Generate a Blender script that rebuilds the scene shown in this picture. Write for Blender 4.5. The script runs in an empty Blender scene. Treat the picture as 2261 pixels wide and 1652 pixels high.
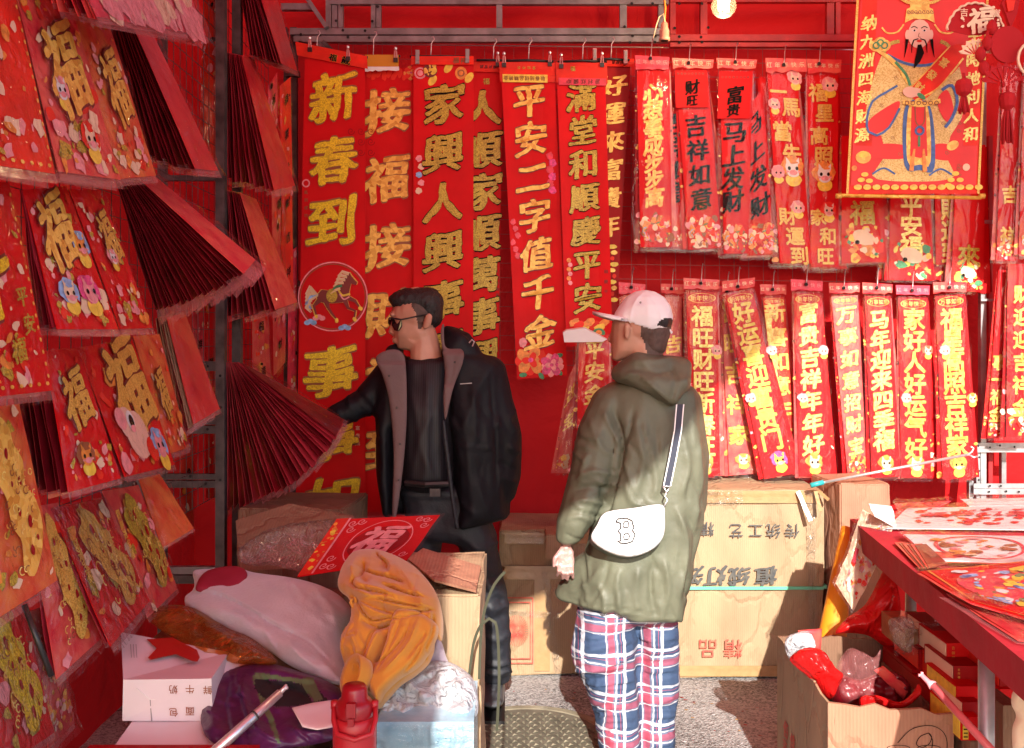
import bpy, bmesh, math, random
import numpy as np
from mathutils import Vector, Matrix, noise, geometry

random.seed(11)
RND = random.Random(5)
SC = bpy.context.scene
COL = SC.collection
R = math.radians

# ------------------------------------------------------------ camera, light
F, CX, HZ, CH = 2171.0, 1130.5, 733.0, 1.55      # focal length in picture units, centre, horizon, eye height


def W(px, py, Y):
    return Vector(((px - CX) / F * Y, Y, CH - (py - HZ) / F * Y))


def PJ(p):
    return ((p[0] / p[1]) * F + CX, HZ - (p[2] - CH) / p[1] * F)


cam = bpy.data.cameras.new('camera')
cam.sensor_width = 36
cam.lens = 36 * F / 2261
cam.shift_y = -(826 - HZ) / 2261
cam.clip_start = 0.05
cam.clip_end = 500
co = bpy.data.objects.new('camera', cam)
co.location = (0, 0, CH)
co.rotation_euler = (R(90), 0, 0)
COL.objects.link(co)
SC.camera = co

SUN_EL = 27.0
SUN_AZ = 0.0      # to the right of straight behind the camera
world = bpy.data.worlds.new('World')
SC.world = world
world.use_nodes = True
wn = world.node_tree
bg = wn.nodes['Background']
sky = wn.nodes.new('ShaderNodeTexSky')
sky.sky_type = 'NISHITA'
sky.sun_disc = False
sky.sun_elevation = R(SUN_EL)
sky.sun_rotation = math.pi - SUN_AZ
sky.air_density = 1.0
wn.links.new(sky.outputs[0], bg.inputs[0])
bg.inputs[1].default_value = 0.15
sl = bpy.data.lights.new('sun', 'SUN')
sl.energy = 4.2
sl.angle = R(0.5)
sl.color = (1.0, 0.95, 0.87)
so = bpy.data.objects.new('sun', sl)
dirv = Vector((-SUN_AZ, 1.0, -math.tan(R(SUN_EL)))).normalized()
so.rotation_euler = dirv.to_track_quat('-Z', 'Y').to_euler()
so.location = (0, -5, 8)
COL.objects.link(so)
SC.view_settings.view_transform = 'Standard'
SC.view_settings.look = 'None'
SC.view_settings.gamma = 1
SC.view_settings.use_curve_mapping = False
SC.view_settings.exposure = 1.15
SC.cycles.transparent_max_bounces = 40
SC.cycles.max_bounces = 10
SC.cycles.diffuse_bounces = 6
SC.cycles.use_denoising = True
SC.cycles.caustics_reflective = False
SC.cycles.caustics_refractive = False
SC.cycles.sample_clamp_indirect = 6


# ------------------------------------------------------------ materials
def newmat(name):
    m = bpy.data.materials.new(name)
    m.use_nodes = True
    nt = m.node_tree
    return m, nt, nt.nodes['Principled BSDF'], nt.nodes['Material Output']


def N(nt, t, **kw):
    n = nt.nodes.new('ShaderNode' + t)
    for k, v in kw.items():
        if isinstance(k, str) and hasattr(n, k):
            setattr(n, k, v)
    return n


def mk(name, col, rough=0.6, metal=0.0, var=0.12, vscale=6.0, bump=0.0, bscale=60.0, stretch=(1, 1, 1), col2=None,
       sheen=0.0, coat=0.0, bdist=0.01, spec=0.5, detail=4.0):
    m, nt, b, out = newmat(name)
    tc = N(nt, 'TexCoord')
    mp = N(nt, 'Mapping')
    mp.inputs['Scale'].default_value = stretch
    nt.links.new(tc.outputs['Object'], mp.inputs[0])
    nz = N(nt, 'TexNoise')
    nz.inputs['Scale'].default_value = vscale
    nz.inputs['Detail'].default_value = detail
    nt.links.new(mp.outputs[0], nz.inputs['Vector'])
    mr = N(nt, 'MapRange')
    mr.inputs['From Min'].default_value = 0.3
    mr.inputs['From Max'].default_value = 0.7
    nt.links.new(nz.outputs[0], mr.inputs['Value'])
    mix = N(nt, 'Mix', data_type='RGBA')
    c = list(col) + [1]
    if col2 is None:
        c1 = [x * (1 - var) for x in col] + [1]
        c2 = [min(1, x * (1 + var)) for x in col] + [1]
    else:
        c1, c2 = c, list(col2) + [1]
    mix.inputs[6].default_value = c1
    mix.inputs[7].default_value = c2
    nt.links.new(mr.outputs[0], mix.inputs[0])
    nt.links.new(mix.outputs[2], b.inputs['Base Color'])
    b.inputs['Roughness'].default_value = rough
    b.inputs['Metallic'].default_value = metal
    b.inputs['Specular IOR Level'].default_value = spec
    b.inputs['Sheen Weight'].default_value = sheen
    b.inputs['Coat Weight'].default_value = coat
    b.inputs['Coat Roughness'].default_value = 0.12
    if bump > 0:
        n2 = N(nt, 'TexNoise')
        n2.inputs['Scale'].default_value = bscale
        n2.inputs['Detail'].default_value = 5
        nt.links.new(mp.outputs[0], n2.inputs['Vector'])
        bp = N(nt, 'Bump')
        bp.inputs['Strength'].default_value = bump
        bp.inputs['Distance'].default_value = bdist
        nt.links.new(n2.outputs[0], bp.inputs['Height'])
        nt.links.new(bp.outputs[0], b.inputs['Normal'])
    return m


def glitter(name, c1, c2, scale=260, metal=0.12, rough=0.38):
    m, nt, b, out = newmat(name)
    tc = N(nt, 'TexCoord')
    vo = N(nt, 'TexVoronoi')
    vo.inputs['Scale'].default_value = scale
    nt.links.new(tc.outputs['Object'], vo.inputs['Vector'])
    nz = N(nt, 'TexNoise')
    nz.inputs['Scale'].default_value = 14
    nt.links.new(tc.outputs['Object'], nz.inputs['Vector'])
    sep = N(nt, 'SeparateColor')
    nt.links.new(vo.outputs['Color'], sep.inputs[0])
    ad = N(nt, 'Math', operation='MULTIPLY_ADD')
    nt.links.new(nz.outputs[0], ad.inputs[0])
    ad.inputs[1].default_value = 0.8
    nt.links.new(sep.outputs[0], ad.inputs[2])
    mr = N(nt, 'MapRange')
    mr.inputs['From Min'].default_value = 0.25
    mr.inputs['From Max'].default_value = 1.25
    nt.links.new(ad.outputs[0], mr.inputs['Value'])
    mix = N(nt, 'Mix', data_type='RGBA')
    mix.inputs[6].default_value = list(c1) + [1]
    mix.inputs[7].default_value = list(c2) + [1]
    nt.links.new(mr.outputs[0], mix.inputs[0])
    nt.links.new(mix.outputs[2], b.inputs['Base Color'])
    b.inputs['Metallic'].default_value = metal
    b.inputs['Roughness'].default_value = rough
    bp = N(nt, 'Bump')
    bp.inputs['Strength'].default_value = 0.6
    bp.inputs['Distance'].default_value = 0.002
    nt.links.new(sep.outputs[1], bp.inputs['Height'])
    nt.links.new(bp.outputs[0], b.inputs['Normal'])
    return m


def plastic(name, tint=(1, 1, 1), haze=0.008, gloss=0.42, rough=0.10, scale=9.0, stretch=(1, 1, 0.35), strength=0.8, hazecol=(0.9, 0.85, 0.88)):
    """clear film: transparent, a little milky, with crinkled highlights"""
    m, nt, b, out = newmat(name)
    nt.nodes.remove(b)
    tr = N(nt, 'BsdfTransparent')
    tr.inputs[0].default_value = list(tint) + [1]
    gl = N(nt, 'BsdfGlossy')
    gl.inputs['Roughness'].default_value = rough
    df = N(nt, 'BsdfDiffuse')
    df.inputs[0].default_value = list(hazecol) + [1]
    tc = N(nt, 'TexCoord')
    mp = N(nt, 'Mapping')
    mp.inputs['Scale'].default_value = stretch
    nt.links.new(tc.outputs['Object'], mp.inputs[0])
    nz = N(nt, 'TexNoise')
    nz.inputs['Scale'].default_value = scale
    nz.inputs['Detail'].default_value = 3
    nz.inputs['Distortion'].default_value = 1.2
    nt.links.new(mp.outputs[0], nz.inputs['Vector'])
    bp = N(nt, 'Bump')
    bp.inputs['Strength'].default_value = strength
    bp.inputs['Distance'].default_value = 0.03
    nt.links.new(nz.outputs[0], bp.inputs['Height'])
    nt.links.new(bp.outputs[0], gl.inputs['Normal'])
    nt.links.new(bp.outputs[0], df.inputs['Normal'])
    lw = N(nt, 'LayerWeight')
    lw.inputs[0].default_value = 0.35
    nt.links.new(bp.outputs[0], lw.inputs['Normal'])
    ma = N(nt, 'Math', operation='MULTIPLY_ADD')
    nt.links.new(lw.outputs['Fresnel'], ma.inputs[0])
    ma.inputs[1].default_value = gloss
    ma.inputs[2].default_value = 0.012
    mh = N(nt, 'MixShader')
    mh.inputs[0].default_value = haze
    nt.links.new(tr.outputs[0], mh.inputs[1])
    nt.links.new(df.outputs[0], mh.inputs[2])
    mx = N(nt, 'MixShader')
    nt.links.new(ma.outputs[0], mx.inputs[0])
    nt.links.new(mh.outputs[0], mx.inputs[1])
    nt.links.new(gl.outputs[0], mx.inputs[2])
    nt.links.new(mx.outputs[0], out.inputs['Surface'])
    return m


def tarp(name, col, tcol, fac=0.5, scale=2.2):
    m, nt, b, out = newmat(name)
    tc = N(nt, 'TexCoord')
    nz = N(nt, 'TexNoise')
    nz.inputs['Scale'].default_value = scale
    nz.inputs['Detail'].default_value = 6
    nz.inputs['Distortion'].default_value = 0.8
    nt.links.new(tc.outputs['Object'], nz.inputs['Vector'])
    bp = N(nt, 'Bump')
    bp.inputs['Strength'].default_value = 0.8
    bp.inputs['Distance'].default_value = 0.12
    nt.links.new(nz.outputs[0], bp.inputs['Height'])
    nt.links.new(bp.outputs[0], b.inputs['Normal'])
    mix = N(nt, 'Mix', data_type='RGBA')
    mix.inputs[6].default_value = [c * 0.75 for c in col] + [1]
    mix.inputs[7].default_value = [min(1, c * 1.2) for c in col] + [1]
    nt.links.new(nz.outputs[0], mix.inputs[0])
    nt.links.new(mix.outputs[2], b.inputs['Base Color'])
    b.inputs['Roughness'].default_value = 0.7
    b.inputs['Specular IOR Level'].default_value = 0.2
    tl = N(nt, 'BsdfTranslucent')
    tl.inputs[0].default_value = list(tcol) + [1]
    mx = N(nt, 'MixShader')
    mx.inputs[0].default_value = fac
    nt.links.new(b.outputs[0], mx.inputs[1])
    nt.links.new(tl.outputs[0], mx.inputs[2])
    nt.links.new(mx.outputs[0], out.inputs['Surface'])
    return m


def cardboard(name, col, axis=0):
    m, nt, b, out = newmat(name)
    tc = N(nt, 'TexCoord')
    wv = N(nt, 'TexWave', wave_type='BANDS', bands_direction='XYZ'[axis])
    wv.inputs['Scale'].default_value = 34
    wv.inputs['Distortion'].default_value = 0.6
    wv.inputs['Detail'].default_value = 1
    nt.links.new(tc.outputs['Object'], wv.inputs['Vector'])
    nz = N(nt, 'TexNoise')
    nz.inputs['Scale'].default_value = 5
    nz.inputs['Detail'].default_value = 7
    mp = N(nt, 'Mapping')
    mp.inputs['Scale'].default_value = (1.5, 1.5, 0.5)
    nt.links.new(tc.outputs['Object'], mp.inputs[0])
    nt.links.new(mp.outputs[0], nz.inputs['Vector'])
    mix = N(nt, 'Mix', data_type='RGBA')
    mix.inputs[6].default_value = [c * 0.55 for c in col] + [1]
    mix.inputs[7].default_value = [c * 1.3 for c in col] + [1]
    nt.links.new(nz.outputs[0], mix.inputs[0])
    mx2 = N(nt, 'Mix', data_type='RGBA', blend_type='MULTIPLY')
    mx2.inputs[0].default_value = 0.09
    nt.links.new(mix.outputs[2], mx2.inputs[6])
    nt.links.new(wv.outputs['Color'], mx2.inputs[7])
    nt.links.new(mx2.outputs[2], b.inputs['Base Color'])
    b.inputs['Roughness'].default_value = 0.8
    ad = N(nt, 'Math', operation='MULTIPLY_ADD')
    nt.links.new(wv.outputs['Fac'], ad.inputs[0])
    ad.inputs[1].default_value = 0.035
    vc = N(nt, 'TexVoronoi', feature='DISTANCE_TO_EDGE')
    vc.inputs['Scale'].default_value = 3.2
    dn = N(nt, 'VectorMath', operation='SCALE')
    nt.links.new(nz.outputs['Color'], dn.inputs[0])
    dn.inputs['Scale'].default_value = 0.35
    av = N(nt, 'VectorMath', operation='ADD')
    nt.links.new(tc.outputs['Object'], av.inputs[0])
    nt.links.new(dn.outputs[0], av.inputs[1])
    nt.links.new(av.outputs[0], vc.inputs['Vector'])
    ms = N(nt, 'MapRange')
    nt.links.new(vc.outputs['Distance'], ms.inputs['Value'])
    ms.inputs['From Max'].default_value = 0.07
    ms.inputs['To Max'].default_value = 0.35
    a2 = N(nt, 'Math', operation='ADD')
    nt.links.new(nz.outputs[0], a2.inputs[0])
    nt.links.new(ms.outputs[0], a2.inputs[1])
    nt.links.new(a2.outputs[0], ad.inputs[2])
    bp = N(nt, 'Bump')
    bp.inputs['Strength'].default_value = 0.55
    bp.inputs['Distance'].default_value = 0.03
    nt.links.new(ad.outputs[0], bp.inputs['Height'])
    nt.links.new(bp.outputs[0], b.inputs['Normal'])
    return m


def emis(name, col, s):
    m, nt, b, out = newmat(name)
    b.inputs['Emission Color'].default_value = list(col) + [1]
    b.inputs['Emission Strength'].default_value = s
    b.inputs['Base Color'].default_value = list(col) + [1]
    return m


M = {}
M['red'] = mk('red paper', (0.64, 0.003, 0.006), 0.6, var=0.14, vscale=5, bump=0.12, bscale=9, bdist=0.03, spec=0.2)
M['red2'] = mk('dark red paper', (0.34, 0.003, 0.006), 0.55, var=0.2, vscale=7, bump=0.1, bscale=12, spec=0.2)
M['redor'] = mk('orange red card', (0.78, 0.028, 0.012), 0.5, var=0.2, vscale=12, spec=0.25)
M['pink'] = mk('pink red card', (0.75, 0.04, 0.08), 0.45, var=0.3, vscale=25)
M['crimson'] = mk('crimson pattern card', (0.62, 0.012, 0.035), 0.4, col2=(0.75, 0.13, 0.09), vscale=22, detail=6)
M['fanface'] = mk('glossy fan face', (0.44, 0.006, 0.02), 0.3, col2=(0.64, 0.05, 0.045), vscale=9, detail=8, coat=0.5)
M['orpat'] = mk('orange patterned card', (0.62, 0.02, 0.015), 0.4, col2=(0.72, 0.2, 0.05), vscale=16, detail=7)
M['gold'] = glitter('gold glitter', (0.50, 0.34, 0.01), (1.0, 0.80, 0.03))
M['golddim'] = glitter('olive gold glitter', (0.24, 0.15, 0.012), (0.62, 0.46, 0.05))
M['goldor'] = glitter('orange gold foil', (0.62, 0.25, 0.02), (0.95, 0.62, 0.12), scale=60)
M['goldcard'] = glitter('embossed gold card', (0.52, 0.26, 0.03), (0.88, 0.55, 0.11), scale=330)
M['goldlight'] = glitter('bright gold foil', (0.7, 0.45, 0.05), (1.0, 0.85, 0.25), scale=120)
M['cream'] = mk('cream print', (0.85, 0.62, 0.42), 0.5)
M['ink'] = mk('black ink', (0.010, 0.006, 0.006), 0.7, spec=0.1)
M['inkgrey'] = mk('grey box ink', (0.05, 0.055, 0.06), 0.7, col2=(0.12, 0.11, 0.09), vscale=30)
M['inkred'] = mk('red box ink', (0.52, 0.05, 0.04), 0.7, col2=(0.6, 0.16, 0.09), vscale=30)
M['darkline'] = mk('dark red outline print', (0.16, 0.012, 0.01), 0.5)
M['brown'] = mk('brown print', (0.30, 0.09, 0.03), 0.5)
M['orange'] = mk('orange print', (0.85, 0.27, 0.04), 0.5, var=0.3, vscale=60)
M['yellow'] = mk('yellow print', (0.88, 0.6, 0.06), 0.45, var=0.2, vscale=50)
M['blue'] = mk('blue print', (0.05, 0.13, 0.38), 0.5, var=0.3, vscale=60)
M['lblue'] = mk('light blue print', (0.25, 0.45, 0.75), 0.5, var=0.3, vscale=60)
M['green'] = mk('green print', (0.05, 0.26, 0.10), 0.5, var=0.3, vscale=60)
M['magenta'] = mk('magenta print', (0.78, 0.06, 0.25), 0.5, var=0.4, vscale=70)
M['pinkpr'] = mk('pink print', (0.85, 0.30, 0.33), 0.5, var=0.2, vscale=50)
M['white'] = mk('white card', (0.82, 0.80, 0.79), 0.6, var=0.05)
M['facepr'] = mk('pale skin print', (0.85, 0.52, 0.40), 0.5, var=0.08)
M['steel'] = mk('grey galvanised steel', (0.20, 0.18, 0.185), 0.45, metal=0.45, var=0.3, vscale=14, bump=0.1, bscale=80)
M['steel2'] = mk('bright galvanised steel', (0.42, 0.42, 0.43), 0.4, metal=0.55, var=0.25, vscale=14)
M['steelred'] = mk('red painted steel', (0.40, 0.012, 0.015), 0.5, var=0.3, vscale=10)
M['steeldk'] = mk('dark rusty steel', (0.075, 0.06, 0.06), 0.5, metal=0.4, var=0.5, vscale=18)
M['wire'] = mk('zinc wire', (0.62, 0.50, 0.50), 0.35, metal=0.6)
M['gridwire'] = mk('dull grid wire', (0.22, 0.05, 0.05), 0.5, metal=0.3)
M['chrome'] = mk('polished steel rod', (0.78, 0.77, 0.79), 0.28, metal=0.75, var=0.05)
M['gridwire2'] = None
M['hole'] = mk('painted hole dark', (0.01, 0.008, 0.008), 0.9)
M['black'] = mk('black plastic', (0.015, 0.014, 0.015), 0.35)
M['greyplas'] = mk('grey clip plastic', (0.30, 0.28, 0.28), 0.4)
M['pinkclip'] = mk('pink clip plastic', (0.62, 0.25, 0.25), 0.35)
M['wallred'] = tarp('red cloth wall', (0.62, 0.010, 0.012), (0.6, 0.02, 0.02), 0.12, 1.6)
M['roofred'] = tarp('translucent red tarp', (0.55, 0.05, 0.05), (0.85, 0.12, 0.13), 0.5, 1.5)
M['film'] = plastic('clear film')
M['filmup'] = plastic('smooth clear film', haze=0.0, gloss=0.09, rough=0.05, strength=0.5)
M['film2'] = plastic('crinkled clear film', haze=0.02, gloss=0.6, rough=0.12, scale=26, stretch=(1, 1, 0.5), strength=1.0)
M['filmpink'] = plastic('pinkish clear film', haze=0.10, gloss=0.22, rough=0.15, scale=5, strength=0.15, stretch=(1, 1, 1), hazecol=(0.9, 0.35, 0.35))
M['amber'] = plastic('amber film', tint=(0.95, 0.6, 0.28), haze=0.12, gloss=0.7, rough=0.10, scale=16, hazecol=(0.65, 0.25, 0.05))
M['card'] = cardboard('corrugated cardboard', (0.42, 0.285, 0.165))
M['cardshade'] = cardboard('cardboard with painted shade', (0.25, 0.13, 0.075))  # darker brown; shade of box insides and rear cartons put into the colour
M['cardpink'] = cardboard('reddish cardboard', (0.42, 0.20, 0.12))
M['tape'] = mk('brown packing tape', (0.40, 0.24, 0.11), 0.25, var=0.1, coat=0.5, vscale=30, bump=0.3, bscale=30)
M['strapgreen'] = mk('green packing strap', (0.14, 0.55, 0.34), 0.35)
M['strapolive'] = mk('olive packing strap', (0.05, 0.05, 0.03), 0.6, spec=0.2)


# ------------------------------------------------------------ object helpers
def link(o, parent=None):
    COL.objects.link(o)
    if parent is not None:
        o.parent = parent
    return o


def tag(o, label, cat, group=None, kind=None):
    if label:
        o['label'] = label
    if cat:
        o['category'] = cat
    if group:
        o['group'] = group
    if kind:
        o['kind'] = kind
    return o


def thing(name, label, cat, loc, group=None):
    o = bpy.data.objects.new(name, None)
    o.location = loc
    o.empty_display_size = 0.1
    COL.objects.link(o)
    return tag(o, label, cat, group)


class MB:
    """collects world-space polygons and links them as one mesh object"""

    def __init__(s):
        s.v, s.f, s.m, s.mats = [], [], [], []

    def mi(s, mat):
        if mat not in s.mats:
            s.mats.append(mat)
        return s.mats.index(mat)

    def add(s, verts, faces, mat):
        b = len(s.v)
        s.v += [tuple(v) for v in verts]
        s.f += [tuple(i + b for i in f) for f in faces]
        s.m += [s.mi(mat)] * len(faces)

    def box8(s, c, mat):
        """eight corners: bottom four (ccw) then top four"""
        s.add(c, [(3, 2, 1, 0), (4, 5, 6, 7), (0, 1, 5, 4), (1, 2, 6, 5), (2, 3, 7, 6), (3, 0, 4, 7)], mat)

    def box(s, a, b, mat):
        x0, y0, z0 = a
        x1, y1, z1 = b
        s.box8([(x0, y0, z0), (x1, y0, z0), (x1, y1, z0), (x0, y1, z0), (x0, y0, z1), (x1, y0, z1), (x1, y1, z1), (x0, y1, z1)], mat)

    def beam(s, p, q, w, d, mat, up=(0, 0, 1)):
        p, q = Vector(p), Vector(q)
        t = (q - p).normalized()
        u = Vector(up)
        if abs(t.dot(u)) > 0.95:
            u = Vector((1, 0, 0))
        a = t.cross(u).normalized()
        b = a.cross(t).normalized()
        c = []
        for o in (p, q):
            for sa, sb in ((-1, -1), (1, -1), (1, 1), (-1, 1)):
                c.append(o + a * sa * d / 2 + b * sb * w / 2)
        s.box8(c, mat)

    def tube(s, pts, r, mat, n=8, cap=True):
        pts = [Vector(p) for p in pts]
        rs = r if isinstance(r, (list, tuple)) else [r] * len(pts)
        vs, fs = [], []
        a = None
        for i, p in enumerate(pts):
            t = (pts[min(i + 1, len(pts) - 1)] - pts[max(i - 1, 0)])
            if t.length < 1e-9:
                t = Vector((0, 0, 1))
            t.normalize()
            if a is None:
                a = t.orthogonal().normalized()
            else:
                a = (a - t * a.dot(t))
                a = a.normalized() if a.length > 1e-6 else t.orthogonal().normalized()
            b = t.cross(a)
            for k in range(n):
                th = 2 * math.pi * k / n
                vs.append(p + (a * math.cos(th) + b * math.sin(th)) * rs[i])
        for i in range(len(pts) - 1):
            for k in range(n):
                k2 = (k + 1) % n
                fs.append((i * n + k, i * n + k2, (i + 1) * n + k2, (i + 1) * n + k))
        if cap:
            fs.append(tuple(reversed(range(n))))
            fs.append(tuple((len(pts) - 1) * n + k for k in range(n)))
        s.add(vs, fs, mat)

    def lathe(s, base, prof, mat, n=20, axis=(0, 0, 1)):
        ax = Vector(axis).normalized()
        a = ax.orthogonal().normalized()
        b = ax.cross(a)
        vs, fs = [], []
        for (r, h) in prof:
            for k in range(n):
                th = 2 * math.pi * k / n
                vs.append(Vector(base) + ax * h + (a * math.cos(th) + b * math.sin(th)) * r)
        for i in range(len(prof) - 1):
            for k in range(n):
                k2 = (k + 1) % n
                fs.append((i * n + k, i * n + k2, (i + 1) * n + k2, (i + 1) * n + k))
        fs.append(tuple(reversed(range(n))))
        fs.append(tuple((len(prof) - 1) * n + k for k in range(n)))
        s.add(vs, fs, mat)

    def build(s, name, parent=None, smooth=False, auto=None):
        me = bpy.data.meshes.new(name)
        o = bpy.data.objects.new(name, me)
        org = parent_loc(parent)
        if parent is None and s.v:
            a = np.array(s.v)
            lo, hi = a.min(0), a.max(0)
            org = Vector(((lo[0] + hi[0]) / 2, (lo[1] + hi[1]) / 2, lo[2]))
            o.location = org
        me.from_pydata([(v[0] - org[0], v[1] - org[1], v[2] - org[2]) for v in s.v], [], s.f)
        for m in s.mats:
            me.materials.append(m)
        me.polygons.foreach_set('material_index', s.m)
        if smooth:
            me.polygons.foreach_set('use_smooth', [True] * len(s.f))
        me.update()
        link(o, parent)
        return o


def parent_loc(p):
    l = Vector((0, 0, 0))
    while p is not None:
        l = l + Vector(p.location)
        p = p.parent
    return l


# ------------------------------------------------------------ lettering
_G = {}


def glyph(ch, style='brush'):
    key = (ch, style)
    if key in _G:
        return _G[key]
    cu = bpy.data.curves.new('lettering', 'FONT')
    cu.body = ch
    cu.resolution_u = 2 if not ch.isascii() else 4
    ob = bpy.data.objects.new('lettering', cu)
    COL.objects.link(ob)
    me = ob.to_mesh()
    bm = bmesh.new()
    bm.from_mesh(me)
    ob.to_mesh_clear()
    bpy.data.objects.remove(ob)
    if style in ('brush', 'outline'):
        for it in range(2):
            es = [e for e in bm.edges if e.calc_length() > 0.10]
            if es:
                bmesh.ops.subdivide_edges(bm, edges=es, cuts=1)
    vs = np.array([v.co[:2] for v in bm.verts]) if len(bm.verts) else np.zeros((0, 2))
    if not ch.isascii():
        vs = vs - np.array([0.5, 0.38])
    elif len(vs):
        vs = vs - (vs.max(0) + vs.min(0)) / 2
    if style in ('brush', 'outline', 'round'):
        k = 1.0 if style != 'round' else 0.25
        sd = ord(ch) * 0.37
        for i in range(len(vs)):
            x, y = vs[i]
            n1 = noise.noise_vector(Vector((x * 2.2, y * 2.2, sd)))
            n2 = noise.noise_vector(Vector((x * 11, y * 11, sd)))
            vs[i, 0] = x + k * (0.055 * n1[0] + 0.026 * n2[0]) + (0.06 * y if k == 1 else 0)
            vs[i, 1] = y + k * (0.055 * n1[1] + 0.026 * n2[1]) + (0.16 * x if k == 1 else 0)
    fs = [tuple(v.index for v in f.verts) for f in bm.faces]
    bm.free()
    # thicken by stacking shifted copies, each a hair above the last
    r, k = {'brush': (0.030, 7), 'round': (0.030, 6), 'plain': (0.010, 2), 'outline': (0.044, 8), 'thin': (0, 1)}[style]
    V, FS, Z = [], [], []
    for c in range(k):
        if k == 1:
            dx = dy = 0.0
        else:
            a = 0.6 + 6.2832 * c / k
            q = (0.8, 1.15) if style != 'brush' else (1.25, 0.62)
            dx, dy = r * math.cos(a) * q[0], r * math.sin(a) * q[1]
        b = len(V)
        for (x, y) in vs:
            V.append((x + dx, y + dy))
            Z.append(c * 0.00009)
        FS += [tuple(i + b for i in f) for f in fs]
    _G[key] = (V, FS, Z)
    return _G[key]


class Sheet:
    """a slightly curved rectangular sheet; x runs 0..1 across, y 0..(h/w) down"""

    def __init__(s, quad, Y=None, amp=0.0025, freq=1.3, curl=0.0, seed=0, world=False):
        if world:
            s.c = [Vector(q) for q in quad]
        else:
            ys = Y if isinstance(Y, (list, tuple)) else [Y] * 4
            s.c = [W(q[0], q[1], y) for q, y in zip(quad, ys)]
        TL, TR, BR, BL = s.c
        s.w = ((TR - TL).length + (BR - BL).length) / 2
        s.h = ((BL - TL).length + (BR - TR).length) / 2
        s.n = ((BL - TL).cross(TR - TL) * -1).normalized()
        s.n = ((TR - TL) + (BR - BL)).cross((BL - TL) + (BR - TR)).normalized() * -1
        mid = (TL + TR + BR + BL) / 4
        if s.n.dot(Vector((0, 0, CH)) - mid) < 0:
            s.n = -s.n
        s.amp, s.freq, s.curl, s.seed = amp, freq, curl, seed * 1.7
        s.asp = s.h / s.w

    def uv(s, u, v, off=0.0):
        TL, TR, BR, BL = s.c
        p = TL * ((1 - u) * (1 - v)) + TR * (u * (1 - v)) + BR * (u * v) + BL * ((1 - u) * v)
        r = s.amp * (math.sin(6.283 * s.freq * v + s.seed) * 0.7 + math.sin(6.283 * s.freq * 2.3 * v + 3 * u + s.seed * 2) * 0.35) * min(1, v * 4 + 0.15)
        r += s.curl * ((u - 0.5) ** 2 * 4) * (0.3 + v)
        return p + s.n * (off + r)

    def p(s, x, y, off=0.0):
        return s.uv(x, y / s.asp, off)

    def ip(s, px, py):
        u = v = 0.5
        for it in range(6):
            a = PJ(s.uv(u, v))
            b = PJ(s.uv(u + 0.01, v))
            c = PJ(s.uv(u, v + 0.01))
            j = np.array([[(b[0] - a[0]) / 0.01, (c[0] - a[0]) / 0.01], [(b[1] - a[1]) / 0.01, (c[1] - a[1]) / 0.01]])
            try:
                d = np.linalg.solve(j, np.array([px - a[0], py - a[1]]))
            except np.linalg.LinAlgError:
                break
            u += float(np.clip(d[0], -1, 1))
            v += float(np.clip(d[1], -1, 1))
        return u, v * s.asp

    def px(s, n):
        """picture units at the sheet's depth -> sheet units"""
        mid = (s.c[0] + s.c[2]) / 2
        return n * mid[1] / F / s.w

    def grid(s, mb, mat, nu=4, nv=14, th=0.0012, u0=0, u1=1, v0=0, v1=1, off=0.0, jag=0.0):
        vs, fs = [], []
        for side in (0, 1):
            for j in range(nv + 1):
                for i in range(nu + 1):
                    u = u0 + (u1 - u0) * i / nu
                    v = v0 + (v1 - v0) * j / nv
                    if jag and j == nv:
                        v += jag * (RND.random() - 0.5)
                    vs.append(s.uv(u, v, off - side * th))
        K = (nu + 1) * (nv + 1)
        for j in range(nv):
            for i in range(nu):
                a = j * (nu + 1) + i
                q = (a, a + nu + 1, a + nu + 2, a + 1)
                fs.append(q)
                fs.append(tuple(K + x for x in reversed(q)))
        ring = [i for i in range(nu + 1)] + [j * (nu + 1) + nu for j in range(1, nv + 1)] + \
               [nv * (nu + 1) + i for i in range(nu - 1, -1, -1)] + [j * (nu + 1) for j in range(nv - 1, 0, -1)]
        for k in range(len(ring)):
            a, b = ring[k], ring[(k + 1) % len(ring)]
            fs.append((a, b, K + b, K + a))
        mb.add(vs, fs, mat)

    def film(s, parent, mat, u0=-0.05, u1=1.05, v0=-0.01, v1=1.02, off=0.008, crinkle=0.004, nu=8, nv=26, name='plastic_sleeve', jag=0.0):
        mb = MB()
        vs, fs = [], []
        sd = RND.random() * 50
        for j in range(nv + 1):
            for i in range(nu + 1):
                a, b = i / nu, j / nv
                u = u0 + (u1 - u0) * a
                v = v0 + (v1 - v0) * b
                if j == nv:
                    v += jag * (RND.random() - 0.3)
                nn = noise.noise(Vector((u * 3, v * 9 * s.asp / 4, sd))) * crinkle * 1.6 + noise.noise(Vector((u * 8, v * 20, sd))) * crinkle
                e = 0 if (0 < i < nu) else 1
                vs.append(s.uv(u, v, (off if not e else 0.001) + abs(nn) + (0.0015)))
        for j in range(nv):
            for i in range(nu):
                a = j * (nu + 1) + i
                fs.append((a, a + nu + 1, a + nu + 2, a + 1))
        mb.add(vs, fs, mat)
        return mb.build(name, parent, smooth=True)


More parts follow.
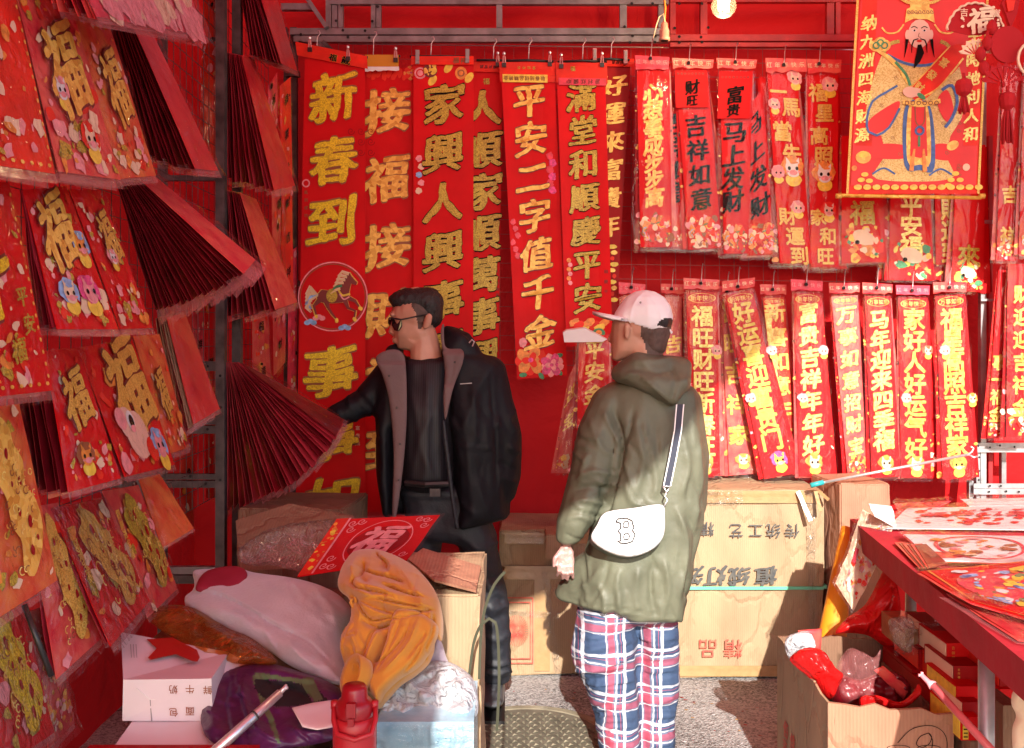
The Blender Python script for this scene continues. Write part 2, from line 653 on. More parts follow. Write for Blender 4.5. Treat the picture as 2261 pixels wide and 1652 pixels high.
class Deco:
    """flat print on a sheet"""

    def __init__(s, sh):
        s.sh = sh
        s.mb = MB()
        s.k = RND.random() * 30

    def off(s, layer):
        s.k += 1
        return 0.0016 + 0.0012 * layer + s.k * 4e-6

    def poly(s, pts, mat, layer=1):
        o_ = s.off(layer)
        s.mb.add([s.sh.p(x, y, o_) for x, y in pts], [tuple(range(len(pts)))], mat)

    def ell(s, x, y, rx, ry, mat, layer=1, ang=0, n=16, wob=0.0, lobes=0):
        pts = []
        for k in range(n):
            t = 2 * math.pi * k / n
            r = 1 + wob * (RND.random() - 0.5) + (0.16 * math.sin(lobes * t) if lobes else 0)
            a, b = rx * r * math.cos(t), ry * r * math.sin(t)
            pts.append((x + a * math.cos(ang) - b * math.sin(ang), y + a * math.sin(ang) + b * math.cos(ang)))
        s.poly(pts, mat, layer)

    def ring(s, x, y, r, w, mat, layer=1, n=40, ry=None, a0=0, a1=6.2832):
        ry = ry or r
        vs, fs = [], []
        o_ = s.off(layer)
        for k in range(n + 1):
            t = a0 + (a1 - a0) * k / n
            for q in (1, 1 - w / r):
                vs.append(s.sh.p(x + r * q * math.cos(t), y + ry * q * math.sin(t), o_))
        for k in range(n):
            fs.append((2 * k, 2 * k + 1, 2 * k + 3, 2 * k + 2))
        s.mb.add(vs, fs, mat)

    def stroke(s, pts, w, mat, layer=1):
        if len(pts) > 2 and not isinstance(w, (list, tuple)) and len(pts) < 9:
            closed = np.allclose(pts[0], pts[-1])
            tot = sum(np.linalg.norm(np.array(pts[i + 1]) - np.array(pts[i])) for i in range(len(pts) - 1))
            if not closed:
                pts = list(smooth_line(pts, False, tot / 16))
        pts = [np.array(p, float) for p in pts]
        ws = w if isinstance(w, (list, tuple)) else [w] * len(pts)
        vs, fs = [], []
        o_ = s.off(layer)
        for i, p in enumerate(pts):
            t = pts[min(i + 1, len(pts) - 1)] - pts[max(i - 1, 0)]
            t = t / (np.linalg.norm(t) + 1e-9)
            nrm = np.array([-t[1], t[0]]) * ws[i] / 2
            for q in (p + nrm, p - nrm):
                vs.append(s.sh.p(q[0], q[1], o_))
        for i in range(len(pts) - 1):
            fs.append((2 * i, 2 * i + 1, 2 * i + 3, 2 * i + 2))
        s.mb.add(vs, fs, mat)

    def ch(s, c, x, y, size, mat, layer=2, style='brush', ang=0.0, ol=None, sx=1.0):
        if ol is not None:
            s.ch(c, x, y, size, ol, layer - 1, 'outline' if style == 'brush' else 'round', ang, None, sx * 1.03)
        vs, fs, zz = glyph(c, style)
        ca, sa = math.cos(ang), math.sin(ang)
        o_ = s.off(layer)
        pts = [s.sh.p(x + size * (a * sx * ca + b * sa), y + size * (a * sx * sa - b * ca), o_ + q) for (a, b), q in zip(vs, zz)]
        s.mb.add(pts, fs, mat)

    def spoly(s, pts, mat, layer=1):
        pts = [np.array(p, float) for p in pts]
        per = sum(np.linalg.norm(pts[i] - pts[i - 1]) for i in range(len(pts)))
        s.poly([tuple(p) for p in smooth_line(pts, True, per / 50)], mat, layer)

    # small pictures -------------------------------------------------
    def pony(s, x, y, r, L=1, body=None, mane=None, face=True):
        body = body or M['cream']
        mane = mane or M['orange']
        s.ell(x, y + r * 1.1, r * 0.75, r * 0.65, M['yellow'], L, wob=0.1)
        s.ell(x - r * 0.1, y - r * 0.2, r * 1.12, r * 1.0, mane, L, wob=0.25, n=18)
        s.ell(x, y - r * 0.1, r * 0.72, r * 0.72, body, L + 1)
        s.ell(x, y + r * 0.45, r * 0.58, r * 0.42, body, L + 1)
        s.ell(x + r * 0.12, y - r * 0.75, r * 0.5, r * 0.34, mane, L + 2, wob=0.3)
        s.ell(x + r * 0.7, y + r * 0.1, r * 0.25, r * 0.6, mane, L + 2, wob=0.3)
        for sg in (-1, 1):
            s.poly([(x + sg * r * 0.62, y - r * 0.45), (x + sg * r * 0.62, y - r * 1.05), (x + sg * r * 0.32, y - r * 0.7)], body, L + 2)
            s.ell(x + sg * r * 0.36, y + r * 0.02, r * 0.15, r * 0.19, M['ink'], L + 2, n=10)
            s.ell(x + sg * r * 0.55, y + r * 0.34, r * 0.16, r * 0.10, M['pinkpr'], L + 2, n=8)
        s.ell(x, y + r * 0.42, r * 0.4, r * 0.26, M['pinkpr'], L + 2, n=10)

    def peony(s, x, y, r, mat, mat2, L=1):
        for k in range(9):
            a = k * 0.698 + 0.3
            s.ell(x + r * 0.62 * math.cos(a), y + r * 0.55 * math.sin(a), r * 0.46, r * 0.36, mat if k % 2 else mat2, L + (k % 2), ang=a, wob=0.2, n=12)
        for k in range(6):
            a = k * 1.05
            s.ell(x + r * 0.3 * math.cos(a), y + r * 0.25 * math.sin(a), r * 0.30, r * 0.22, mat2 if k % 2 else mat, L + 3 + (k % 2), ang=a, wob=0.2, n=10)
        s.ell(x, y, r * 0.18, r * 0.15, M['magenta'], L + 5, n=10)

    def swirl(s, x, y, r, mat, L=1, w=None):
        pts = []
        for k in range(18):
            t = k * 0.5
            q = r * (1 - k / 20)
            pts.append((x + q * math.cos(t), y + q * math.sin(t)))
        s.stroke(pts, w or r * 0.16, mat, L)

    def mottle(s, x0, y0, x1, y1, n, r, mats, L=1):
        for k in range(n):
            q = r * (0.4 + RND.random())
            s.ell(x0 + (x1 - x0) * RND.random(), y0 + (y1 - y0) * RND.random(), q, q * (0.4 + RND.random() * 0.8), RND.choice(mats), L + RND.randint(0, 2), ang=RND.random() * 3, n=9, wob=0.6)

    def horse(s, x, y, r, L=1, body=None, mane=None, sad=None):
        """galloping horse facing right"""
        B = body or M['brown']
        m2 = mane or M['cream']
        P = lambda a: [(x + q[0] * r, y + q[1] * r) for q in a]
        s.poly(P([(-0.62, 0.0), (-0.45, -0.2), (-0.1, -0.16), (0.2, -0.22), (0.32, -0.5), (0.45, -0.72), (0.55, -0.8), (0.62, -0.68), (0.82, -0.45), (0.78, -0.36), (0.6, -0.42), (0.55, -0.2), (0.5, 0.1), (0.35, 0.25), (-0.1, 0.28), (-0.4, 0.26), (-0.6, 0.2)]), B, L)
        s.stroke(P([(-0.5, 0.15), (-0.72, 0.38), (-0.62, 0.72)]), [0.2 * r, 0.1 * r, 0.06 * r], B, L)
        s.stroke(P([(-0.3, 0.15), (-0.2, 0.45), (-0.05, 0.68), (0.08, 0.84)]), [0.22 * r, 0.1 * r, 0.08 * r, 0.05 * r], B, L + 1)
        s.stroke(P([(0.35, 0.1), (0.5, 0.45), (0.75, 0.55), (0.72, 0.8)]), [0.2 * r, 0.1 * r, 0.08 * r, 0.05 * r], B, L)
        s.stroke(P([(0.4, 0.05), (0.75, 0.2), (0.9, 0.42)]), [0.2 * r, 0.1 * r, 0.05 * r], B, L + 1)
        for k in range(5):
            a = 0.12 * k
            s.stroke(P([(-0.58, 0.0), (-0.85, -0.3 + a), (-0.95, -0.05 + a), (-0.78, 0.12 + a)]), [0.06 * r, 0.1 * r, 0.08 * r, 0.02 * r], m2 if k != 3 else M['lblue'], L + 1)
        for k in range(6):
            s.stroke(P([(0.52 - 0.06 * k, -0.74 + 0.1 * k), (0.28 - 0.05 * k, -0.82 + 0.13 * k), (0.12 - 0.05 * k, -0.66 + 0.12 * k)]), [0.08 * r, 0.07 * r, 0.02 * r], m2 if k != 4 else M['green'], L + 2)
        s.ell(x - 0.08 * r, y + 0.02 * r, 0.2 * r, 0.24 * r, sad or M['golddim'], L + 2)
        s.stroke(P([(0.15, -0.2), (0.3, 0.0), (0.55, -0.05)]), 0.07 * r, M['yellow'], L + 2)
        s.stroke(P([(0.2, -0.05), (0.35, 0.14), (0.55, 0.05)]), 0.05 * r, M['pinkpr'], L + 3)
        for q in ((-0.62, 0.76), (0.1, 0.88), (0.72, 0.84), (0.92, 0.46)):
            s.ell(x + q[0] * r, y + q[1] * r, 0.06 * r, 0.07 * r, M['yellow'], L + 2, n=8)

    def build(s, name, parent):
        if not s.mb.v:
            return None
        o = s.mb.build(name, parent)
        if name in ('picture', 'print', 'printing', 'label_print', 'lettering'):
            o['kind'] = 'stuff'      # flat print, one skin of ink
        return o


def smooth_line(pts, closed=True, step=4.0):
    """Catmull-Rom resample"""
    P = [np.array(p, float) for p in pts]
    n = len(P)
    out = []
    rng = range(n) if closed else range(n - 1)
    for i in rng:
        g = (lambda k: P[k % n]) if closed else (lambda k: P[min(max(k, 0), n - 1)])
        p0, p1, p2, p3 = g(i - 1), g(i), g(i + 1), g(i + 2)
        L = np.linalg.norm(p2 - p1)
        m = max(1, int(L / step))
        for k in range(m):
            t = k / m
            out.append(0.5 * ((2 * p1) + (-p0 + p2) * t + (2 * p0 - 5 * p1 + 4 * p2 - p3) * t * t + (-p0 + 3 * p1 - 3 * p2 + p3) * t ** 3))
    if not closed:
        out.append(P[-1])
    return np.array(out)


def ridge_field(X, Yp, ridges):
    """sum of fold ridges: each (polyline, width, height)"""
    h = np.zeros(len(X))
    for line, w, a in ridges:
        L = smooth_line(line, closed=False, step=8)
        d2 = np.full(len(X), 1e12)
        tt = np.zeros(len(X))
        m = len(L) - 1
        for i in range(m):
            ax, ay = L[i]
            bx, by = L[i + 1]
            dx, dy = bx - ax, by - ay
            q = dx * dx + dy * dy + 1e-9
            t = np.clip(((X - ax) * dx + (Yp - ay) * dy) / q, 0, 1)
            dd = (X - ax - t * dx) ** 2 + (Yp - ay - t * dy) ** 2
            k = dd < d2
            d2 = np.where(k, dd, d2)
            tt = np.where(k, (i + t) / max(m, 1), tt)
        taper = np.clip(np.minimum(tt, 1 - tt) * 5, 0.15, 1)
        h += a * np.exp(-(d2 / (w * w)) ** 0.7) * taper
    return h


def auto_folds(box, n, ang, spread, ln, w, a, seed=1):
    """short random creases inside a picture-space box"""
    rr = random.Random(seed)
    out = []
    for k in range(n):
        x, y = rr.uniform(box[0], box[2]), rr.uniform(box[1], box[3])
        t = ang + rr.uniform(-spread, spread)
        L = ln * rr.uniform(0.5, 1.3)
        b = rr.uniform(-0.35, 0.35)
        p0 = (x - L / 2 * math.cos(t), y - L / 2 * math.sin(t))
        p1 = (x + b * L * 0.3 * math.sin(t), y - b * L * 0.3 * math.cos(t))
        p2 = (x + L / 2 * math.cos(t), y + L / 2 * math.sin(t))
        out.append(([p0, p1, p2], w * rr.uniform(0.7, 1.3), a * rr.uniform(0.5, 1.2) * (1 if rr.random() < 0.55 else -1)))
    return out


def pillow(name, outline, Yfn, T, mat, parent=None, ridges=(), edge=35.0, step=5.0, noise_amp=0.006, nscale=9.0, back=0.35, d=(0, -0.92, 0.39), rough_edges=False, matfn=None):
    """a soft heap: outline in picture units laid on the depth Yfn(px,py), swelling by T metres, folds as real relief"""
    ol = np.array(outline, float) if rough_edges else smooth_line(outline, True, step)
    x0, y0 = ol.min(0)
    x1, y1 = ol.max(0)
    nb = len(ol)
    pts = [Vector(p) for p in ol]
    xs = np.arange(x0 + step / 2, x1, step)
    ys = np.arange(y0 + step / 2, y1, step)
    gx, gy = np.meshgrid(xs, ys)
    gx = (gx + (np.arange(gx.shape[0])[:, None] % 2) * step / 2).ravel()
    gy = gy.ravel()
    inside = np.zeros(len(gx), bool)
    dist = np.full(len(gx), 1e9)
    for i in range(nb):
        a, b = ol[i], ol[(i + 1) % nb]
        c = ((a[1] > gy) != (b[1] > gy)) & (gx < (b[0] - a[0]) * (gy - a[1]) / (b[1] - a[1] + 1e-12) + a[0])
        inside ^= c
        dx, dy = b - a
        q = dx * dx + dy * dy + 1e-9
        t = np.clip(((gx - a[0]) * dx + (gy - a[1]) * dy) / q, 0, 1)
        dist = np.minimum(dist, np.hypot(gx - a[0] - t * dx, gy - a[1] - t * dy))
    k = inside & (dist > step * 0.55)
    gx, gy, dist = gx[k], gy[k], dist[k]
    pts += [Vector((a, b)) for a, b in zip(gx, gy)]
    res = geometry.delaunay_2d_cdt(pts, [(i, (i + 1) % nb) for i in range(nb)], [], 1, 1e-4)
    V = np.array([v[:] for v in res[0]])
    orig = res[3]
    dv = np.array([(dist[o[0] - nb] if (o and o[0] >= nb) else 0.0) for o in orig])
    s = np.clip(dv / edge, 0, 1)
    prof = np.sqrt(np.clip(1 - (1 - s) ** 2, 0, 1))
    h = T * prof
    rf = ridge_field(V[:, 0], V[:, 1], ridges) if ridges else 0
    h = h + rf * np.clip(dv / 10.0, 0, 1)
    dvec = Vector(d).normalized()
    front, backv = [], []
    sd = sum(ord(c) for c in name) * 0.13
    for i in range(len(V)):
        p = W(V[i, 0], V[i, 1], Yfn(V[i, 0], V[i, 1]))
        nn = noise.fractal(Vector((p[0] * nscale, p[1] * nscale + sd, p[2] * nscale)), 1.0, 2.0, 3) * noise_amp * min(1, dv[i] / 12.0)
        front.append(p + dvec * (h[i] + nn))
        backv.append(p - dvec * (abs(T) * prof[i] * back + 0.002))
    mb = MB()
    n = len(V)
    fs = []
    for f in res[2]:
        fs.append(tuple(f))
        fs.append(tuple(n + i for i in reversed(f)))
    # rim
    em = {}
    for f in res[2]:
        for a, b in zip(f, list(f[1:]) + [f[0]]):
            em[(a, b)] = 1
    for (a, b) in list(em):
        if (b, a) not in em:
            fs.append((b, a, n + a, n + b))
    mb.add(front + backv, fs, mat)
    o = mb.build(name, parent, smooth=True)
    me = o.data
    bm = bmesh.new()
    bm.from_mesh(me)
    bmesh.ops.recalc_face_normals(bm, faces=bm.faces)
    if matfn:
        for m_ in matfn[0]:
            me.materials.append(m_)
        org = parent_loc(o)
        for f in bm.faces:
            c = f.calc_center_median() + org
            f.material_index = matfn[1](*PJ(c))
    bm.to_mesh(me)
    bm.free()
    return o


def sphere_pts(c, rx, ry, rz, rot=0.0, n=8, m=6):
    out = []
    for j in range(m + 1):
        ph = math.pi * j / m
        for i in range(n):
            th = 2 * math.pi * i / n
            x, y, z = rx * math.sin(ph) * math.cos(th), ry * math.sin(ph) * math.sin(th), rz * math.cos(ph)
            if rot:
                x, z = x * math.cos(rot) - z * math.sin(rot), x * math.sin(rot) + z * math.cos(rot)
            out.append((c[0] + x, c[1] + y, c[2] + z))
    return out


class Body:
    """a figure or garment built from convex pieces that are fused into one surface"""

    def __init__(s, Y0):
        s.Y0 = Y0
        s.bm = bmesh.new()

    def e(s, px, py, rx, rz, dy=0.0, ry=None, rot=0.0):
        Y = s.Y0 + dy
        k = Y / F
        return sphere_pts(W(px, py, Y), rx * k, ry if ry is not None else rx * k, rz * k, rot, 12, 8)

    def hull(s, *es):
        t = bmesh.new()
        for e in es:
            for p in e:
                t.verts.new(p)
        r = bmesh.ops.convex_hull(t, input=t.verts)
        bad = [g for g in r['geom_interior'] if isinstance(g, bmesh.types.BMVert)]
        if bad:
            bmesh.ops.delete(t, geom=list(set(bad)), context='VERTS')
        me = bpy.data.meshes.new('piece')
        t.to_mesh(me)
        t.free()
        s.bm.from_mesh(me)
        bpy.data.meshes.remove(me)

    def finish(s, name, mat, parent, voxel=0.009, smooth=6, ridges=(), namp=0.0, nscale=(10, 10, 4), matfn=None, mats=(), sub=None):
        me = bpy.data.meshes.new(name)
        s.bm.to_mesh(me)
        s.bm.free()
        o = bpy.data.objects.new(name, me)
        COL.objects.link(o)
        m = o.modifiers.new('r', 'REMESH')
        m.mode = 'VOXEL'
        m.voxel_size = voxel
        m2 = o.modifiers.new('s', 'SMOOTH')
        m2.factor = 0.5
        m2.iterations = smooth
        dg = bpy.context.evaluated_depsgraph_get()
        me2 = bpy.data.meshes.new_from_object(o.evaluated_get(dg))
        o.modifiers.clear()
        o.data = me2
        me2.name = name
        bpy.data.meshes.remove(me)
        n = len(me2.vertices)
        co = np.zeros(n * 3)
        me2.vertices.foreach_get('co', co)
        co = co.reshape(-1, 3)
        nr = np.zeros(n * 3)
        me2.vertices.foreach_get('normal', nr)
        nr = nr.reshape(-1, 3)
        px = co[:, 0] / co[:, 1] * F + CX
        py = HZ - (co[:, 2] - CH) / co[:, 1] * F
        h = np.zeros(n)
        if ridges:
            h += ridge_field(px, py, ridges) * np.clip(-nr[:, 1] * 2.0 + 0.4, 0, 1)
        if namp:
            sd = sum(ord(c) for c in name)
            for i in range(n):
                h[i] += namp * noise.fractal(Vector((co[i, 0] * nscale[0] + sd, co[i, 1] * nscale[1], co[i, 2] * nscale[2])), 1.0, 2.0, 3)
        co2 = co + nr * h[:, None]
        org = parent_loc(parent)
        co2 = co2 - np.array(org[:])
        me2.vertices.foreach_set('co', co2.ravel())
        me2.materials.clear()
        me2.materials.append(mat)
        for m_ in mats:
            me2.materials.append(m_)
        me2.polygons.foreach_set('use_smooth', [True] * len(me2.polygons))
        if matfn:
            idx = []
            for p in me2.polygons:
                c = p.center
                w = (c[0] + org[0], c[1] + org[1], c[2] + org[2])
                q = PJ(w)
                idx.append(matfn(q[0], q[1], w, p.normal))
            me2.polygons.foreach_set('material_index', idx)
        me2.update()
        if parent is not None:
            o.parent = parent
        return o
# ============================================================ SETTING
def asphalt():
    m, nt, b, out = newmat('asphalt')
    tc = N(nt, 'TexCoord')
    vo = N(nt, 'TexVoronoi')
    vo.inputs['Scale'].default_value = 130
    nt.links.new(tc.outputs['Object'], vo.inputs['Vector'])
    nz = N(nt, 'TexNoise')
    nz.inputs['Scale'].default_value = 2.2
    nz.inputs['Distortion'].default_value = 0.6
    nz.inputs['Detail'].default_value = 8
    nt.links.new(tc.outputs['Object'], nz.inputs['Vector'])
    sep = N(nt, 'SeparateColor')
    nt.links.new(vo.outputs['Color'], sep.inputs[0])
    ad = N(nt, 'Math', operation='MULTIPLY_ADD')
    nt.links.new(sep.outputs[0], ad.inputs[0])
    ad.inputs[1].default_value = 0.55
    nt.links.new(nz.outputs[0], ad.inputs[2])
    cr = N(nt, 'ValToRGB')
    cr.color_ramp.elements[0].position = 0.35
    cr.color_ramp.elements[0].color = (0.05, 0.048, 0.047, 1)
    cr.color_ramp.elements[1].position = 1.05
    cr.color_ramp.elements[1].color = (0.46, 0.45, 0.44, 1)
    nt.links.new(ad.outputs[0], cr.inputs[0])
    nt.links.new(cr.outputs[0], b.inputs['Base Color'])
    b.inputs['Roughness'].default_value = 0.75
    bp = N(nt, 'Bump')
    bp.inputs['Strength'].default_value = 0.8
    bp.inputs['Distance'].default_value = 0.006
    nt.links.new(vo.outputs['Distance'], bp.inputs['Height'])
    nt.links.new(bp.outputs[0], b.inputs['Normal'])
    return m


M['asphalt'] = asphalt()
g = MB()
g.add([(-60, -60, 0), (60, -60, 0), (60, 60, 0), (-60, 60, 0)], [(0, 1, 2, 3)], M['asphalt'])
go = g.build('ground')
tag(go, None, None, kind='structure')


def cloth_sheet(name, fn, nu, nv, mat, amp, sc=2.5, nrm=(0, -1, 0)):
    mb = MB()
    vs, fs = [], []
    for j in range(nv + 1):
        for i in range(nu + 1):
            p = Vector(fn(i / nu, j / nv))
            p += Vector(nrm) * amp * noise.fractal(Vector((p[0] * sc, p[1] * sc, p[2] * sc * 0.6)), 1, 2, 3)
            vs.append(p)
    for j in range(nv):
        for i in range(nu):
            a = j * (nu + 1) + i
            fs.append((a, a + 1, a + nu + 2, a + nu + 1))
    mb.add(vs, fs, mat)
    return mb.build(name, smooth=True)


o = cloth_sheet('wall_back', lambda u, v: (-1.7 + 5.0 * u, 5.0, 3.5 * v), 90, 60, M['wallred'], 0.055, 2.2)
tag(o, None, None, kind='structure')
o = cloth_sheet('wall_left', lambda u, v: (-1.62, 0.2 + 4.85 * u, 3.5 * v), 40, 30, M['wallred'], 0.03, 1.8, (1, 0, 0))
tag(o, None, None, kind='structure')
o = cloth_sheet('wall_right', lambda u, v: (3.25, 3.1 + 1.95 * u, 3.5 * v), 40, 30, M['wallred'], 0.03, 1.8, (-1, 0, 0))
tag(o, None, None, kind='structure')
o = cloth_sheet('roof', lambda u, v: (-2.3 + 5.9 * u, -0.95 + 6.05 * v, 4.72 - 1.2 * v), 40, 40, M['roofred'], 0.05, 1.2, (0, 0, 1))
tag(o, None, None, kind='structure')
# added unseen curtain behind the camera, shaped to keep sun off the left side
FY = -0.8


def blocker_pt(u, v):
    zt = 4.80
    z = 1.85 + (zt - 1.85) * v
    xr = float(np.interp(z, [2.9, 3.13, 3.35, 4.05, 4.8], [-0.17, 0.42, 0.62, 0.95, 1.9]))
    return (-2.2 + (xr + 2.2) * u, FY + 0.05 * math.sin(u * 25), z)


o = cloth_sheet('sun_blocker_curtain', blocker_pt, 30, 40, M['roofred'], 0.03, 2.0)
tag(o, None, None, kind='structure')


def holes(mb, pts, r=3.2, off=-0.003):  # flat black discs paint the dark of the holes; nothing is cut through
    for (px, py, Y) in pts:
        c = W(px, py, Y + off)
        k = Y / F * r
        mb.add([c + Vector((k * math.cos(t * math.pi / 5), 0, k * math.sin(t * math.pi / 5))) for t in range(10)], [tuple(range(10))], M['hole'])


def frame(name, label, Y, horiz, vert, diag, mats, holes_pts, dep=0.035):
    """steel angle frame: horiz (x0,x1,ya,yb), vert (xa,xb,y0,y1)"""
    e = thing(name, label, 'frame', W((horiz or vert)[0][0], 90, Y))
    i = 0
    for (x0, x1, ya, yb, m) in horiz:
        mb = MB()
        y_ = Y + 0.004 * (i % 3)
        a, b = W(x0, yb, y_), W(x1, ya, y_)
        mb.box((a[0], y_, a[2]), (b[0], y_ + dep, b[2]), mats[m])
        mb.build('beam', e)
        i += 1
    for (xa, xb, y0, y1, m) in vert:
        mb = MB()
        y_ = Y + 0.012 + 0.003 * (i % 3)
        a, b = W(xa, y1, y_), W(xb, y0, y_)
        mb.box((a[0], y_, a[2]), (b[0], y_ + dep, b[2]), mats[m])
        mb.build('post', e)
        i += 1
    for (x0, y0, x1, y1, w, m) in diag:
        mb = MB()
        mb.beam(W(x0, y0, Y - 0.02), W(x1, y1, Y - 0.02), w * Y / F, 0.02, mats[m], (0, 1, 0))
        mb.build('brace', e)
    if holes_pts:
        mb = MB()
        holes(mb, [(x, y, Y) for x, y in holes_pts])
        mb.build('dark_hole_discs', e)
    return e


S, SR, SD = 0, 1, 2
mats_ = [M['steel'], M['steelred'], M['steeldk'], M['steel2']]
hp = [(745 + 9, 12), (742, 46), (822, 47), (834, 15), (664, 76), (706, 77), (757, 67), (806, 68), (768, 82), (815, 83)]
hp += [(1395, 8), (1441, 8), (1469, 9), (1379, 59), (1397, 79), (1447, 80), (1391, 94), (1446, 93)]
frame('steel_truss', 'grey steel lattice frame with bolt holes above the long gold couplets', 4.80,
      [(640, 1477, 62, 76, S), (648, 1477, 79, 92, S), (728, 1477, -14, 9, S), (620, 690, 7, 21, S)],
      [(719, 731, -30, 61, S), (733, 745, -30, 61, S), (747, 757, -30, 61, S), (819, 829, 10, 61, S), (831, 841, 10, 61, S), (1096, 1109, 10, 61, S),
       (1369, 1384, 10, 61, S), (1454, 1466, -30, 61, S), (703, 716, 93, 106, S)],
      [(672, -12, 722, 62, 17, S), (712, 92, 752, 130, 7, SD)], mats_, hp)
hp = [(1490, 62), (1500, 8), (1550, 8), (1564, 61), (1500, 81), (1548, 82), (1500, 94), (1550, 93)]
frame('painted_truss', 'red painted frame of bars behind the lit bulb', 4.78,
      [(1480, 1900, 76, 90, SR), (1480, 1900, 94, 103, SR), (1480, 1900, -12, 4, SR)],
      [(1480, 1492, 5, 75, SR), (1547, 1562, 5, 75, SR), (1826, 1842, 5, 75, SR), (1846, 1856, 5, 75, SR)], [], mats_, hp)
e = frame('corner_post', 'dark steel corner post beside the first gold couplet', 4.86,
          [(628, 660, 156, 168, SD), (628, 660, 620, 632, SD)],
          [(640, 655, 60, 1160, SD), (626, 634, 60, 1160, SD)], [], mats_, [(657, 160)])

# wire grid panel on the back wall
mb = MB()
Yg = 4.90
for k in range(36):
    x = 747 + k * 32.3
    y1 = 810 if x < 1480 else 640
    mb.tube([W(x, 96 + (x - 747) * 0.012, Yg), W(x + 2, y1, Yg)], 0.0014, M['gridwire'], 4)
for k in range(23):
    y = 97 + k * 32
    xb = 1890 if y < 640 else 1480
    mb.tube([W(747, y, Yg - 0.003), W(xb, y + 13 * (xb - 747) / 1143, Yg - 0.003)], 0.0016 if k else 0.0034, M['gridwire'] if k else M['wire'], 4)
tag(mb.build('wire_grid'), 'thin wire grid panel hung on the red back wall', 'grid panel')

# wire grid on the left side
mb = MB()
for k in range(46):
    y = 1.75 + k * 0.066
    mb.tube([(-1.17, y, 0.9), (-1.17, y, 2.95)], 0.0014, M['steeldk'], 4)
for k in range(32):
    z = 0.9 + k * 0.066
    mb.tube([(-1.173, 1.75, z), (-1.173, 4.72, z)], 0.0014, M['steeldk'], 4)
tag(mb.build('wire_grid'), 'wire grid panel carrying the hanging packets along the side', 'grid panel')

# left rack frame
e = thing('display_rack', 'dark steel rack post with crossbars between the fans of packets', 'rack', (-1.15, 3.8, 0))
mb = MB()
mb.box((-1.135, 3.76, 0), (-1.100, 3.80, 3.3), M['steeldk'])
mb.build('post', e)
mb = MB()
mb.box((-1.12, 3.93, 0), (-1.085, 3.965, 3.3), M['steeldk'])
mb.build('post', e)
for (ya, yb) in ((798, 819), (922, 937), (940, 957), (1046, 1058), (1061, 1076), (1250, 1266), (1269, 1287), (388, 400)):
    mb = MB()
    za, zb = W(0, ya, 3.78)[2], W(0, yb, 3.78)[2]
    mb.box((-1.55, 3.765, zb), (-1.136, 3.79, za), M['steeldk'] if ya != 1250 else M['steel'])
    h_ = W(0, (ya + yb) / 2, 3.765)
    mb.build('crossbar', e)
mb = MB()
holes(mb, [(458, 809, 3.76), (456, 930, 3.76), (458, 948, 3.76), (420, 1052, 3.76), (454, 1068, 3.76), (486, 830, 3.757), (486, 1060, 3.757), (487, 900, 3.757), (486, 640, 3.757)])
mb.build('dark_hole_discs', e)
mb = MB()
mb.box((-1.36, 3.77, 0), (-1.33, 3.80, 3.3), M['steeldk'])
mb.build('post', e)
mb = MB()
mb.box((-1.155, 1.70, 3.02), (-1.12, 4.75, 3.05), M['steeldk'])
mb.build('beam', e)

# right-hand steel stand
Yr = 4.70
e = thing('steel_stand', 'bright slotted steel stand beside the side hangings', 'stand', W(2180, 1200, Yr))
q = [(2166, 2178, 180, 1116), (2183, 2192, 300, 1116), (2156, 2168, 978, 1118), (2212, 2222, 985, 1116), (2140, 2150, 1062, 1150)]
for i, (xa, xb, y0, y1) in enumerate(q):
    mb = MB()
    yy = Yr + (0.10 if i in (1, 3) else 0.0) + 0.004 * i
    mb.box((W(xa, 0, yy)[0], yy, W(0, y1, yy)[2]), (W(xb, 0, yy)[0], yy + 0.03, W(0, y0, yy)[2]), M['steel2'] if i != 1 else M['steelred'])
    mb.build('post', e)
q = [(2148, 2290, 978, 990), (2148, 2290, 990.5, 999), (2150, 2290, 1068, 1078), (2150, 2290, 1079, 1092), (2166, 2195, 486, 494), (2166, 2195, 660, 665)]
for i, (x0, x1, ya, yb) in enumerate(q):
    mb = MB()
    yy = Yr - 0.012 - 0.003 * i
    mb.box((W(x0, 0, yy)[0], yy, W(0, yb, yy)[2]), (W(x1, 0, yy)[0], yy + 0.008, W(0, ya, yy)[2]), M['steel2'])
    mb.build('crossbar', e)
mb = MB()
holes(mb, [(x, y, Yr - 0.03) for x, y in ((2160, 985), (2186, 988), (2208, 984), (2240, 987), (2162, 1010), (2162, 1040), (2161, 1060), (2186, 1073), (2210, 1073), (2184, 1086), (2222, 1085), (2250, 1086), (2150, 1100))], 2.4, 0)
mb.build('dark_hole_discs', e)

# ============================================================ BULBS
def cord(pts, r, mat, name, parent):
    mb = MB()
    mb.tube(pts, r, mat, 6)
    return mb.build(name, parent, smooth=True)


Yb = 4.1
c = W(1598, 12, Yb)
e = thing('light_bulb', 'round clear glass bulb glowing warm below the roof', 'lamp', c)
mb = MB()
prof = [(0.010, 0.075), (0.014, 0.06), (0.02, 0.05), (0.038, 0.035), (0.05, 0.01), (0.052, -0.008), (0.046, -0.028), (0.03, -0.045), (0.01, -0.052)]
mb.lathe(c, list(reversed(prof)), plastic('bulb glass', haze=0.05, gloss=0.35, rough=0.05, strength=0.0, tint=(1, 0.93, 0.8)), 20)
mb.build('glass', e, smooth=True)
mb = MB()
fm = emis('glowing filament', (1.0, 0.72, 0.36), 45)
for k in range(6):
    a = k * math.pi / 3
    mb.tube([c + Vector((0.022 * math.cos(a), 0.022 * math.sin(a), 0.025)), c + Vector((0.018 * math.cos(a), 0.018 * math.sin(a), -0.025))], 0.0035, fm, 6)
mb.build('filament', e)
mb = MB()
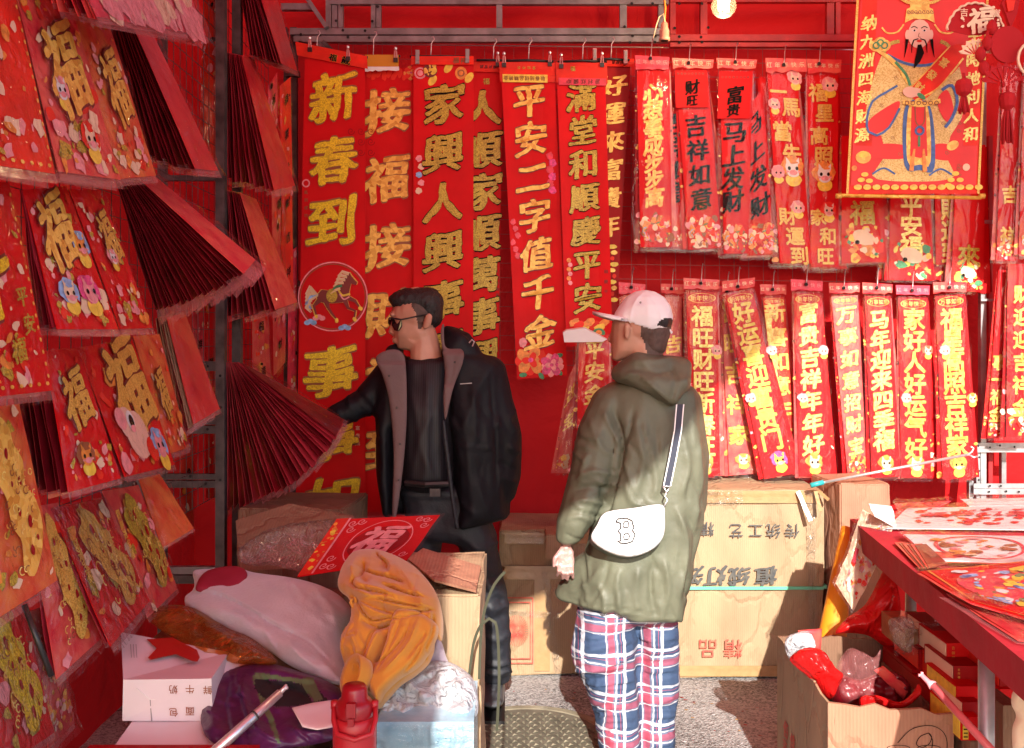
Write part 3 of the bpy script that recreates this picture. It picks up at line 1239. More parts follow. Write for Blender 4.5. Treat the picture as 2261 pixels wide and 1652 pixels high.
mb.lathe(c, [(0.017, 0.07), (0.02, 0.08), (0.02, 0.13), (0.01, 0.15)], M['greyplas'], 14)
mb.build('socket', e, smooth=True)
cord([c + Vector((0, 0, 0.14)), c + Vector((0.01, 0.1, 0.3)), c + Vector((0.0, 0.3, 0.62))], 0.004, M['cream'], 'cord', e)
pl = bpy.data.lights.new('bulb_light', 'POINT')
pl.energy = 5
pl.color = (1, 0.72, 0.4)
pl.shadow_soft_size = 0.04
po = bpy.data.objects.new('bulb_light', pl)
po.location = (0, 0, -0.075)
po.parent = e
COL.objects.link(po)

c = W(1467, 90, 4.3)
e = thing('lamp_holder', 'empty pale lamp socket hanging on a twisted cord', 'lamp holder', c)
pk = mk('pinkish ceramic', (0.62, 0.30, 0.22), 0.4)
mb = MB()
mb.lathe(c, [(0.024, 0.0), (0.024, 0.012), (0.021, 0.014), (0.021, 0.045), (0.017, 0.05), (0.014, 0.075), (0.006, 0.085)], pk, 18)
mb.build('socket', e, smooth=True)
mb = MB()
mb.lathe(c + Vector((0, 0, -0.0015)), [(0.018, 0.0), (0.018, 0.001)], M['hole'], 16)  # black disc paints the dark inside of the socket
mb.build('opening', e)
cord([c + Vector((0, 0, 0.08)), c + Vector((0.004, 0, 0.14)), c + Vector((-0.004, 0, 0.22)), c + Vector((-0.01, 0.02, 0.34))], 0.0045, M['orange'], 'cord', e)
cord([c + Vector((0, -0.01, 0.08)), c + Vector((-0.005, -0.01, 0.115)), c + Vector((-0.025, -0.012, 0.10)), c + Vector((-0.038, -0.012, 0.06)), c + Vector((-0.05, -0.012, 0.01))], 0.003, M['cream'], 'wire_end', e)

# ============================================================ HANGINGS ON THE BACK WALL
def clip(px, py, Y, parent, kind=0, s=1.0):
    mb = MB()
    c = W(px, py, Y)
    if kind == 0:
        mb.box((c[0] - 0.010 * s, c[1] - 0.014, c[2] - 0.035 * s), (c[0] + 0.010 * s, c[1] + 0.008, c[2] - 0.016 * s), M['black'])
        mb.tube([c + Vector((-0.006, -0.006, -0.017)), c + Vector((-0.004, -0.012, 0.012)), c + Vector((0.0, -0.008, 0.03)), c + Vector((0.004, -0.012, 0.012)), c + Vector((0.006, -0.006, -0.017))], 0.0035, M['pinkclip'], 6)
        mb.lathe(c + Vector((0, -0.01, 0.024)), [(0.007, 0), (0.008, 0.006), (0.004, 0.012)], M['chrome'], 8)
    else:
        mb.box((c[0] - 0.009, c[1] - 0.014, c[2] - 0.035), (c[0] + 0.009, c[1] + 0.01, c[2] + 0.03), M['greyplas'] if kind == 1 else M['pinkclip'])
        mb.box((c[0] - 0.006, c[1] - 0.018, c[2] - 0.020), (c[0] + 0.006, c[1] - 0.0141, c[2] + 0.024), M['greyplas'])
    return mb.build('clip', parent)


def hanger(label, bar, hook, clips, Y, kind=0):
    e = thing('clip_hanger', label, 'hanger', W(hook[0], hook[1], Y), 'clip hangers above the long couplets')
    mb = MB()
    mb.tube([W(x, y, Y) for x, y in bar], 0.006, M['black'], 8)
    mb.build('bar', e, smooth=True)
    mb = MB()
    hx, hy = hook
    bx, by = bar[len(bar) // 2]
    pts = [W(hx - 1, by + 1, Y)] + [W(hx + a, hy + b, Y) for a, b in ((0, 12), (0, 3), (3, -3), (7, -8), (5, -14), (1, -13))]
    mb.tube(pts, 0.0025, M['wire'], 6)
    mb.build('hook', e, smooth=True)
    for (x, y) in clips:
        clip(x, y, Y - 0.008, e, kind)
    return e


hanger('sloping black hanger with two clips over the first long couplet', [(660, 92), (715, 108), (772, 121), (812, 127)], (700, 82), [(685, 99), (769, 119)], 4.66)
hanger('black clip hanger over the ochre card strip', [(760, 124), (825, 124), (884, 124)], (825, 84), [(874, 122)], 4.70)
hanger('hanger with two grey square clips over the third couplet', [(905, 125), (975, 124), (1042, 126)], (952, 95), [(922, 126), (1032, 124)], 4.70, 1)
hanger('black clip hanger behind the narrow fourth couplet', [(1052, 133), (1095, 133), (1130, 134)], (1090, 100), [(1099, 132)], 4.73)
hanger('black clip hanger with two clips over the orange gold couplet', [(1108, 135), (1165, 133), (1222, 136)], (1168, 98), [(1113, 133), (1214, 131)], 4.69)
hanger('black clip hanger over the couplet with the pink strip', [(1232, 137), (1285, 134), (1340, 136)], (1287, 98), [(1239, 136), (1329, 133)], 4.68)
hanger('hanger with pink plastic clips over the dim rear couplet', [(1305, 132), (1345, 130), (1390, 133)], (1350, 96), [(1313, 122), (1381, 126)], 4.76, 2)

GL = 'long red couplets on the back wall'


def banner(name, label, group, quad, Y, chars='', y0=0, y1=0, size=100, cm='gold', ol=None, style='brush', xo=0, x1o=None, extra=None,
           mat='red', film=False, header=None, seed=0, amp=0.0018, curl=0.0, sx=1.0, border=None, cat='couplet', fmat=None, jag=0.0, ang=0.0):
    c = W((quad[0][0] + quad[1][0]) / 2, quad[0][1], Y if not isinstance(Y, (list, tuple)) else Y[0])
    e = thing(name, label, cat, c, group)
    sh = Sheet(quad, Y, amp=amp, curl=curl, seed=seed)
    mb = MB()
    sh.grid(mb, M[mat], 4, 16)
    mb.build('paper', e)
    if film and size > 30 and cat == 'couplet':
        # further copies hung on the same hook, showing at the sides
        for kk, (dx1, dx2) in enumerate(((-5 - 4 * RND.random(), -9 - 6 * RND.random()), (5 + 3 * RND.random(), 9 + 9 * RND.random()), (2, 19 + 8 * RND.random()), (-2, -18 - 6 * RND.random()))[:4 if (group or '').endswith('upper row') else 2]):
            Yk = [(y_ + 0.016 * (kk + 1)) for y_ in (Y if isinstance(Y, (list, tuple)) else [Y] * 4)]
            dyk = RND.uniform(-3, 5)
            q2 = [(quad[0][0] + dx1 * 0.4, quad[0][1] + 4), (quad[1][0] + dx1 * 0.4, quad[1][1] + 4), (quad[2][0] + dx2, quad[2][1] + dyk), (quad[3][0] + dx2, quad[3][1] + dyk)]
            s3 = Sheet(q2, Yk, amp=0.002, seed=seed + kk + 1)
            mb = MB()
            s3.grid(mb, M[('crimson', 'red', 'red2')[(int(seed) + kk) % 3]], 2, 8)
            bp_ = mb.build('rear_copy', e)
            d3 = Deco(s3)
            d3.mottle(0.02, s3.asp * 0.72, 0.98, s3.asp * 0.99, 14, 0.08, [M['pinkpr'], M['orange'], M['goldor'], M['cream']], 0)
            for j_ in range(6):
                d3.mottle(0.0, s3.asp * (0.12 + 0.1 * j_), 0.2 if kk == 0 else 1.0, s3.asp * (0.16 + 0.1 * j_), 2, 0.05, [M['goldor'], M['darkline']], 0)
            d3.build('print', bp_)
            s3.film(bp_, M['filmup'], nu=4, nv=10)
    d = Deco(sh)
    n = len(chars)
    for i, c_ in enumerate(chars):
        py = y0 + (y1 - y0) * (i / max(1, n - 1))
        v = None
        # find the sheet point on its middle line at this height
        L = PJ(sh.uv(0.5, 0))
        Q = PJ(sh.uv(0.5, 1))
        t = (py - L[1]) / (Q[1] - L[1])
        pxm = L[0] + (Q[0] - L[0]) * t + xo + ((x1o - xo) * (i / max(1, n - 1)) if x1o is not None else 0)
        u, y = sh.ip(pxm, py)
        d = Deco(sh)
        d.ch(c_, u, y, sh.px(size), M[cm], 3, style, ang, M[ol] if ol else None, sx)
        d.build('character', e)
    if extra:
        d = Deco(sh)
        extra(d, sh)
        d.build('picture', e)
    if header:
        hq, hm, fn = header
        hs = Sheet(hq, (Y if not isinstance(Y, (list, tuple)) else Y[0]) - 0.012, amp=0.002, seed=seed)
        mb = MB()
        hs.grid(mb, M[hm], 6, 3, 0.002)
        h = mb.build('header_card', e)
        if fn:
            d = Deco(hs)
            fn(d, hs)
            d.build('print', h)
    if film:
        sh.film(e, M[fmat or 'film'], jag=jag)
    return e, sh


def hprint(txt, x=0.6, size=0.08, mat='ink', y=None, dx=0.09, ang=0.0, style='plain'):
    def f(d, sh):
        for i, c_ in enumerate(txt):
            d.ch(c_, x + i * dx, (y if y is not None else sh.asp * 0.5), size, M[mat], 1, style, ang)
    return f


def x_b1(d, sh):
    x, y = sh.ip(735, 655)
    r = sh.px(77)
    d.ring(x, y, r, r * 0.035, M['pinkpr'], 1)
    d.ring(x, y, r * 0.94, r * 0.02, M['brown'], 1)
    d.horse(x + 0.02, y - 0.02, r * 0.84, 2, body=M['goldcard'], mane=M['cream'])
    d.horse(x + 0.024, y - 0.018, r * 0.80, 5, body=mk('horse red brown', (0.20, 0.015, 0.012), 0.5), mane=mk('horse cream mane', (0.8, 0.55, 0.3), 0.5))
    for q in ((-0.62, 0.75, 'lblue'), (-0.38, 0.62, 'pinkpr'), (0.35, 0.9, 'lblue')):
        for k in range(3):
            d.ell(x + r * (q[0] + 0.09 * (k - 1)), y + r * (q[1] - 0.04 * (k == 1)), r * 0.09, r * 0.07, M[q[2]], 5)
    for i, c_ in enumerate('馬到成功'):
        u, yy = sh.ip(676, 425 + i * 17)
        d.ch(c_, u, yy, sh.px(9), M['brown'], 1, 'plain')
    for i, c_ in enumerate('富贵成'):
        u, yy = sh.ip(790, 945 + i * 17)
        d.ch(c_, u, yy, sh.px(10), M['cream'], 1, 'plain')
    u, yy = sh.ip(676, 405)
    d.ring(u, yy, sh.px(9), sh.px(3), M['pinkpr'], 1)
    for i in range(9):
        u, yy = sh.ip(775 + 22 * (i % 3), 290 + 18 * (i // 3) * 1.3)
        d.swirl(u, yy, sh.px(9), M['red2'], 1)


e, b1 = banner('couplet_banner', 'long red couplet reading 新春到 with a galloping horse roundel halfway down', GL,
               [(673, 130), (806, 130), (807, 1150), (652, 1150)], 4.66, seed=1, extra=x_b1,
               header=([(652, 92), (810, 124), (812, 152), (656, 122)], 'redor', lambda d, sh: (d.ch('福', 0.52, 0.12, 0.11, M['ink'], 2, 'brush', 0.2, M['yellow']), d.ch('歲', 0.70, 0.12, 0.13, M['ink'], 2, 'brush', 0.2, M['yellow']))))
d = Deco(b1)
for c_, px_, py_, s_ in (('新', 738, 215, 112), ('春', 737, 355, 110), ('到', 734, 488, 118), ('事', 730, 820, 118), ('事', 730, 962, 118), ('如', 733, 1108, 120)):
    u, y = b1.ip(px_, py_)
    d = Deco(b1)
    d.ch(c_, u, y, b1.px(s_), M['gold'], 4, 'brush', 0, M['brown'])
    d.build('character', e)

def flowers_top(d, sh):
    for i in range(9):
        d.ell(0.1 + 0.1 * i, 0.10 + 0.05 * (i % 2), 0.05, 0.10, M['redor'], 1, ang=0.3 * (i % 3), n=10, wob=0.3)
    d.peony(0.92, 0.10, 0.14, M['redor'], M['orange'], 2)


banner('couplet_banner', 'long red couplet with embossed gold 接福 characters behind the first one', GL,
       [(803, 150), (917, 150), (918, 1130), (800, 1130)], 4.735, '接福接財神到', 245, 990, 104, 'goldor', 'brown', xo=-4, seed=2, extra=flowers_top, mat='red')
e = thing('card_strip', 'plain ochre card strip with torn white lower edge', 'card strip', W(843, 140, 4.69))
sh = Sheet([(806, 121), (880, 121), (880, 147), (806, 147)], 4.69, amp=0.001)
mb = MB()
sh.grid(mb, mk('ochre card', (0.62, 0.26, 0.01), 0.6, var=0.06), 4, 2, 0.002)
mb.build('card', e)
sh = Sheet([(800, 147.3), (881, 147.3), (881, 155), (800, 157)], 4.69, amp=0.001)
mb = MB()
sh.grid(mb, M['white'], 14, 2, 0.002, jag=0.5)
mb.build('torn_edge', e)


def x_b3(d, sh):
    for (px_, py_, kind) in ((928, 162, 0), (950, 156, 1), (990, 150, 2), (1018, 162, 3), (1036, 172, 4), (955, 178, 4)):
        u, y = sh.ip(px_, py_)
        r = sh.px(13)
        if kind == 0:
            d.ell(u, y, r, r, M['pinkpr'], 1)
            d.ring(u, y, r * 0.7, r * 0.2, M['red'], 2)
        elif kind == 1:
            d.ell(u, y, r * 1.2, r * 1.2, M['darkline'], 2)
            d.mottle(u - r * 0.8, y - r * 0.8, u + r * 0.8, y + r * 0.8, 9, r * 0.35, [M['yellow'], M['goldor']], 3)
        elif kind in (2, 4):
            d.ell(u, y, r * 0.6, r, M['yellow'], 1, ang=0.6)
        else:
            d.ell(u, y, r, r * 1.1, M['orange'], 1)
            d.ring(u, y, r * 0.6, r * 0.2, M['brown'], 2)
    for k in range(5):
        u, y = sh.ip(925 + 5 * (k % 2), 350 + k * 18)
        d.ell(u, y, sh.px(7), sh.px(7), [M['pinkpr'], M['cream'], M['lblue']][k % 3], 1, wob=0.3)


banner('couplet_banner', 'long red couplet reading 家興人興 with fruit printed at its top', GL,
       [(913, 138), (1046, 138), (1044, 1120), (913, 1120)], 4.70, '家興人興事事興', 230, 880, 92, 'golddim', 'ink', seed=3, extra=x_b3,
       header=([(908, 124), (1046, 124), (1046, 143), (908, 143)], 'redor', hprint('福祥', 0.72, 0.10, 'brown', dx=0.12, style='brush')))


def x_b4(d, sh):
    u, y = sh.ip(1074, 180)
    d.ch('福', u, y, sh.px(14), M['golddim'], 1, 'round')
    for i, c_ in enumerate('人順家順萬事'):
        u, y = sh.ip(1098, 600 + i * 13)
        d.ch(c_, u, y, sh.px(8), M['darkline'], 1, 'plain')


banner('couplet_banner', 'narrow looking red couplet half hidden, its gold 順 characters cut by the one in front', GL,
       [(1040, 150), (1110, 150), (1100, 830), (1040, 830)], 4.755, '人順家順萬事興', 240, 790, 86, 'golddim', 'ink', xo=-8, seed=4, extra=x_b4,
       header=([(1045, 136), (1108, 138), (1108, 160), (1045, 158)], 'redor', hprint('精品对联', 0.3, 0.12, 'darkline', dx=0.15, style='brush')))


def x_b5(d, sh):
    u, y = sh.ip(1172, 795)
    d.peony(u, y, sh.px(34), M['orange'], M['redor'], 2)
    u, y = sh.ip(1218, 806)
    d.peony(u, y, sh.px(26), M['magenta'], M['pinkpr'], 2)
    for k, (a, b) in enumerate(((1155, 828), (1195, 830), (1150, 780), (1234, 785), (1235, 822), (1160, 812))):
        u, y = sh.ip(a, b)
        d.ell(u, y, sh.px(9), sh.px(5), M['green'], 1, ang=k)
    for k in range(6):
        u, y = sh.ip(1214 + 6 * (k % 2), 345 + 15 * k)
        d.ell(u, y, sh.px(8), sh.px(9), M['magenta'] if k % 2 else M['pink'], 1, wob=0.4)
        u, y = sh.ip(1133 + 5 * (k % 3), 490 + 15 * k)
        d.ell(u, y, sh.px(6), sh.px(7), M['pink'], 1, wob=0.4)
    u, y = sh.ip(1155, 757)
    d.ell(u, y, sh.px(9), sh.px(11), M['pinkpr'], 1, wob=0.3)


def hd5(d, sh):
    d.poly([(0.05, 0.22), (0.86, 0.22), (0.86, 0.36), (0.05, 0.36)], M['yellow'], 1)
    for i, c_ in enumerate('金艳精品绒绒春联'):
        d.ch(c_, 0.11 + 0.095 * i, 0.29, 0.085, M['darkline'], 2, 'plain', math.pi)
    for i in range(4):
        d.ch('吉祥如意'[i], 0.35 + 0.09 * i, 0.1, 0.06, M['golddim'], 2, 'plain', math.pi)


banner('couplet_banner', 'red couplet in orange gold reading 平安二字值千金 with peonies at the foot', GL,
       [(1106, 150), (1224, 150), (1252, 829), (1142, 838)], [4.69, 4.69, 4.66, 4.66], '平安二字值千金', 222, 732, 78, 'goldor', 'darkline', seed=5, extra=x_b5,
       header=([(1102, 137), (1226, 139), (1226, 182), (1104, 180)], 'redor', hd5), curl=0.01, sx=0.95)


def x_b6(d, sh):
    for k in range(7):
        u, y = sh.ip(1268 + 11 * k, 712 + 6 * (k % 3))
        d.ell(u, y, sh.px(13), sh.px(8), [M['orange'], M['redor'], M['yellow']][k % 3], 1 + k % 2, ang=-0.5, wob=0.3)
    u, y = sh.ip(1322, 735)
    d.ell(u, y, sh.px(14), sh.px(10), M['green'], 3)
    d.ell(u, y, sh.px(7), sh.px(6), M['orange'], 4)
    for k in range(6):
        u, y = sh.ip(1256 + 3 * (k % 2), 575 + 10 * k)
        d.ell(u, y, sh.px(5), sh.px(5), M['pinkpr'] if k % 2 else M['orange'], 1)
    for i, c_ in enumerate('順慶平'):
        u, y = sh.ip(1338, 600 + i * 22)
        d.ch(c_, u, y, sh.px(9), M['darkline'], 1, 'plain')


def hd6(d, sh):
    d.poly([(0.04, 0.30), (0.97, 0.30), (0.97, 0.44), (0.04, 0.44)], M['pink'], 1)
    for i, c_ in enumerate('中國红村游'):
        d.ch(c_, 0.24 + 0.14 * i, 0.37, 0.10, M['darkline'], 2, 'brush', math.pi)
    d.ch('福', 0.33, 0.12, 0.10, M['golddim'], 2, 'round')


banner('couplet_banner', 'red couplet reading 滿堂和順慶平安 in dull gold under a pink strip', GL,
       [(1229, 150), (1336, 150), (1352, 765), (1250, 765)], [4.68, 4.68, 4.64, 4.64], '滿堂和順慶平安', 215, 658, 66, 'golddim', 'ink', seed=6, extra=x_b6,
       header=([(1227, 138), (1340, 140), (1342, 184), (1229, 182)], 'redor', hd6), curl=0.01)


def x_b7(d, sh):
    for k in range(10):
        u, y = sh.ip(1352 + 4 * (k % 2), 545 + 13 * k)
        d.ell(u, y, sh.px(12 - 3 * (k % 3)), sh.px(5), [M['yellow'], M['goldor'], M['redor']][k % 3], 1 + k % 2, wob=0.2)


banner('couplet_banner', 'dim red couplet reading 好運來 hanging furthest back beside the wrapped ones', GL,
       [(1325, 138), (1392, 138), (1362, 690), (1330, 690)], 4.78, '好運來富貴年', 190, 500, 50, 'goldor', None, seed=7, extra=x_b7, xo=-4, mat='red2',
       header=([(1310, 128), (1400, 130), (1400, 148), (1310, 146)], 'redor', hprint('吉祥好', 0.5, 0.09, 'ink', dx=0.1, style='brush', ang=math.pi)))

# ------------------------------------------------- wrapped couplets, upper row
GU = 'wrapped couplets in the upper row'


def top_tag(quad, Y, parent, mat='crimson', hx=None, hy=None):
    sh = Sheet(quad, Y - 0.02, amp=0.002, seed=RND.random() * 5)
    mb = MB()
    sh.grid(mb, M[mat], 8, 3, 0.0015, jag=0.25)
    o = mb.build('header_card', parent)
    d = Deco(sh)
    for i in range(5):
        d.ch('红年年快乐福'[i], 0.08 + 0.2 * i, sh.asp * 0.5, 0.14, M['pinkpr'] if mat != 'crimson' else M['cream'], 1, 'plain')
    d.build('print', o)
    x = hx if hx is not None else (quad[0][0] + quad[1][0]) / 2
    y = hy if hy is not None else quad[0][1]
    mb = MB()
    mb.tube([W(x - 2, y + 14, Y - 0.026), W(x, y, Y - 0.03), W(x + 1, y - 18, Y + 0.0), W(x + 3, y - 32, Y + 0.06), W(x + 5, y - 28, Y + 0.075)], 0.0022, M['wire'], 6)
    mb.build('hook', parent, smooth=True)
    mb = MB()
    c = W(x - 2, y + 12, Y - 0.026)
    mb.lathe(c + Vector((0, -0.004, 0)), [(0.007, -0.006), (0.009, 0), (0.006, 0.008)], M['black'], 8)
    mb.build('eyelet', parent)
    return o


def ribbon_foot(n=60, cols=('cream', 'orange', 'redor', 'brown', 'pinkpr')):
    def f(d, sh):
        a = sh.asp
        d.mottle(0.08, a - 0.95, 0.92, a - 0.1, n, 0.10, [M[c] for c in cols], 1)
        d.horse(0.5, a - 0.62, 0.44, 5, body=M['redor'], mane=M['orange'], sad=M['cream'])
    return f


def pony_foot(pos, r=0.22):
    def f(d, sh):
        for (px_, py_, m1, m2) in pos:
            u, y = sh.ip(px_, py_)
            d.pony(u, y, r, 4, M[m1], M[m2])
    return f


e, s_ = banner('wrapped_couplet', 'wrapped couplet in blurred gold reading 心想事成步步高', GU, [(1406, 150), (1478, 150), (1484, 546), (1414, 546)], 4.66,
               '心想事成步步高', 205, 436, 44, 'goldor', 'orange', xo=-2, seed=11, extra=ribbon_foot(), film=True, fmat='filmup', mat='red')
top_tag([(1402, 122), (1478, 126), (1476, 152), (1404, 150)], 4.66, e, 'pink', 1438, 118)
e, s_ = banner('wrapped_couplet', 'wrapped couplet with black 吉祥如意 sticker, part hidden behind its neighbour', GU, [(1480, 240), (1512, 240), (1516, 548), (1484, 548)], 4.70,
               '吉祥如意', 275, 425, 50, 'ink', None, xo=-8, seed=12, extra=ribbon_foot(30), film=True, fmat='filmup')
e, s_ = banner('wrapped_couplet', 'tilted wrapped couplet with black 吉祥如意 below a smaller 财旺 card', GU, [(1492, 160), (1562, 162), (1594, 548), (1520, 552)], 4.67,
               '吉祥如意', 278, 440, 50, 'ink', None, seed=13, extra=ribbon_foot(), film=True, fmat='filmup')
top_tag([(1484, 128), (1576, 132), (1574, 150), (1486, 150)], 4.67, e, 'crimson', 1522, 128)
sh = Sheet([(1490, 156), (1561, 156), (1565, 237), (1492, 238)], 4.655, amp=0.002)
mb = MB()
sh.grid(mb, M['red'], 4, 4, 0.001)
cc = mb.build('small_card', e)
d = Deco(sh)
d.ch('财', 0.52, 0.52, 0.46, M['ink'], 2)
d.ch('旺', 0.5, 0.92, 0.36, M['ink'], 2)
for i in range(8):
    d.ch('新春快乐恭喜发财'[i], 0.1 + 0.11 * i, 0.1, 0.08, M['darkline'], 1, 'plain')
d.build('lettering', cc)
e, s_ = banner('wrapped_couplet', 'wrapped couplet with black 马上发财 below a 富贵 card', GU, [(1590, 160), (1662, 162), (1652, 560), (1598, 560)], 4.66,
               '马上发财', 292, 446, 52, 'ink', None, xo=-4, x1o=-8, seed=14, extra=ribbon_foot(), film=True, fmat='filmup')
top_tag([(1582, 128), (1672, 132), (1668, 152), (1584, 150)], 4.66, e, 'crimson', 1625, 126)
sh = Sheet([(1588, 158), (1662, 158), (1655, 262), (1584, 262)], 4.645, amp=0.002)
mb = MB()
sh.grid(mb, M['red'], 4, 4, 0.001)
cc = mb.build('small_card', e)
d = Deco(sh)
d.ch('富', 0.5, 0.72, 0.55, M['ink'], 2)
d.ch('贵', 0.48, 1.18, 0.42, M['ink'], 2)
for i in range(8):
    d.ch('恭贺新禧吉祥如意'[i], 0.1 + 0.11 * i, 0.18, 0.08, M['darkline'], 1, 'plain')
d.build('lettering', cc)
e, s_ = banner('wrapped_couplet', 'leaning wrapped couplet with slanted black 马上发财 showing gold coins', GU, [(1640, 250), (1682, 200), (1722, 562), (1650, 565)], 4.68,
               '马上发财', 275, 455, 50, 'ink', None, seed=15, extra=ribbon_foot(), film=True, fmat='filmup')
e, s_ = banner('wrapped_couplet', 'sliver of a wrapped black-lettered couplet beside the slanted one', GU, [(1676, 170), (1690, 170), (1752, 555), (1712, 562)], 4.70,
               '上发财', 330, 455, 44, 'ink', None, xo=-8, seed=16, extra=ribbon_foot(24), film=True, fmat='filmup')
e, s_ = banner('wrapped_couplet', 'wrapped couplet in brown gold reading 一馬當先 with white ponies', GU, [(1694, 155), (1760, 160), (1792, 582), (1722, 582)], 4.66,
               '', seed=17, film=True, fmat='filmup',
               extra=lambda d, sh: [d.pony(*sh.ip(a, b), r_, 4, M[c1], M[c2]) for a, b, r_, c1, c2 in ((1755, 175, .22, 'facepr', 'pinkpr'), (1710, 232, .18, 'facepr', 'pinkpr'), (1750, 372, .34, 'white', 'orange'), (1762, 460, .2, 'facepr', 'pinkpr'), (1718, 382, .2, 'pinkpr', 'pinkpr'))])
d = Deco(s_)
for c_, a, b, z in (('一', 1718, 203, 40), ('馬', 1746, 237, 44), ('當', 1727, 290, 46), ('先', 1748, 340, 44), ('財', 1738, 478, 40), ('運', 1755, 522, 42), ('到', 1765, 565, 42)):
    u, y = s_.ip(a, b)
    d = Deco(s_)
    d.ch(c_, u, y, s_.px(z), M['goldcard'], 3, 'round', 0, M['darkline'])
    d.build('character', e)
top_tag([(1690, 128), (1780, 130), (1782, 156), (1692, 160)], 4.66, e, 'crimson', 1732, 132)
e, s_ = banner('wrapped_couplet', 'wrapped couplet in brown gold reading 福星高照 just left of the robed figure scroll', GU, [(1782, 165), (1850, 165), (1852, 590), (1790, 590)], 4.67,
               '', seed=18, film=True, fmat='filmup', mat='red',
               extra=lambda d, sh: [d.pony(*sh.ip(a, b), r_, 4, M[c1], M[c2]) for a, b, r_, c1, c2 in ((1832, 190, .24, 'facepr', 'pinkpr'), (1820, 385, .34, 'white', 'orange'), (1830, 465, .24, 'facepr', 'redor'))])
d = Deco(s_)
for c_, a, b, z in (('福', 1806, 205, 42), ('星', 1820, 250, 42), ('高', 1808, 300, 42), ('照', 1818, 345, 44), ('家', 1806, 480, 38), ('和', 1828, 522, 40), ('旺', 1822, 566, 40)):
    u, y = s_.ip(a, b)
    d = Deco(s_)
    d.ch(c_, u, y, s_.px(z), M['goldcard'], 3, 'round', 0, M['darkline'])
    d.build('character', e)
top_tag([(1780, 130), (1858, 132), (1856, 160), (1784, 160)], 4.67, e, 'crimson', 1810, 130)


def fish_foot(d, sh):
    a = sh.asp
    d.mottle(0.1, a - 0.9, 0.9, a - 0.08, 46, 0.09, [M['yellow'], M['orange'], M['cream'], M['redor'], M['green']], 1)
    d.ell(0.5, a - 0.6, 0.26, 0.18, M['cream'], 5, ang=0.4, wob=0.2)
    d.ell(0.35, a - 0.5, 0.05, 0.05, M['ink'], 6)


for (q, txt, ya, yb, sz, lab, sd, cm, m) in (
        ([(1858, 300), (1940, 300), (1958, 578), (1858, 582)], '福', 470, 470, 56, 'wrapped couplet with gold fish and coins poking out below the scroll', 21, 'golddim', 'red'),
        ([(1968, 300), (2050, 300), (2062, 620), (1962, 618)], '平安福', 452, 545, 50, 'wrapped couplet reading 平安福 poking out below the scroll', 22, 'goldlight', 'red'),
        ([(2062, 300), (2132, 300), (2138, 582), (2066, 585)], '財運到', 462, 558, 50, 'wrapped couplet reading 財運到 poking out below the scroll rod', 23, 'goldcard', 'red'),
        ([(2112, 320), (2176, 320), (2172, 645), (2100, 640)], '來', 565, 565, 50, 'short wrapped couplet ending in 來 next to the steel stand', 24, 'golddim', 'red')):
    e, s_ = banner('wrapped_couplet', lab, GU, q, 4.66 + 0.02 * (sd % 3), txt, ya, yb, sz, cm, 'darkline' if cm == 'goldcard' else None, 'round', seed=sd, extra=fish_foot if sd != 23 else None, film=True, mat=m, fmat='filmup')

# ------------------------------------------------- wrapped couplets, lower row
GD = 'wrapped couplets in the lower row'


def yearhead(txt='新年快乐'):
    def f(d, sh):
        for i, c_ in enumerate(txt):
            d.ch(c_, 0.22 + 0.19 * i, 0.2, 0.19, M['goldor'], 2, 'plain')
        d.ring(0.5, 0.2, 0.44, 0.03, M['goldor'], 1, ry=0.16)
    return f


def with_all(*fs):
    def f(d, sh):
        for q in fs:
            q(d, sh)
    return f


LR = [
    ([(1372, 655), (1420, 655), (1425, 1050), (1376, 1050)], '招财进宝', 720, 1000, 40, 'goldor', 'wrapped couplet mostly hidden behind the white cap', 4.74, 'crimson', 0),
    ([(1465, 655), (1505, 655), (1510, 1050), (1468, 1050)], '吉祥', 760, 900, 40, 'goldor', 'wrapped couplet seen between the cap and the bright 旺 couplet', 4.74, 'crimson', 0),
    ([(1515, 645), (1584, 645), (1590, 1050), (1525, 1050)], '福旺财旺新春旺', 698, 985, 48, 'goldlight', 'brightly lit wrapped couplet reading 福旺财旺 behind the hooded coat', 4.64, 'red', 1),
    ([(1592, 660), (1622, 660), (1672, 1045), (1610, 1050)], '富旺吉祥家', 690, 960, 46, 'goldor', 'wrapped couplet behind the leaning 好运 one', 4.70, 'crimson', 2),
    ([(1600, 652), (1662, 640), (1755, 1045), (1688, 1058)], '好运喜迎富贵门', 690, 970, 50, 'yellow', 'leaning wrapped couplet reading 好运喜迎富贵门 with a pony at the foot', 4.61, 'red', 3),
    ([(1684, 658), (1732, 656), (1760, 1045), (1722, 1048)], '新喜如意年生', 690, 960, 44, 'goldor', 'narrow wrapped couplet with a yellow side strip behind the leaning one', 4.69, 'redor', 4),
    ([(1752, 648), (1812, 648), (1832, 1050), (1765, 1052)], '富贵吉祥年年好', 692, 982, 46, 'goldlight', 'wrapped couplet reading 富贵吉祥年年好 in sparkling gold', 4.62, 'red', 5),
    ([(1836, 655), (1894, 652), (1915, 1052), (1872, 1055)], '万事如意招财宝', 695, 985, 40, 'goldlight', 'wrapped couplet with strong glare reading 万事如意', 4.65, 'crimson', 6),
    ([(1910, 655), (1966, 655), (1988, 1052), (1925, 1055)], '马年迎来四季福', 705, 972, 46, 'goldlight', 'wrapped couplet reading 马年迎来四季福 with two small figures below', 4.62, 'red', 7),
    ([(1984, 658), (2048, 658), (2056, 1055), (1990, 1055)], '家好人好运气好', 705, 990, 50, 'goldor', 'wrapped couplet reading 家好人好运气好 in the lower row', 4.63, 'red', 8),
    ([(2066, 655), (2130, 650), (2150, 1055), (2082, 1058)], '福星高照吉祥家', 705, 985, 52, 'goldor', 'wrapped couplet reading 福星高照吉祥家, last before the steel stand', 4.61, 'red', 9),
]
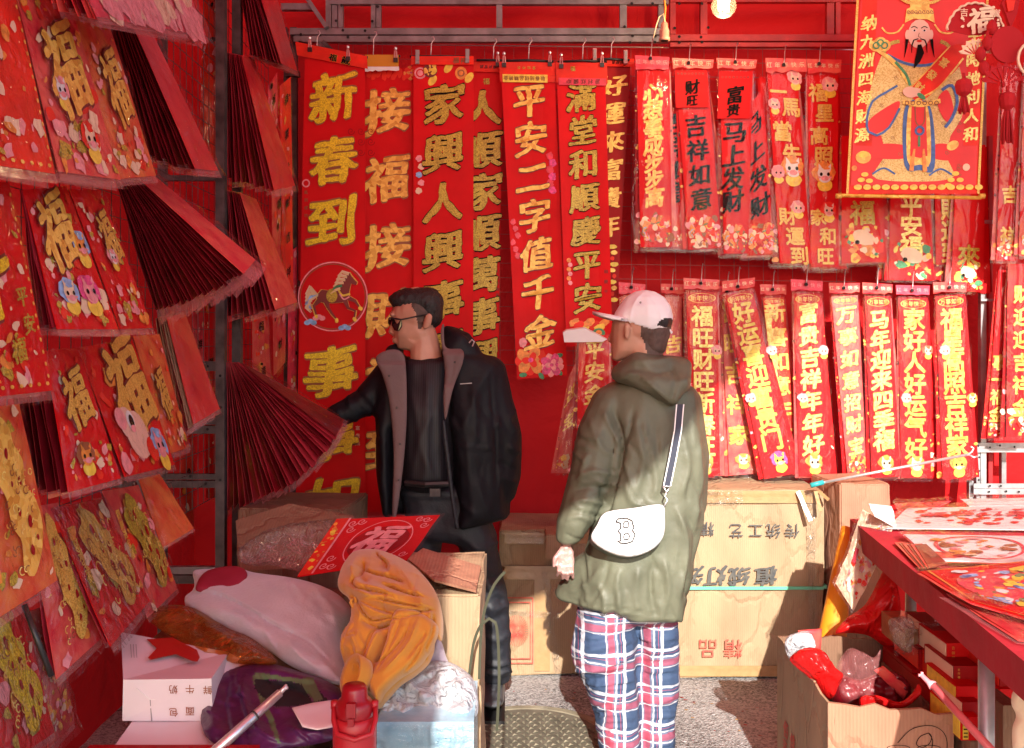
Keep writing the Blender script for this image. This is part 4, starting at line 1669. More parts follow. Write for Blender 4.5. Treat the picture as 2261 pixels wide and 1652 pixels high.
for i, (q, txt, ya, yb, sz, cm, lab, Y_, m_, k) in enumerate(LR):
    ex = [yearhead('万事如意' if i in (10, 8) else '新年快乐')] if k not in (0,) else []
    a, b = (q[2][0] + q[3][0]) / 2, q[2][1]
    if k in (3, 9, 8, 2, 5, 1, 7):
        ex.append(pony_foot([(a, b - 30, 'yellow' if k in (3, 9) else 'cream', 'magenta' if k == 3 else 'orange')], 0.25))
    if k in (3, 8, 9, 5, 1):
        L_ = (q[0][0] + q[3][0]) / 2
        R_ = (q[1][0] + q[2][0]) / 2
        ex.append(pony_foot([(R_ - 4 if k != 9 else L_ + 12, 775, 'facepr', 'pinkpr' if k != 8 else 'brown'), (L_ + 14 if k != 9 else R_ + 6, 880, 'facepr', 'pinkpr' if k != 9 else 'orange')], 0.16))
    if k == 6 or k == 0:
        ex.append(ribbon_foot(30, ('yellow', 'orange', 'redor')))
    if k == 4:
        ex.append(lambda d, sh: d.poly([(0.02, 0.9), (0.28, 0.9), (0.4, 5.5), (0.12, 5.5)], M['goldlight'], 1))
    e, s_ = banner('wrapped_couplet', lab, GD, q, Y_, txt, ya, yb, sz, cm, 'brown' if k in (3, 8, 9) else ('orange' if k else None), 'round' if k in (1, 2, 3, 4, 8, 9) else 'brush',
                   seed=30 + i, extra=with_all(*ex) if ex else None, film=True, mat=m_, fmat='film')
    tl, tr = q[0], q[1]
    top_tag([(tl[0] - 6, tl[1] - 28 - RND.random() * 5), (tr[0] + 5, tr[1] - 27), (tr[0] + 4, tr[1] - 7), (tl[0] - 5, tl[1] - 8)], Y_, e, 'crimson' if i % 3 else 'pink')

e, s_ = banner('wrapped_couplet', 'wrapped couplet reading 平安 hanging under a white paper corner', GD, [(1278, 740), (1345, 740), (1345, 1045), (1272, 1045)], 4.45,
               '平安金富', 772, 920, 46, 'goldor', None, seed=44, film=True, xo=2)
e, s_ = banner('wrapped_couplet', 'dark leaning wrapped couplet with a gold figure at its foot', GD, [(1258, 830), (1272, 800), (1262, 1045), (1228, 1045)], 4.55,
               '进宝', 870, 930, 34, 'goldor', None, seed=45, film=True, mat='crimson', extra=lambda d, sh: d.mottle(0.2, sh.asp - 1.3, 0.8, sh.asp - 0.2, 14, 0.2, [M['cream'], M['orange'], M['goldor']], 1))
e = thing('paper_visor', 'folded white paper corner pinned over the couplet behind the cap', 'paper', W(1290, 755, 4.42))
mb = MB()
c0 = [(1250, 730), (1290, 725), (1340, 750), (1330, 755), (1246, 756), (1243, 735)]
mb.add([W(x, y, 4.40) for x, y in c0] + [W(x, y - 3, 4.46) for x, y in c0], [tuple(range(6)), tuple(range(11, 5, -1))] + [(i, (i + 1) % 6, 6 + (i + 1) % 6, 6 + i) for i in range(6)], M['white'])
mb.build('folded_paper', e)

# right edge hangings
GR = 'couplets hanging past the steel stand'
for (q, txt, ya, yb, sz, lab, Y_, sd) in (
        ([(2214, 150), (2262, 150), (2250, 575), (2200, 575)], '吉祥', 430, 520, 40, 'wrapped couplet above another one past the steel stand', 4.50, 51),
        ([(2205, 590), (2232, 590), (2218, 965), (2180, 965)], '事一福金', 800, 915, 36, 'darker leaning couplet with gold 金 past the steel stand', 4.58, 52),
        ([(2226, 585), (2290, 585), (2285, 965), (2222, 965)], '财迎迎吉祥金', 650, 900, 42, 'wrapped couplet reading 迎吉祥 cut by the picture edge', 4.52, 53),
        ([(2262, 140), (2320, 140), (2310, 560), (2250, 565)], '好运', 300, 420, 40, 'wrapped couplet at the very edge over the others', 4.46, 54)):
    banner('wrapped_couplet', lab, GR, q, Y_, txt, ya, yb, sz, 'goldor', None, 'round', seed=sd, film=True, extra=ribbon_foot(22, ('cream', 'orange', 'pinkpr')))

# ============================================================ ROBED FIGURE SCROLL
Ys = 4.30
e = thing('hanging_scroll', 'large red and gold scroll showing a bearded figure in robes', 'scroll', W(2020, 0, Ys))
sc_ = Sheet([(1893, -40), (2184, -40), (2162, 428), (1868, 428)], Ys, amp=0.0, curl=0.0)
mb = MB()
sc_.grid(mb, M['redor'], 8, 14)
mb.build('paper', e)
d = Deco(sc_)
U = lambda px_, py_: sc_.ip(px_, py_)
PX = lambda n: sc_.px(n)


def P_(pts):
    return [U(a, b) for a, b in pts]


redp = mk('scroll red print', (0.78, 0.012, 0.012), 0.5)
robe = glitter('robe gold print', (0.5, 0.26, 0.04), (0.8, 0.55, 0.2), scale=220, metal=0.15)
d.poly([(0.03, 0.02), (0.97, 0.02), (0.97, sc_.asp - 0.06), (0.03, sc_.asp - 0.06)], redp, 1)
for x0_, x1_ in ((1897, 1903), (2150, 2156)):
    pass
# side panels
d.poly(P_([(1904, 0), (1936, 0), (1924, 322), (1888, 322)]), M['redor'], 2)
d.poly(P_([(2140, 60), (2170, 60), (2160, 322), (2126, 322)]), M['redor'], 2)
for i, c_ in enumerate('纳九洲四海财源'):
    u, y = U(1918 - i * 2.6, 52 + i * 41)
    d.ch(c_, u, y, PX(34), M['goldlight'], 3, 'brush')
for i, c_ in enumerate('天時地利人和'):
    u, y = U(2150 - i * 1.5, 92 + i * 41)
    d.ch(c_, u, y, PX(34), M['goldlight'], 3, 'brush')
# robe
d.spoly(P_([(1985, 98), (2075, 98), (2108, 125), (2128, 200), (2122, 262), (2098, 300), (2090, 350), (2108, 388), (2070, 400), (1965, 400), (1925, 388), (1950, 350), (1945, 300), (1915, 292), (1912, 240), (1935, 150), (1955, 112)]), robe, 2)
d.spoly(P_([(1965, 100), (2080, 98), (2098, 120), (2060, 138), (2030, 142), (1995, 136), (1950, 118)]), redp, 3)
d.stroke(P_([(1958, 122), (1995, 140), (2030, 146), (2065, 140), (2100, 122)]), PX(6), M['blue'], 4)
d.stroke(P_([(1950, 116), (1965, 98), (1985, 92)]), PX(8), M['golddim'], 4)
d.stroke(P_([(2075, 92), (2090, 100), (2102, 118)]), PX(8), M['golddim'], 4)
d.spoly(P_([(1922, 262), (1912, 285), (1925, 298), (1955, 285), (1978, 255), (1985, 225), (1960, 235)]), redp, 4)
d.stroke(P_([(1980, 190), (1955, 205), (1925, 225), (1913, 262), (1916, 292), (1935, 300), (1962, 282), (1985, 240)]), PX(5), M['blue'], 5)
d.spoly(P_([(2068, 222), (2090, 200), (2104, 240), (2096, 270), (2080, 260)]), redp, 4)
d.stroke(P_([(2078, 200), (2100, 190), (2112, 225), (2100, 262), (2085, 282)]), PX(7), M['blue'], 5)
# sash held across
d.spoly(P_([(2008, 198), (2040, 165), (2085, 110), (2130, 100), (2122, 140), (2080, 185), (2040, 220), (2018, 222)]), M['redor'], 5)
d.stroke(P_([(2008, 196), (2050, 152), (2095, 104)]), PX(3), M['goldor'], 6)
d.stroke(P_([(2020, 222), (2070, 195), (2125, 130)]), PX(4), M['goldor'], 6)
for i, c_ in enumerate('财發喜'):
    u, y = U(2028 + i * 27, 194 - i * 27)
    d.ch(c_, u, y, PX(22), M['goldcard'], 7, 'round', 0.6)
# front panel, belt
d.spoly(P_([(1998, 236), (2052, 236), (2062, 370), (2030, 376), (1996, 366)]), M['blue'], 4)
d.spoly(P_([(2006, 236), (2046, 236), (2053, 358), (2030, 364), (2002, 355)]), M['goldor'], 5)
d.poly(P_([(2011, 236), (2042, 236), (2046, 345), (2030, 350), (2008, 345)]), redp, 6)
d.stroke(P_([(1992, 226), (2030, 233), (2074, 224)]), PX(10), M['goldor'], 8)
for k in range(6):
    u, y = U(2000 + 13 * k, 229)
    d.ring(u, y, PX(5), PX(1.6), M['darkline'], 9, n=12)
u, y = U(2028, 290)
d.ring(u, y, PX(11), PX(5), M['blue'], 9, n=20)
d.stroke(P_([(2018, 236), (2020, 270), (2028, 280)]), PX(2.5), M['brown'], 8)
d.stroke(P_([(2040, 236), (2038, 270), (2028, 280)]), PX(2.5), M['brown'], 8)
d.stroke(P_([(2027, 302), (2027, 325)]), PX(5), M['green'], 8)
d.stroke(P_([(2017, 330), (2013, 352), (2010, 378)]), [PX(4), PX(8), PX(10)], M['orange'], 8)
d.stroke(P_([(2037, 330), (2038, 352), (2040, 380)]), [PX(4), PX(8), PX(10)], M['orange'], 8)
# skirt hem
d.spoly(P_([(1932, 320), (1996, 322), (1996, 350), (1920, 350), (1895, 345)]), redp, 3)
d.spoly(P_([(2060, 322), (2095, 320), (2135, 346), (2105, 355), (2062, 350)]), redp, 3)
d.stroke(P_([(1925, 385), (1950, 372), (1975, 385)]), PX(4), M['blue'], 4)
d.stroke(P_([(2050, 388), (2075, 374), (2100, 386)]), PX(4), M['blue'], 4)
# dark pattern on the sleeves
for k in range(70):
    a, b = RND.uniform(1925, 2118), RND.uniform(130, 385)
    if 1992 < a < 2062 and b > 225:
        continue
    u, y = U(a, b)
    if RND.random() < 0.6 and (a < 1990 or a > 2065):
        d.swirl(u, y, PX(5), M['brown'], 3, PX(1))
# face
skin = M['facepr']
d.ell(*U(2028, 76), PX(25), PX(32), skin, 5)
for sg in (-1, 1):
    d.ell(*U(2028 + sg * 26, 78), PX(5), PX(11), skin, 5)
    d.stroke(P_([(2028 + sg * 4, 64), (2028 + sg * 11, 60), (2028 + sg * 18, 63)]), PX(1.8), M['ink'], 6)
    d.ell(*U(2028 + sg * 11, 69), PX(4.5), PX(2.2), M['white'], 6, n=10)
    d.ell(*U(2028 + sg * 11, 69), PX(2.2), PX(2.2), M['ink'], 7, n=8)
    d.stroke(P_([(2028 + sg * 2, 87), (2028 + sg * 12, 90), (2028 + sg * 16, 100), (2028 + sg * 17, 118)]), [PX(2), PX(3), PX(3), PX(1)], M['ink'], 6)
    d.stroke(P_([(2028 + sg * 27, 88), (2028 + sg * 29, 105), (2028 + sg * 33, 128)]), [PX(7), PX(5), PX(1)], M['ink'], 6)
d.ell(*U(2028, 92), PX(6), PX(3), M['redor'], 6, n=10)
d.stroke(P_([(2028, 74), (2026, 82), (2031, 84)]), PX(1.4), M['brown'], 6)
d.stroke(P_([(2028, 100), (2030, 118), (2024, 135), (2016, 152)]), [PX(8), PX(17), PX(13), PX(2)], M['ink'], 7)
# hat
d.poly(P_([(1996, 52), (2000, 22), (2008, 18), (2006, -2), (2050, -2), (2050, 18), (2058, 22), (2062, 52), (2045, 44), (2012, 44)]), M['goldor'], 6)
d.stroke(P_([(1978, -10), (2000, 6), (2030, 8), (2060, 6), (2082, -8)]), PX(7), M['goldcard'], 7)
for k in range(7):
    d.swirl(*U(2004 + 8.5 * k, 28), PX(5), M['brown'], 7, PX(1.4))
for sg in (-1, 1):
    d.stroke(P_([(2028 + sg * 34, 55), (2028 + sg * 48, 72), (2028 + sg * 70, 74), (2028 + sg * 82, 62)]), PX(3.5), M['goldor'], 4)
# ruyi and hand
d.stroke(P_([(1935, 112), (1960, 128), (1985, 150), (2005, 185)]), [PX(6), PX(10), PX(10), PX(8)], M['goldor'], 5)
d.stroke(P_([(1975, 138), (1998, 165), (2008, 190)]), PX(6), M['green'], 6)
for k in range(3):
    d.ell(*U(1942 + 9 * (k - 1), 102 - 6 * (k == 1)), PX(14), PX(13), M['goldor'], 4 + k)
    d.ring(*U(1942 + 9 * (k - 1), 102 - 6 * (k == 1)), PX(8), PX(3), M['green'], 7)
d.ell(*U(2008, 205), PX(17), PX(12), skin, 7, ang=0.2)
for k in range(3):
    d.ell(*U(2020, 199 + 6 * k), PX(11), PX(3.4), skin, 8, ang=0.15)
d.ell(*U(2032, 214), PX(11), PX(5), M['green'], 8, ang=0.6)
# gold ingots
for k in range(14):
    u, y = U(1893 + 20.5 * k, 414)
    d.ell(u, y, PX(9), PX(6), M['yellow'], 4)
    d.ell(u, y - PX(3), PX(6), PX(3), M['goldor'], 5)
for (a, b) in ((1900, 398), (1918, 400), (1908, 386), (2098, 398), (2118, 398), (2108, 384), (2092, 410)):
    d.ell(*U(a, b), PX(8), PX(5), M['yellow'], 5)
d.ell(*U(1905, 348), PX(17), PX(14), M['goldor'], 4)
d.ell(*U(1905, 342), PX(11), PX(7), M['yellow'], 5)
d.ell(*U(2102, 322), PX(14), PX(10), M['goldor'], 4, ang=-0.5)
d.ell(*U(2132, 370), PX(8), PX(8), M['cream'], 4)
d.ell(*U(1885, 372), PX(6), PX(6), M['orange'], 4)
d.build('picture', e)
mb = MB()
for q in ([(1893, -40), (1898, -40), (1873, 428), (1868, 428)], [(2179, -40), (2184, -40), (2162, 428), (2157, 428)]):
    mb = MB()
    s2 = Sheet(q, Ys - 0.002, amp=0.0)
    s2.grid(mb, M['goldcard'], 1, 8, 0.002, off=0.003)
    mb.build('border', e)
mb = MB()
mb.tube([W(1858, 432, Ys), W(2166, 437, Ys)], 0.008, M['goldor'], 10)
for x in (1852, 2168):
    mb.tube([W(x - 6, 433, Ys), W(x + 6, 433, Ys)], 0.011, M['goldcard'], 10)
mb.build('rod', e, smooth=True)

# ============================================================ FAN-SHAPED CHARMS AND TASSELS
def extrude_shape(mb, pts, Y, th, mat):
    n = len(pts)
    f = [W(x, y, Y) for x, y in pts]
    b = [p + Vector((0, th, 0)) for p in f]
    mb.add(f + b, [tuple(range(n)), tuple(range(2 * n - 1, n - 1, -1))] + [(i, (i + 1) % n, n + (i + 1) % n, n + i) for i in range(n)], mat)


felt = mk('dark red felt', (0.42, 0.006, 0.012), 0.85, var=0.12, bump=0.3, bscale=300, bdist=0.002)
Yc = 4.0
e = thing('fan_charm', 'gold scalloped fan charm with 福 hanging over the scroll corner', 'charm', W(2155, 5, Yc))
mb = MB()
pts = []
for k in range(41):
    a = math.pi * (1.06 + (0.88) * k / 40)
    r = 62 + 3.0 * abs(math.sin(k * math.pi / 40 * 11))
    pts.append((2153 + r * 1.0 * math.cos(a), 80 + r * 1.15 * math.sin(a)))
mb.tube([W(x, y, Yc) for x, y in pts], 0.005, M['cream'], 6)
mb.build('scalloped_rim', e, smooth=True)
mb = MB()
extrude_shape(mb, pts + [(2165, 78), (2140, 78)], Yc + 0.006, 0.004, felt)
mb.build('felt_fan', e)
sh = Sheet([(2100, 5), (2215, 5), (2215, 80), (2100, 80)], Yc - 0.002, amp=0)
d = Deco(sh)
d.ch('福', 0.58, 0.34, 0.52, M['cream'], 2, 'brush')
d.ch('吉', 0.24, 0.2, 0.17, M['cream'], 2, 'plain')
d.ch('寶', 0.86, 0.22, 0.17, M['cream'], 2, 'plain')
for s_x in (0.22, 0.88):
    d.mottle(s_x - 0.05, 0.3, s_x + 0.05, 0.52, 7, 0.03, [M['cream']], 1)
d.build('lettering', e)


def small_fan(cx, cy, r, Y, mat, name, parent, a0=1.05, a1=1.95, ribs=8):
    mb = MB()
    for k in range(ribs):
        t0 = math.pi * (a0 + (a1 - a0) * k / ribs)
        t1 = math.pi * (a0 + (a1 - a0) * (k + 0.72) / ribs)
        tm = (t0 + t1) / 2
        extrude_shape(mb, [(cx + r * 0.25 * math.cos(tm), cy + r * 0.25 * math.sin(tm)), (cx + r * 0.85 * math.cos(t0), cy + r * 0.85 * math.sin(t0)), (cx + r * math.cos(tm), cy + r * math.sin(tm)), (cx + r * 0.85 * math.cos(t1), cy + r * 0.85 * math.sin(t1))], Y, 0.005, mat)
    mb.tube([W(cx + r * 0.8 * math.cos(math.pi * (a0 + (a1 - a0) * k / 20)), cy + r * 0.8 * math.sin(math.pi * (a0 + (a1 - a0) * k / 20)), Y + 0.002) for k in range(21)], 0.004, mat, 6)
    mb.lathe(W(cx, cy - 2, Y), [(0.007, -0.01), (0.009, 0), (0.004, 0.008)], mat, 8)
    return mb.build(name, parent)


e = thing('fan_charm', 'small cream folding fan charm below the scalloped one', 'charm', W(2152, 80, Yc - 0.03))
small_fan(2156, 124, 40, Yc - 0.03, M['cream'], 'fan_blades', e)
e = thing('fan_charm', 'dark red felt charm of a disc above an open fan', 'charm', W(2222, 30, Yc - 0.06))
mb = MB()
extrude_shape(mb, [(2226 + 38 * math.cos(k * 0.314), 98 + 41 * math.sin(k * 0.314)) for k in range(20)], Yc - 0.06, 0.012, felt)
mb.build('felt_disc', e)
small_fan(2216, 188, 52, Yc - 0.075, felt, 'felt_fan', e)
mb = MB()
for q in ((2190, 60), (2180, 95), (2165, 120), (2172, 150)):
    mb.lathe(W(q[0], q[1], Yc - 0.06), [(0.008, -0.03), (0.02, -0.01), (0.02, 0.01), (0.006, 0.03)], felt, 10)
mb.tube([W(2185, 60, Yc - 0.06), W(2172, 100, Yc - 0.06), (W(2162, 130, Yc - 0.06)), W(2180, 165, Yc - 0.06)], 0.006, felt, 6)
mb.build('felt_cord', e, smooth=True)
e = thing('fan_charm', 'cream scalloped charm cut off by the picture edge', 'charm', W(2255, 110, Yc - 0.08))
mb = MB()
mb.tube([W(2282 + 34 * math.cos(a), 130 + 38 * math.sin(a), Yc - 0.09) for a in [2.0 + 0.12 * k for k in range(21)]], 0.006, M['cream'], 6)
mb.build('scalloped_rim', e, smooth=True)
for (cx, y0_, L_, nm) in ((2224, 205, 110, 'red knotted tassel hanging below the dark felt fan'), (2128, 175, 75, 'thick short red tassel in front of the scroll')):
    e = thing('tassel', nm, 'tassel', W(cx, y0_, Yc - 0.05))
    mb = MB()
    mb.lathe(W(cx, y0_ + 14, Yc - 0.05), [(0.006, 0.05), (0.006, 0.03), (0.028, 0.02), (0.034, 0), (0.028, -0.03), (0.008, -0.045)], felt, 12)
    mb.build('knot', e)
    mb = MB()
    for k in range(26):
        a = RND.random() * 6.28
        r = RND.random() ** 0.5 * 14
        mb.tube([W(cx + r * 0.3 * math.cos(a), y0_ + 32, Yc - 0.05), W(cx + r * 0.8 * math.cos(a), y0_ + 60, Yc - 0.05 + 0.012 * math.sin(a)), W(cx + r * math.cos(a), y0_ + L_ + RND.uniform(-6, 4), Yc - 0.05 + 0.015 * math.sin(a))], 0.003, felt, 4)
    mb.build('threads', e, smooth=True)
e = thing('knot_charm', 'dark red diamond knot charm hanging at the very top', 'charm', W(2230, -10, Yc))
mb = MB()
extrude_shape(mb, [(2230, -30), (2252, 0), (2246, 30), (2232, 62), (2222, 34), (2212, 8)], Yc, 0.02, felt)
extrude_shape(mb, [(2222, 0), (2242, 0), (2238, 22), (2226, 26)], Yc - 0.01, 0.009, M['redor'])
mb.build('knot', e)
# ============================================================ PACKETS ON THE SIDE RACK
X0 = 1.05


def fY(px):
    return X0 * F / (CX - px)


M['leaf'] = mk('packet red with painted glints', (0.24, 0.002, 0.010), 0.35, col2=(0.46, 0.03, 0.05), vscale=9, detail=5, coat=0.3)  # lighter blotches paint in the glints on the fans
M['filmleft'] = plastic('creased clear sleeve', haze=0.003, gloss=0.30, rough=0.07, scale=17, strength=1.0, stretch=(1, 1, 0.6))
M['leafdk'] = mk('packet red with gap shade', (0.10, 0.002, 0.006), 0.35, col2=(0.20, 0.005, 0.012), vscale=14)  # darker copy of the leaf red; shade between packets put into the colour
GP = 'packets hanging in fans on the side rack'


def art_fu(gx=0.5, gy=0.45, gs=0.85, gold='goldor', pony=(), n=26, ch='福', ang=-0.15, sx=0.8, cols=('pinkpr', 'cream', 'redor', 'orange', 'golddim'), strip=False):
    def f(d, sh):
        a = sh.asp
        d.mottle(0.06, 0.05 * a, 0.94, 0.95 * a, n, 0.055, [M[c] for c in cols], 1)
        d.mottle(0.1, 0.72 * a, 0.9, 0.95 * a, int(n * 0.8), 0.07, [M[c] for c in cols], 1)
        d.ch(ch, gx, gy * a, gs, M[gold], 6, 'brush', ang, M['darkline'], sx)
        for (x, y, r, m1, m2) in pony:
            d.pony(x, y * a, r, 6, M[m1], M[m2])
        if strip:
            for k in range(16):
                d.ell(0.94, (0.06 + 0.058 * k) * a, 0.018, 0.022, M['goldor'], 2, n=6)
            for k in range(7):
                d.ell(0.06 + 0.14 * k, 0.965 * a, 0.03, 0.02, M['goldor'], 2, n=6)
    return f


def art_fish(gold='goldcard', n=24):
    def f(d, sh):
        a = sh.asp
        d.mottle(0.05, 0.03 * a, 0.95, 0.97 * a, n, 0.07, [M[c] for c in ('pinkpr', 'orange', 'redor', 'cream', 'golddim')], 1)
        # twin fish / knot outline in embossed gold
        body = [(0.42, 0.05), (0.6, 0.12), (0.62, 0.2), (0.75, 0.3), (0.72, 0.42), (0.86, 0.52), (0.9, 0.66), (0.8, 0.8), (0.62, 0.9), (0.5, 0.84), (0.52, 0.7), (0.4, 0.6), (0.36, 0.46), (0.24, 0.36), (0.2, 0.22), (0.32, 0.16)]
        pts = smooth_line([(x, y * a) for x, y in body], True, 0.06)
        d.poly([tuple(p) for p in pts], M[gold], 6)
        for (x, y, r) in ((0.45, 0.24, 0.06), (0.62, 0.4, 0.06), (0.55, 0.55, 0.05), (0.7, 0.62, 0.07), (0.66, 0.77, 0.06), (0.48, 0.4, 0.035), (0.78, 0.72, 0.035)):
            d.ell(x, y * a, r * 0.55, r, M['red2'], 7, n=10, wob=0.3)
        for k in range(46):
            x, y = RND.uniform(0.28, 0.85), RND.uniform(0.2, 0.85)
            d.ring(x, y * a, RND.uniform(0.03, 0.055), 0.014, M[('goldlight', 'brown', 'goldor')[k % 3]], 8, n=10, a0=RND.random() * 3, a1=3.5 + RND.random() * 3)
        for i in range(5):
            d.ch('招财进宝福'[i], 0.12, (0.2 + 0.08 * i) * a, 0.1, M['goldor'], 2, 'brush')
    return f


def slerpv(a, b, t):
    la, lb = a.length, b.length
    d = (a.normalized() * (1 - t) + b.normalized() * t).normalized()
    return d * (la * (1 - t) + lb * t)


def bundle(label, TL, TR, BR, BL, n, back, backt=None, art=None, mat='crimson', leafmat='leaf', film='filmleft', Ys=None, filmtail=True, jit=0.012, name='packet_bundle', thick=0.0014, group=GP, tail=0.045):
    """front packet by its picture corners; 'back' is where the hindmost packet's near bottom corner hangs"""
    YL, YR = Ys or (fY(TL[0]), fY(TR[0]))
    wTL, wTR, wBR, wBL = W(*TL, YL), W(*TR, YR), W(*BR, YR), W(*BL, YL)
    e = thing(name, label, 'packets', (wTL + wTR) / 2, group)
    bt = backt or (TL[0] - 4, TL[1] + 1)
    bTL = W(bt[0], bt[1], YL)
    bTL[1] = YL
    bBL = W(back[0], back[1], YL)
    dtop = bTL - wTL
    sF_L, sB = wBL - wTL, bBL - bTL
    sF_R = wBR - wTR
    for k in range(n):
        t = k / max(1, n - 1)
        t = min(1, max(0, t + (RND.random() - 0.5) * 0.35 / max(n, 2))) if 0 < k < n - 1 else t
        a = wTL + dtop * t
        b = wTR + dtop * t
        dl = slerpv(sF_L, sB, t)
        dr = slerpv(sF_R, Vector((sB[0], 0, sB[2])) * (sF_R.length / max(sF_L.length, 1e-6)), t)
        if k:
            jj = 1 + (RND.random() - 0.5) * jit * 3
            dl, dr = dl * jj, dr * (jj + (RND.random() - 0.5) * jit)
            sh_ = (RND.random() - 0.5) * jit
            a = a + Vector((0, sh_, 0))
            b = b + Vector((0, sh_, 0))
        s2 = Sheet([a, b, b + dr, a + dl], amp=0.0012 + 0.003 * (k > 0), freq=0.7, seed=k * 0.9 + RND.random(), world=True)
        mb = MB()
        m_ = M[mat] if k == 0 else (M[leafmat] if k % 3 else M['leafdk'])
        s2.grid(mb, m_, 2, 4, thick)
        if filmtail:
            s2.grid(mb, M['filmpink'], 2, 1, 0.0006, v0=1.002, v1=1.0 + tail * (0.85 + 0.3 * RND.random()))
        o = mb.build('packet', e)
        if k == 0:
            if art:
                d = Deco(s2)
                art(d, s2)
                d.build('print', o)
            s2.film(o, M[film], u0=-0.03, u1=1.03, v0=0.0, v1=1.06, off=0.012, crinkle=0.007, nu=8, nv=14, jag=0.006)
    return e


PB = bundle
# top row, from the picture's edge
PB('red packet with cream blobs and a small gold fu pattern, first in the top row', (-110, -90), (22, -60), (123, 384), (-25, 362), 5, (-80, 360), mat='redor',
   art=art_fu(0.3, 0.35, 0.5, 'cream', n=16, ch='吉', strip=True))
PB('large gold glitter packet with small ponies, second in the top row', (30, -30), (150, -10), (267, 397), (130, 378), 6, (75, 372),
   art=art_fu(0.5, 0.42, 0.85, 'goldor', pony=((0.3, 0.55, 0.11, 'white', 'pinkpr'), (0.6, 0.8, 0.13, 'cream', 'redor')), n=40))
PB('gold glitter packet beside the dark pleated fan, third in the top row', (158, 20), (236, 40), (345, 388), (262, 395), 4, (222, 385),
   art=art_fu(0.55, 0.45, 0.95, 'goldor', n=30, sx=0.6), mat='orpat')
PB('dark pleated fan of packets with an orange front face in the top row', (286, 40), (330, 60), (483, 377), (432, 372), 12, (300, 335), (238, 34), mat='fanface', leafmat='leafdk')
PB('ragged pink bunch of packets hanging from above the top row', (60, -300), (300, -330), (455, 78), (215, 36), 11, (120, 10), mat='pink', leafmat='crimson', art=art_fu(0.5, 0.5, 0.3, 'cream', n=60, cols=('cream', 'pinkpr', 'pinkpr')), film='film2', jit=0.03)
# second row
PB('big packet with a bright gold glitter emblem and 平安 at the edge of the second row', (-110, 392), (20, 404), (118, 862), (-25, 878), 5, (-80, 860),
   art=lambda d, sh: (art_fu(0.25, 0.42, 1.0, 'gold', n=20, ch='平', strip=True)(d, sh), d.ch('平', 0.72, 0.55 * sh.asp, 0.2, M['golddim'], 6, 'brush'), d.ch('安', 0.76, 0.68 * sh.asp, 0.2, M['golddim'], 6, 'brush'), d.ch('福', 0.52, 0.8 * sh.asp, 0.24, M['golddim'], 6, 'brush')), mat='red')
PB('packet with orange gold emblem above blue and pink ponies in the second row', (50, 420), (147, 412), (262, 727), (126, 727), 6, (80, 715),
   art=art_fu(0.42, 0.3, 0.85, 'goldor', pony=((0.78, 0.42, 0.14, 'orange', 'lblue'), (0.3, 0.75, 0.14, 'cream', 'lblue'), (0.66, 0.74, 0.16, 'pinkpr', 'magenta')), n=34), mat='red')
PB('packet with slim gold emblem left of the big dark fan in the second row', (152, 418), (220, 420), (338, 724), (266, 726), 4, (236, 722),
   art=art_fu(0.6, 0.35, 0.8, 'goldcard', pony=((0.45, 0.5, 0.12, 'white', 'pinkpr'),), n=36, sx=0.6), mat='red')
PB('biggest dark fan of clear-edged packets spreading towards the rack post', (300, 388), (337, 385), (565, 574), (538, 604), 22, (343, 684), (256, 398), mat='crimson', leafmat='leafdk', tail=0.10)
# third row
PB('packet with gold emblem and orange pony over dark leaves in the third row', (98, 775), (172, 768), (268, 1056), (152, 1087), 7, (62, 1083), (20, 800), leafmat='leafdk',
   art=art_fu(0.5, 0.36, 0.8, 'goldcard', pony=((0.4, 0.78, 0.16, 'orange', 'brown'),), n=26), mat='red')
PB('packet with a flat gold 福 and a large white pony in the third row', (172, 768), (292, 749), (386, 1026), (277, 1053), 3, (255, 1050), mat='red',
   art=lambda d, sh: (d.mottle(0.05, 0.1, 0.95, sh.asp * 0.95, 26, 0.06, [M['pinkpr'], M['orange'], M['redor']], 1), d.ch('福', 0.6, 0.34 * sh.asp, 0.78, M['goldcard'], 5, 'brush', -0.12, M['darkline'], 0.95),
                      d.ell(0.42, 0.72 * sh.asp, 0.2, 0.26 * sh.asp / 1.4, M['facepr'], 6, ang=-0.45), d.ell(0.3, 0.62 * sh.asp, 0.14, 0.13, M['facepr'], 6), d.ell(0.2, 0.58 * sh.asp, 0.09, 0.09, M['pinkpr'], 7),
                      d.ell(0.36, 0.61 * sh.asp, 0.065, 0.085, M['white'], 7), d.ell(0.365, 0.615 * sh.asp, 0.04, 0.055, M['ink'], 8), d.ell(0.36, 0.67 * sh.asp, 0.045, 0.03, M['pinkpr'], 8), d.ell(0.6, 0.85 * sh.asp, 0.1, 0.1, M['redor'], 7),
                      d.pony(0.76, 0.83 * sh.asp, 0.12, 7, M['pinkpr'], M['lblue'])))
PB('packet with a pale gold emblem at the end of the third row', (294, 742), (352, 738), (418, 988), (374, 1002), 3, (362, 1000), mat='orpat',
   art=art_fu(0.4, 0.5, 0.7, 'goldcard', n=26, sx=0.6))
PB('fan of light edged packets with a red orange face above the crossbars', (368, 702), (408, 690), (486, 903), (428, 937), 8, (385, 965), (343, 703), mat='fanface', leafmat='cardpink')
PB('small pack of red and grey edged packets under the third row', (306, 1058), (352, 1046), (428, 1167), (358, 1210), 7, (325, 1195), (292, 1068), mat='orpat', leafmat='greyplas')
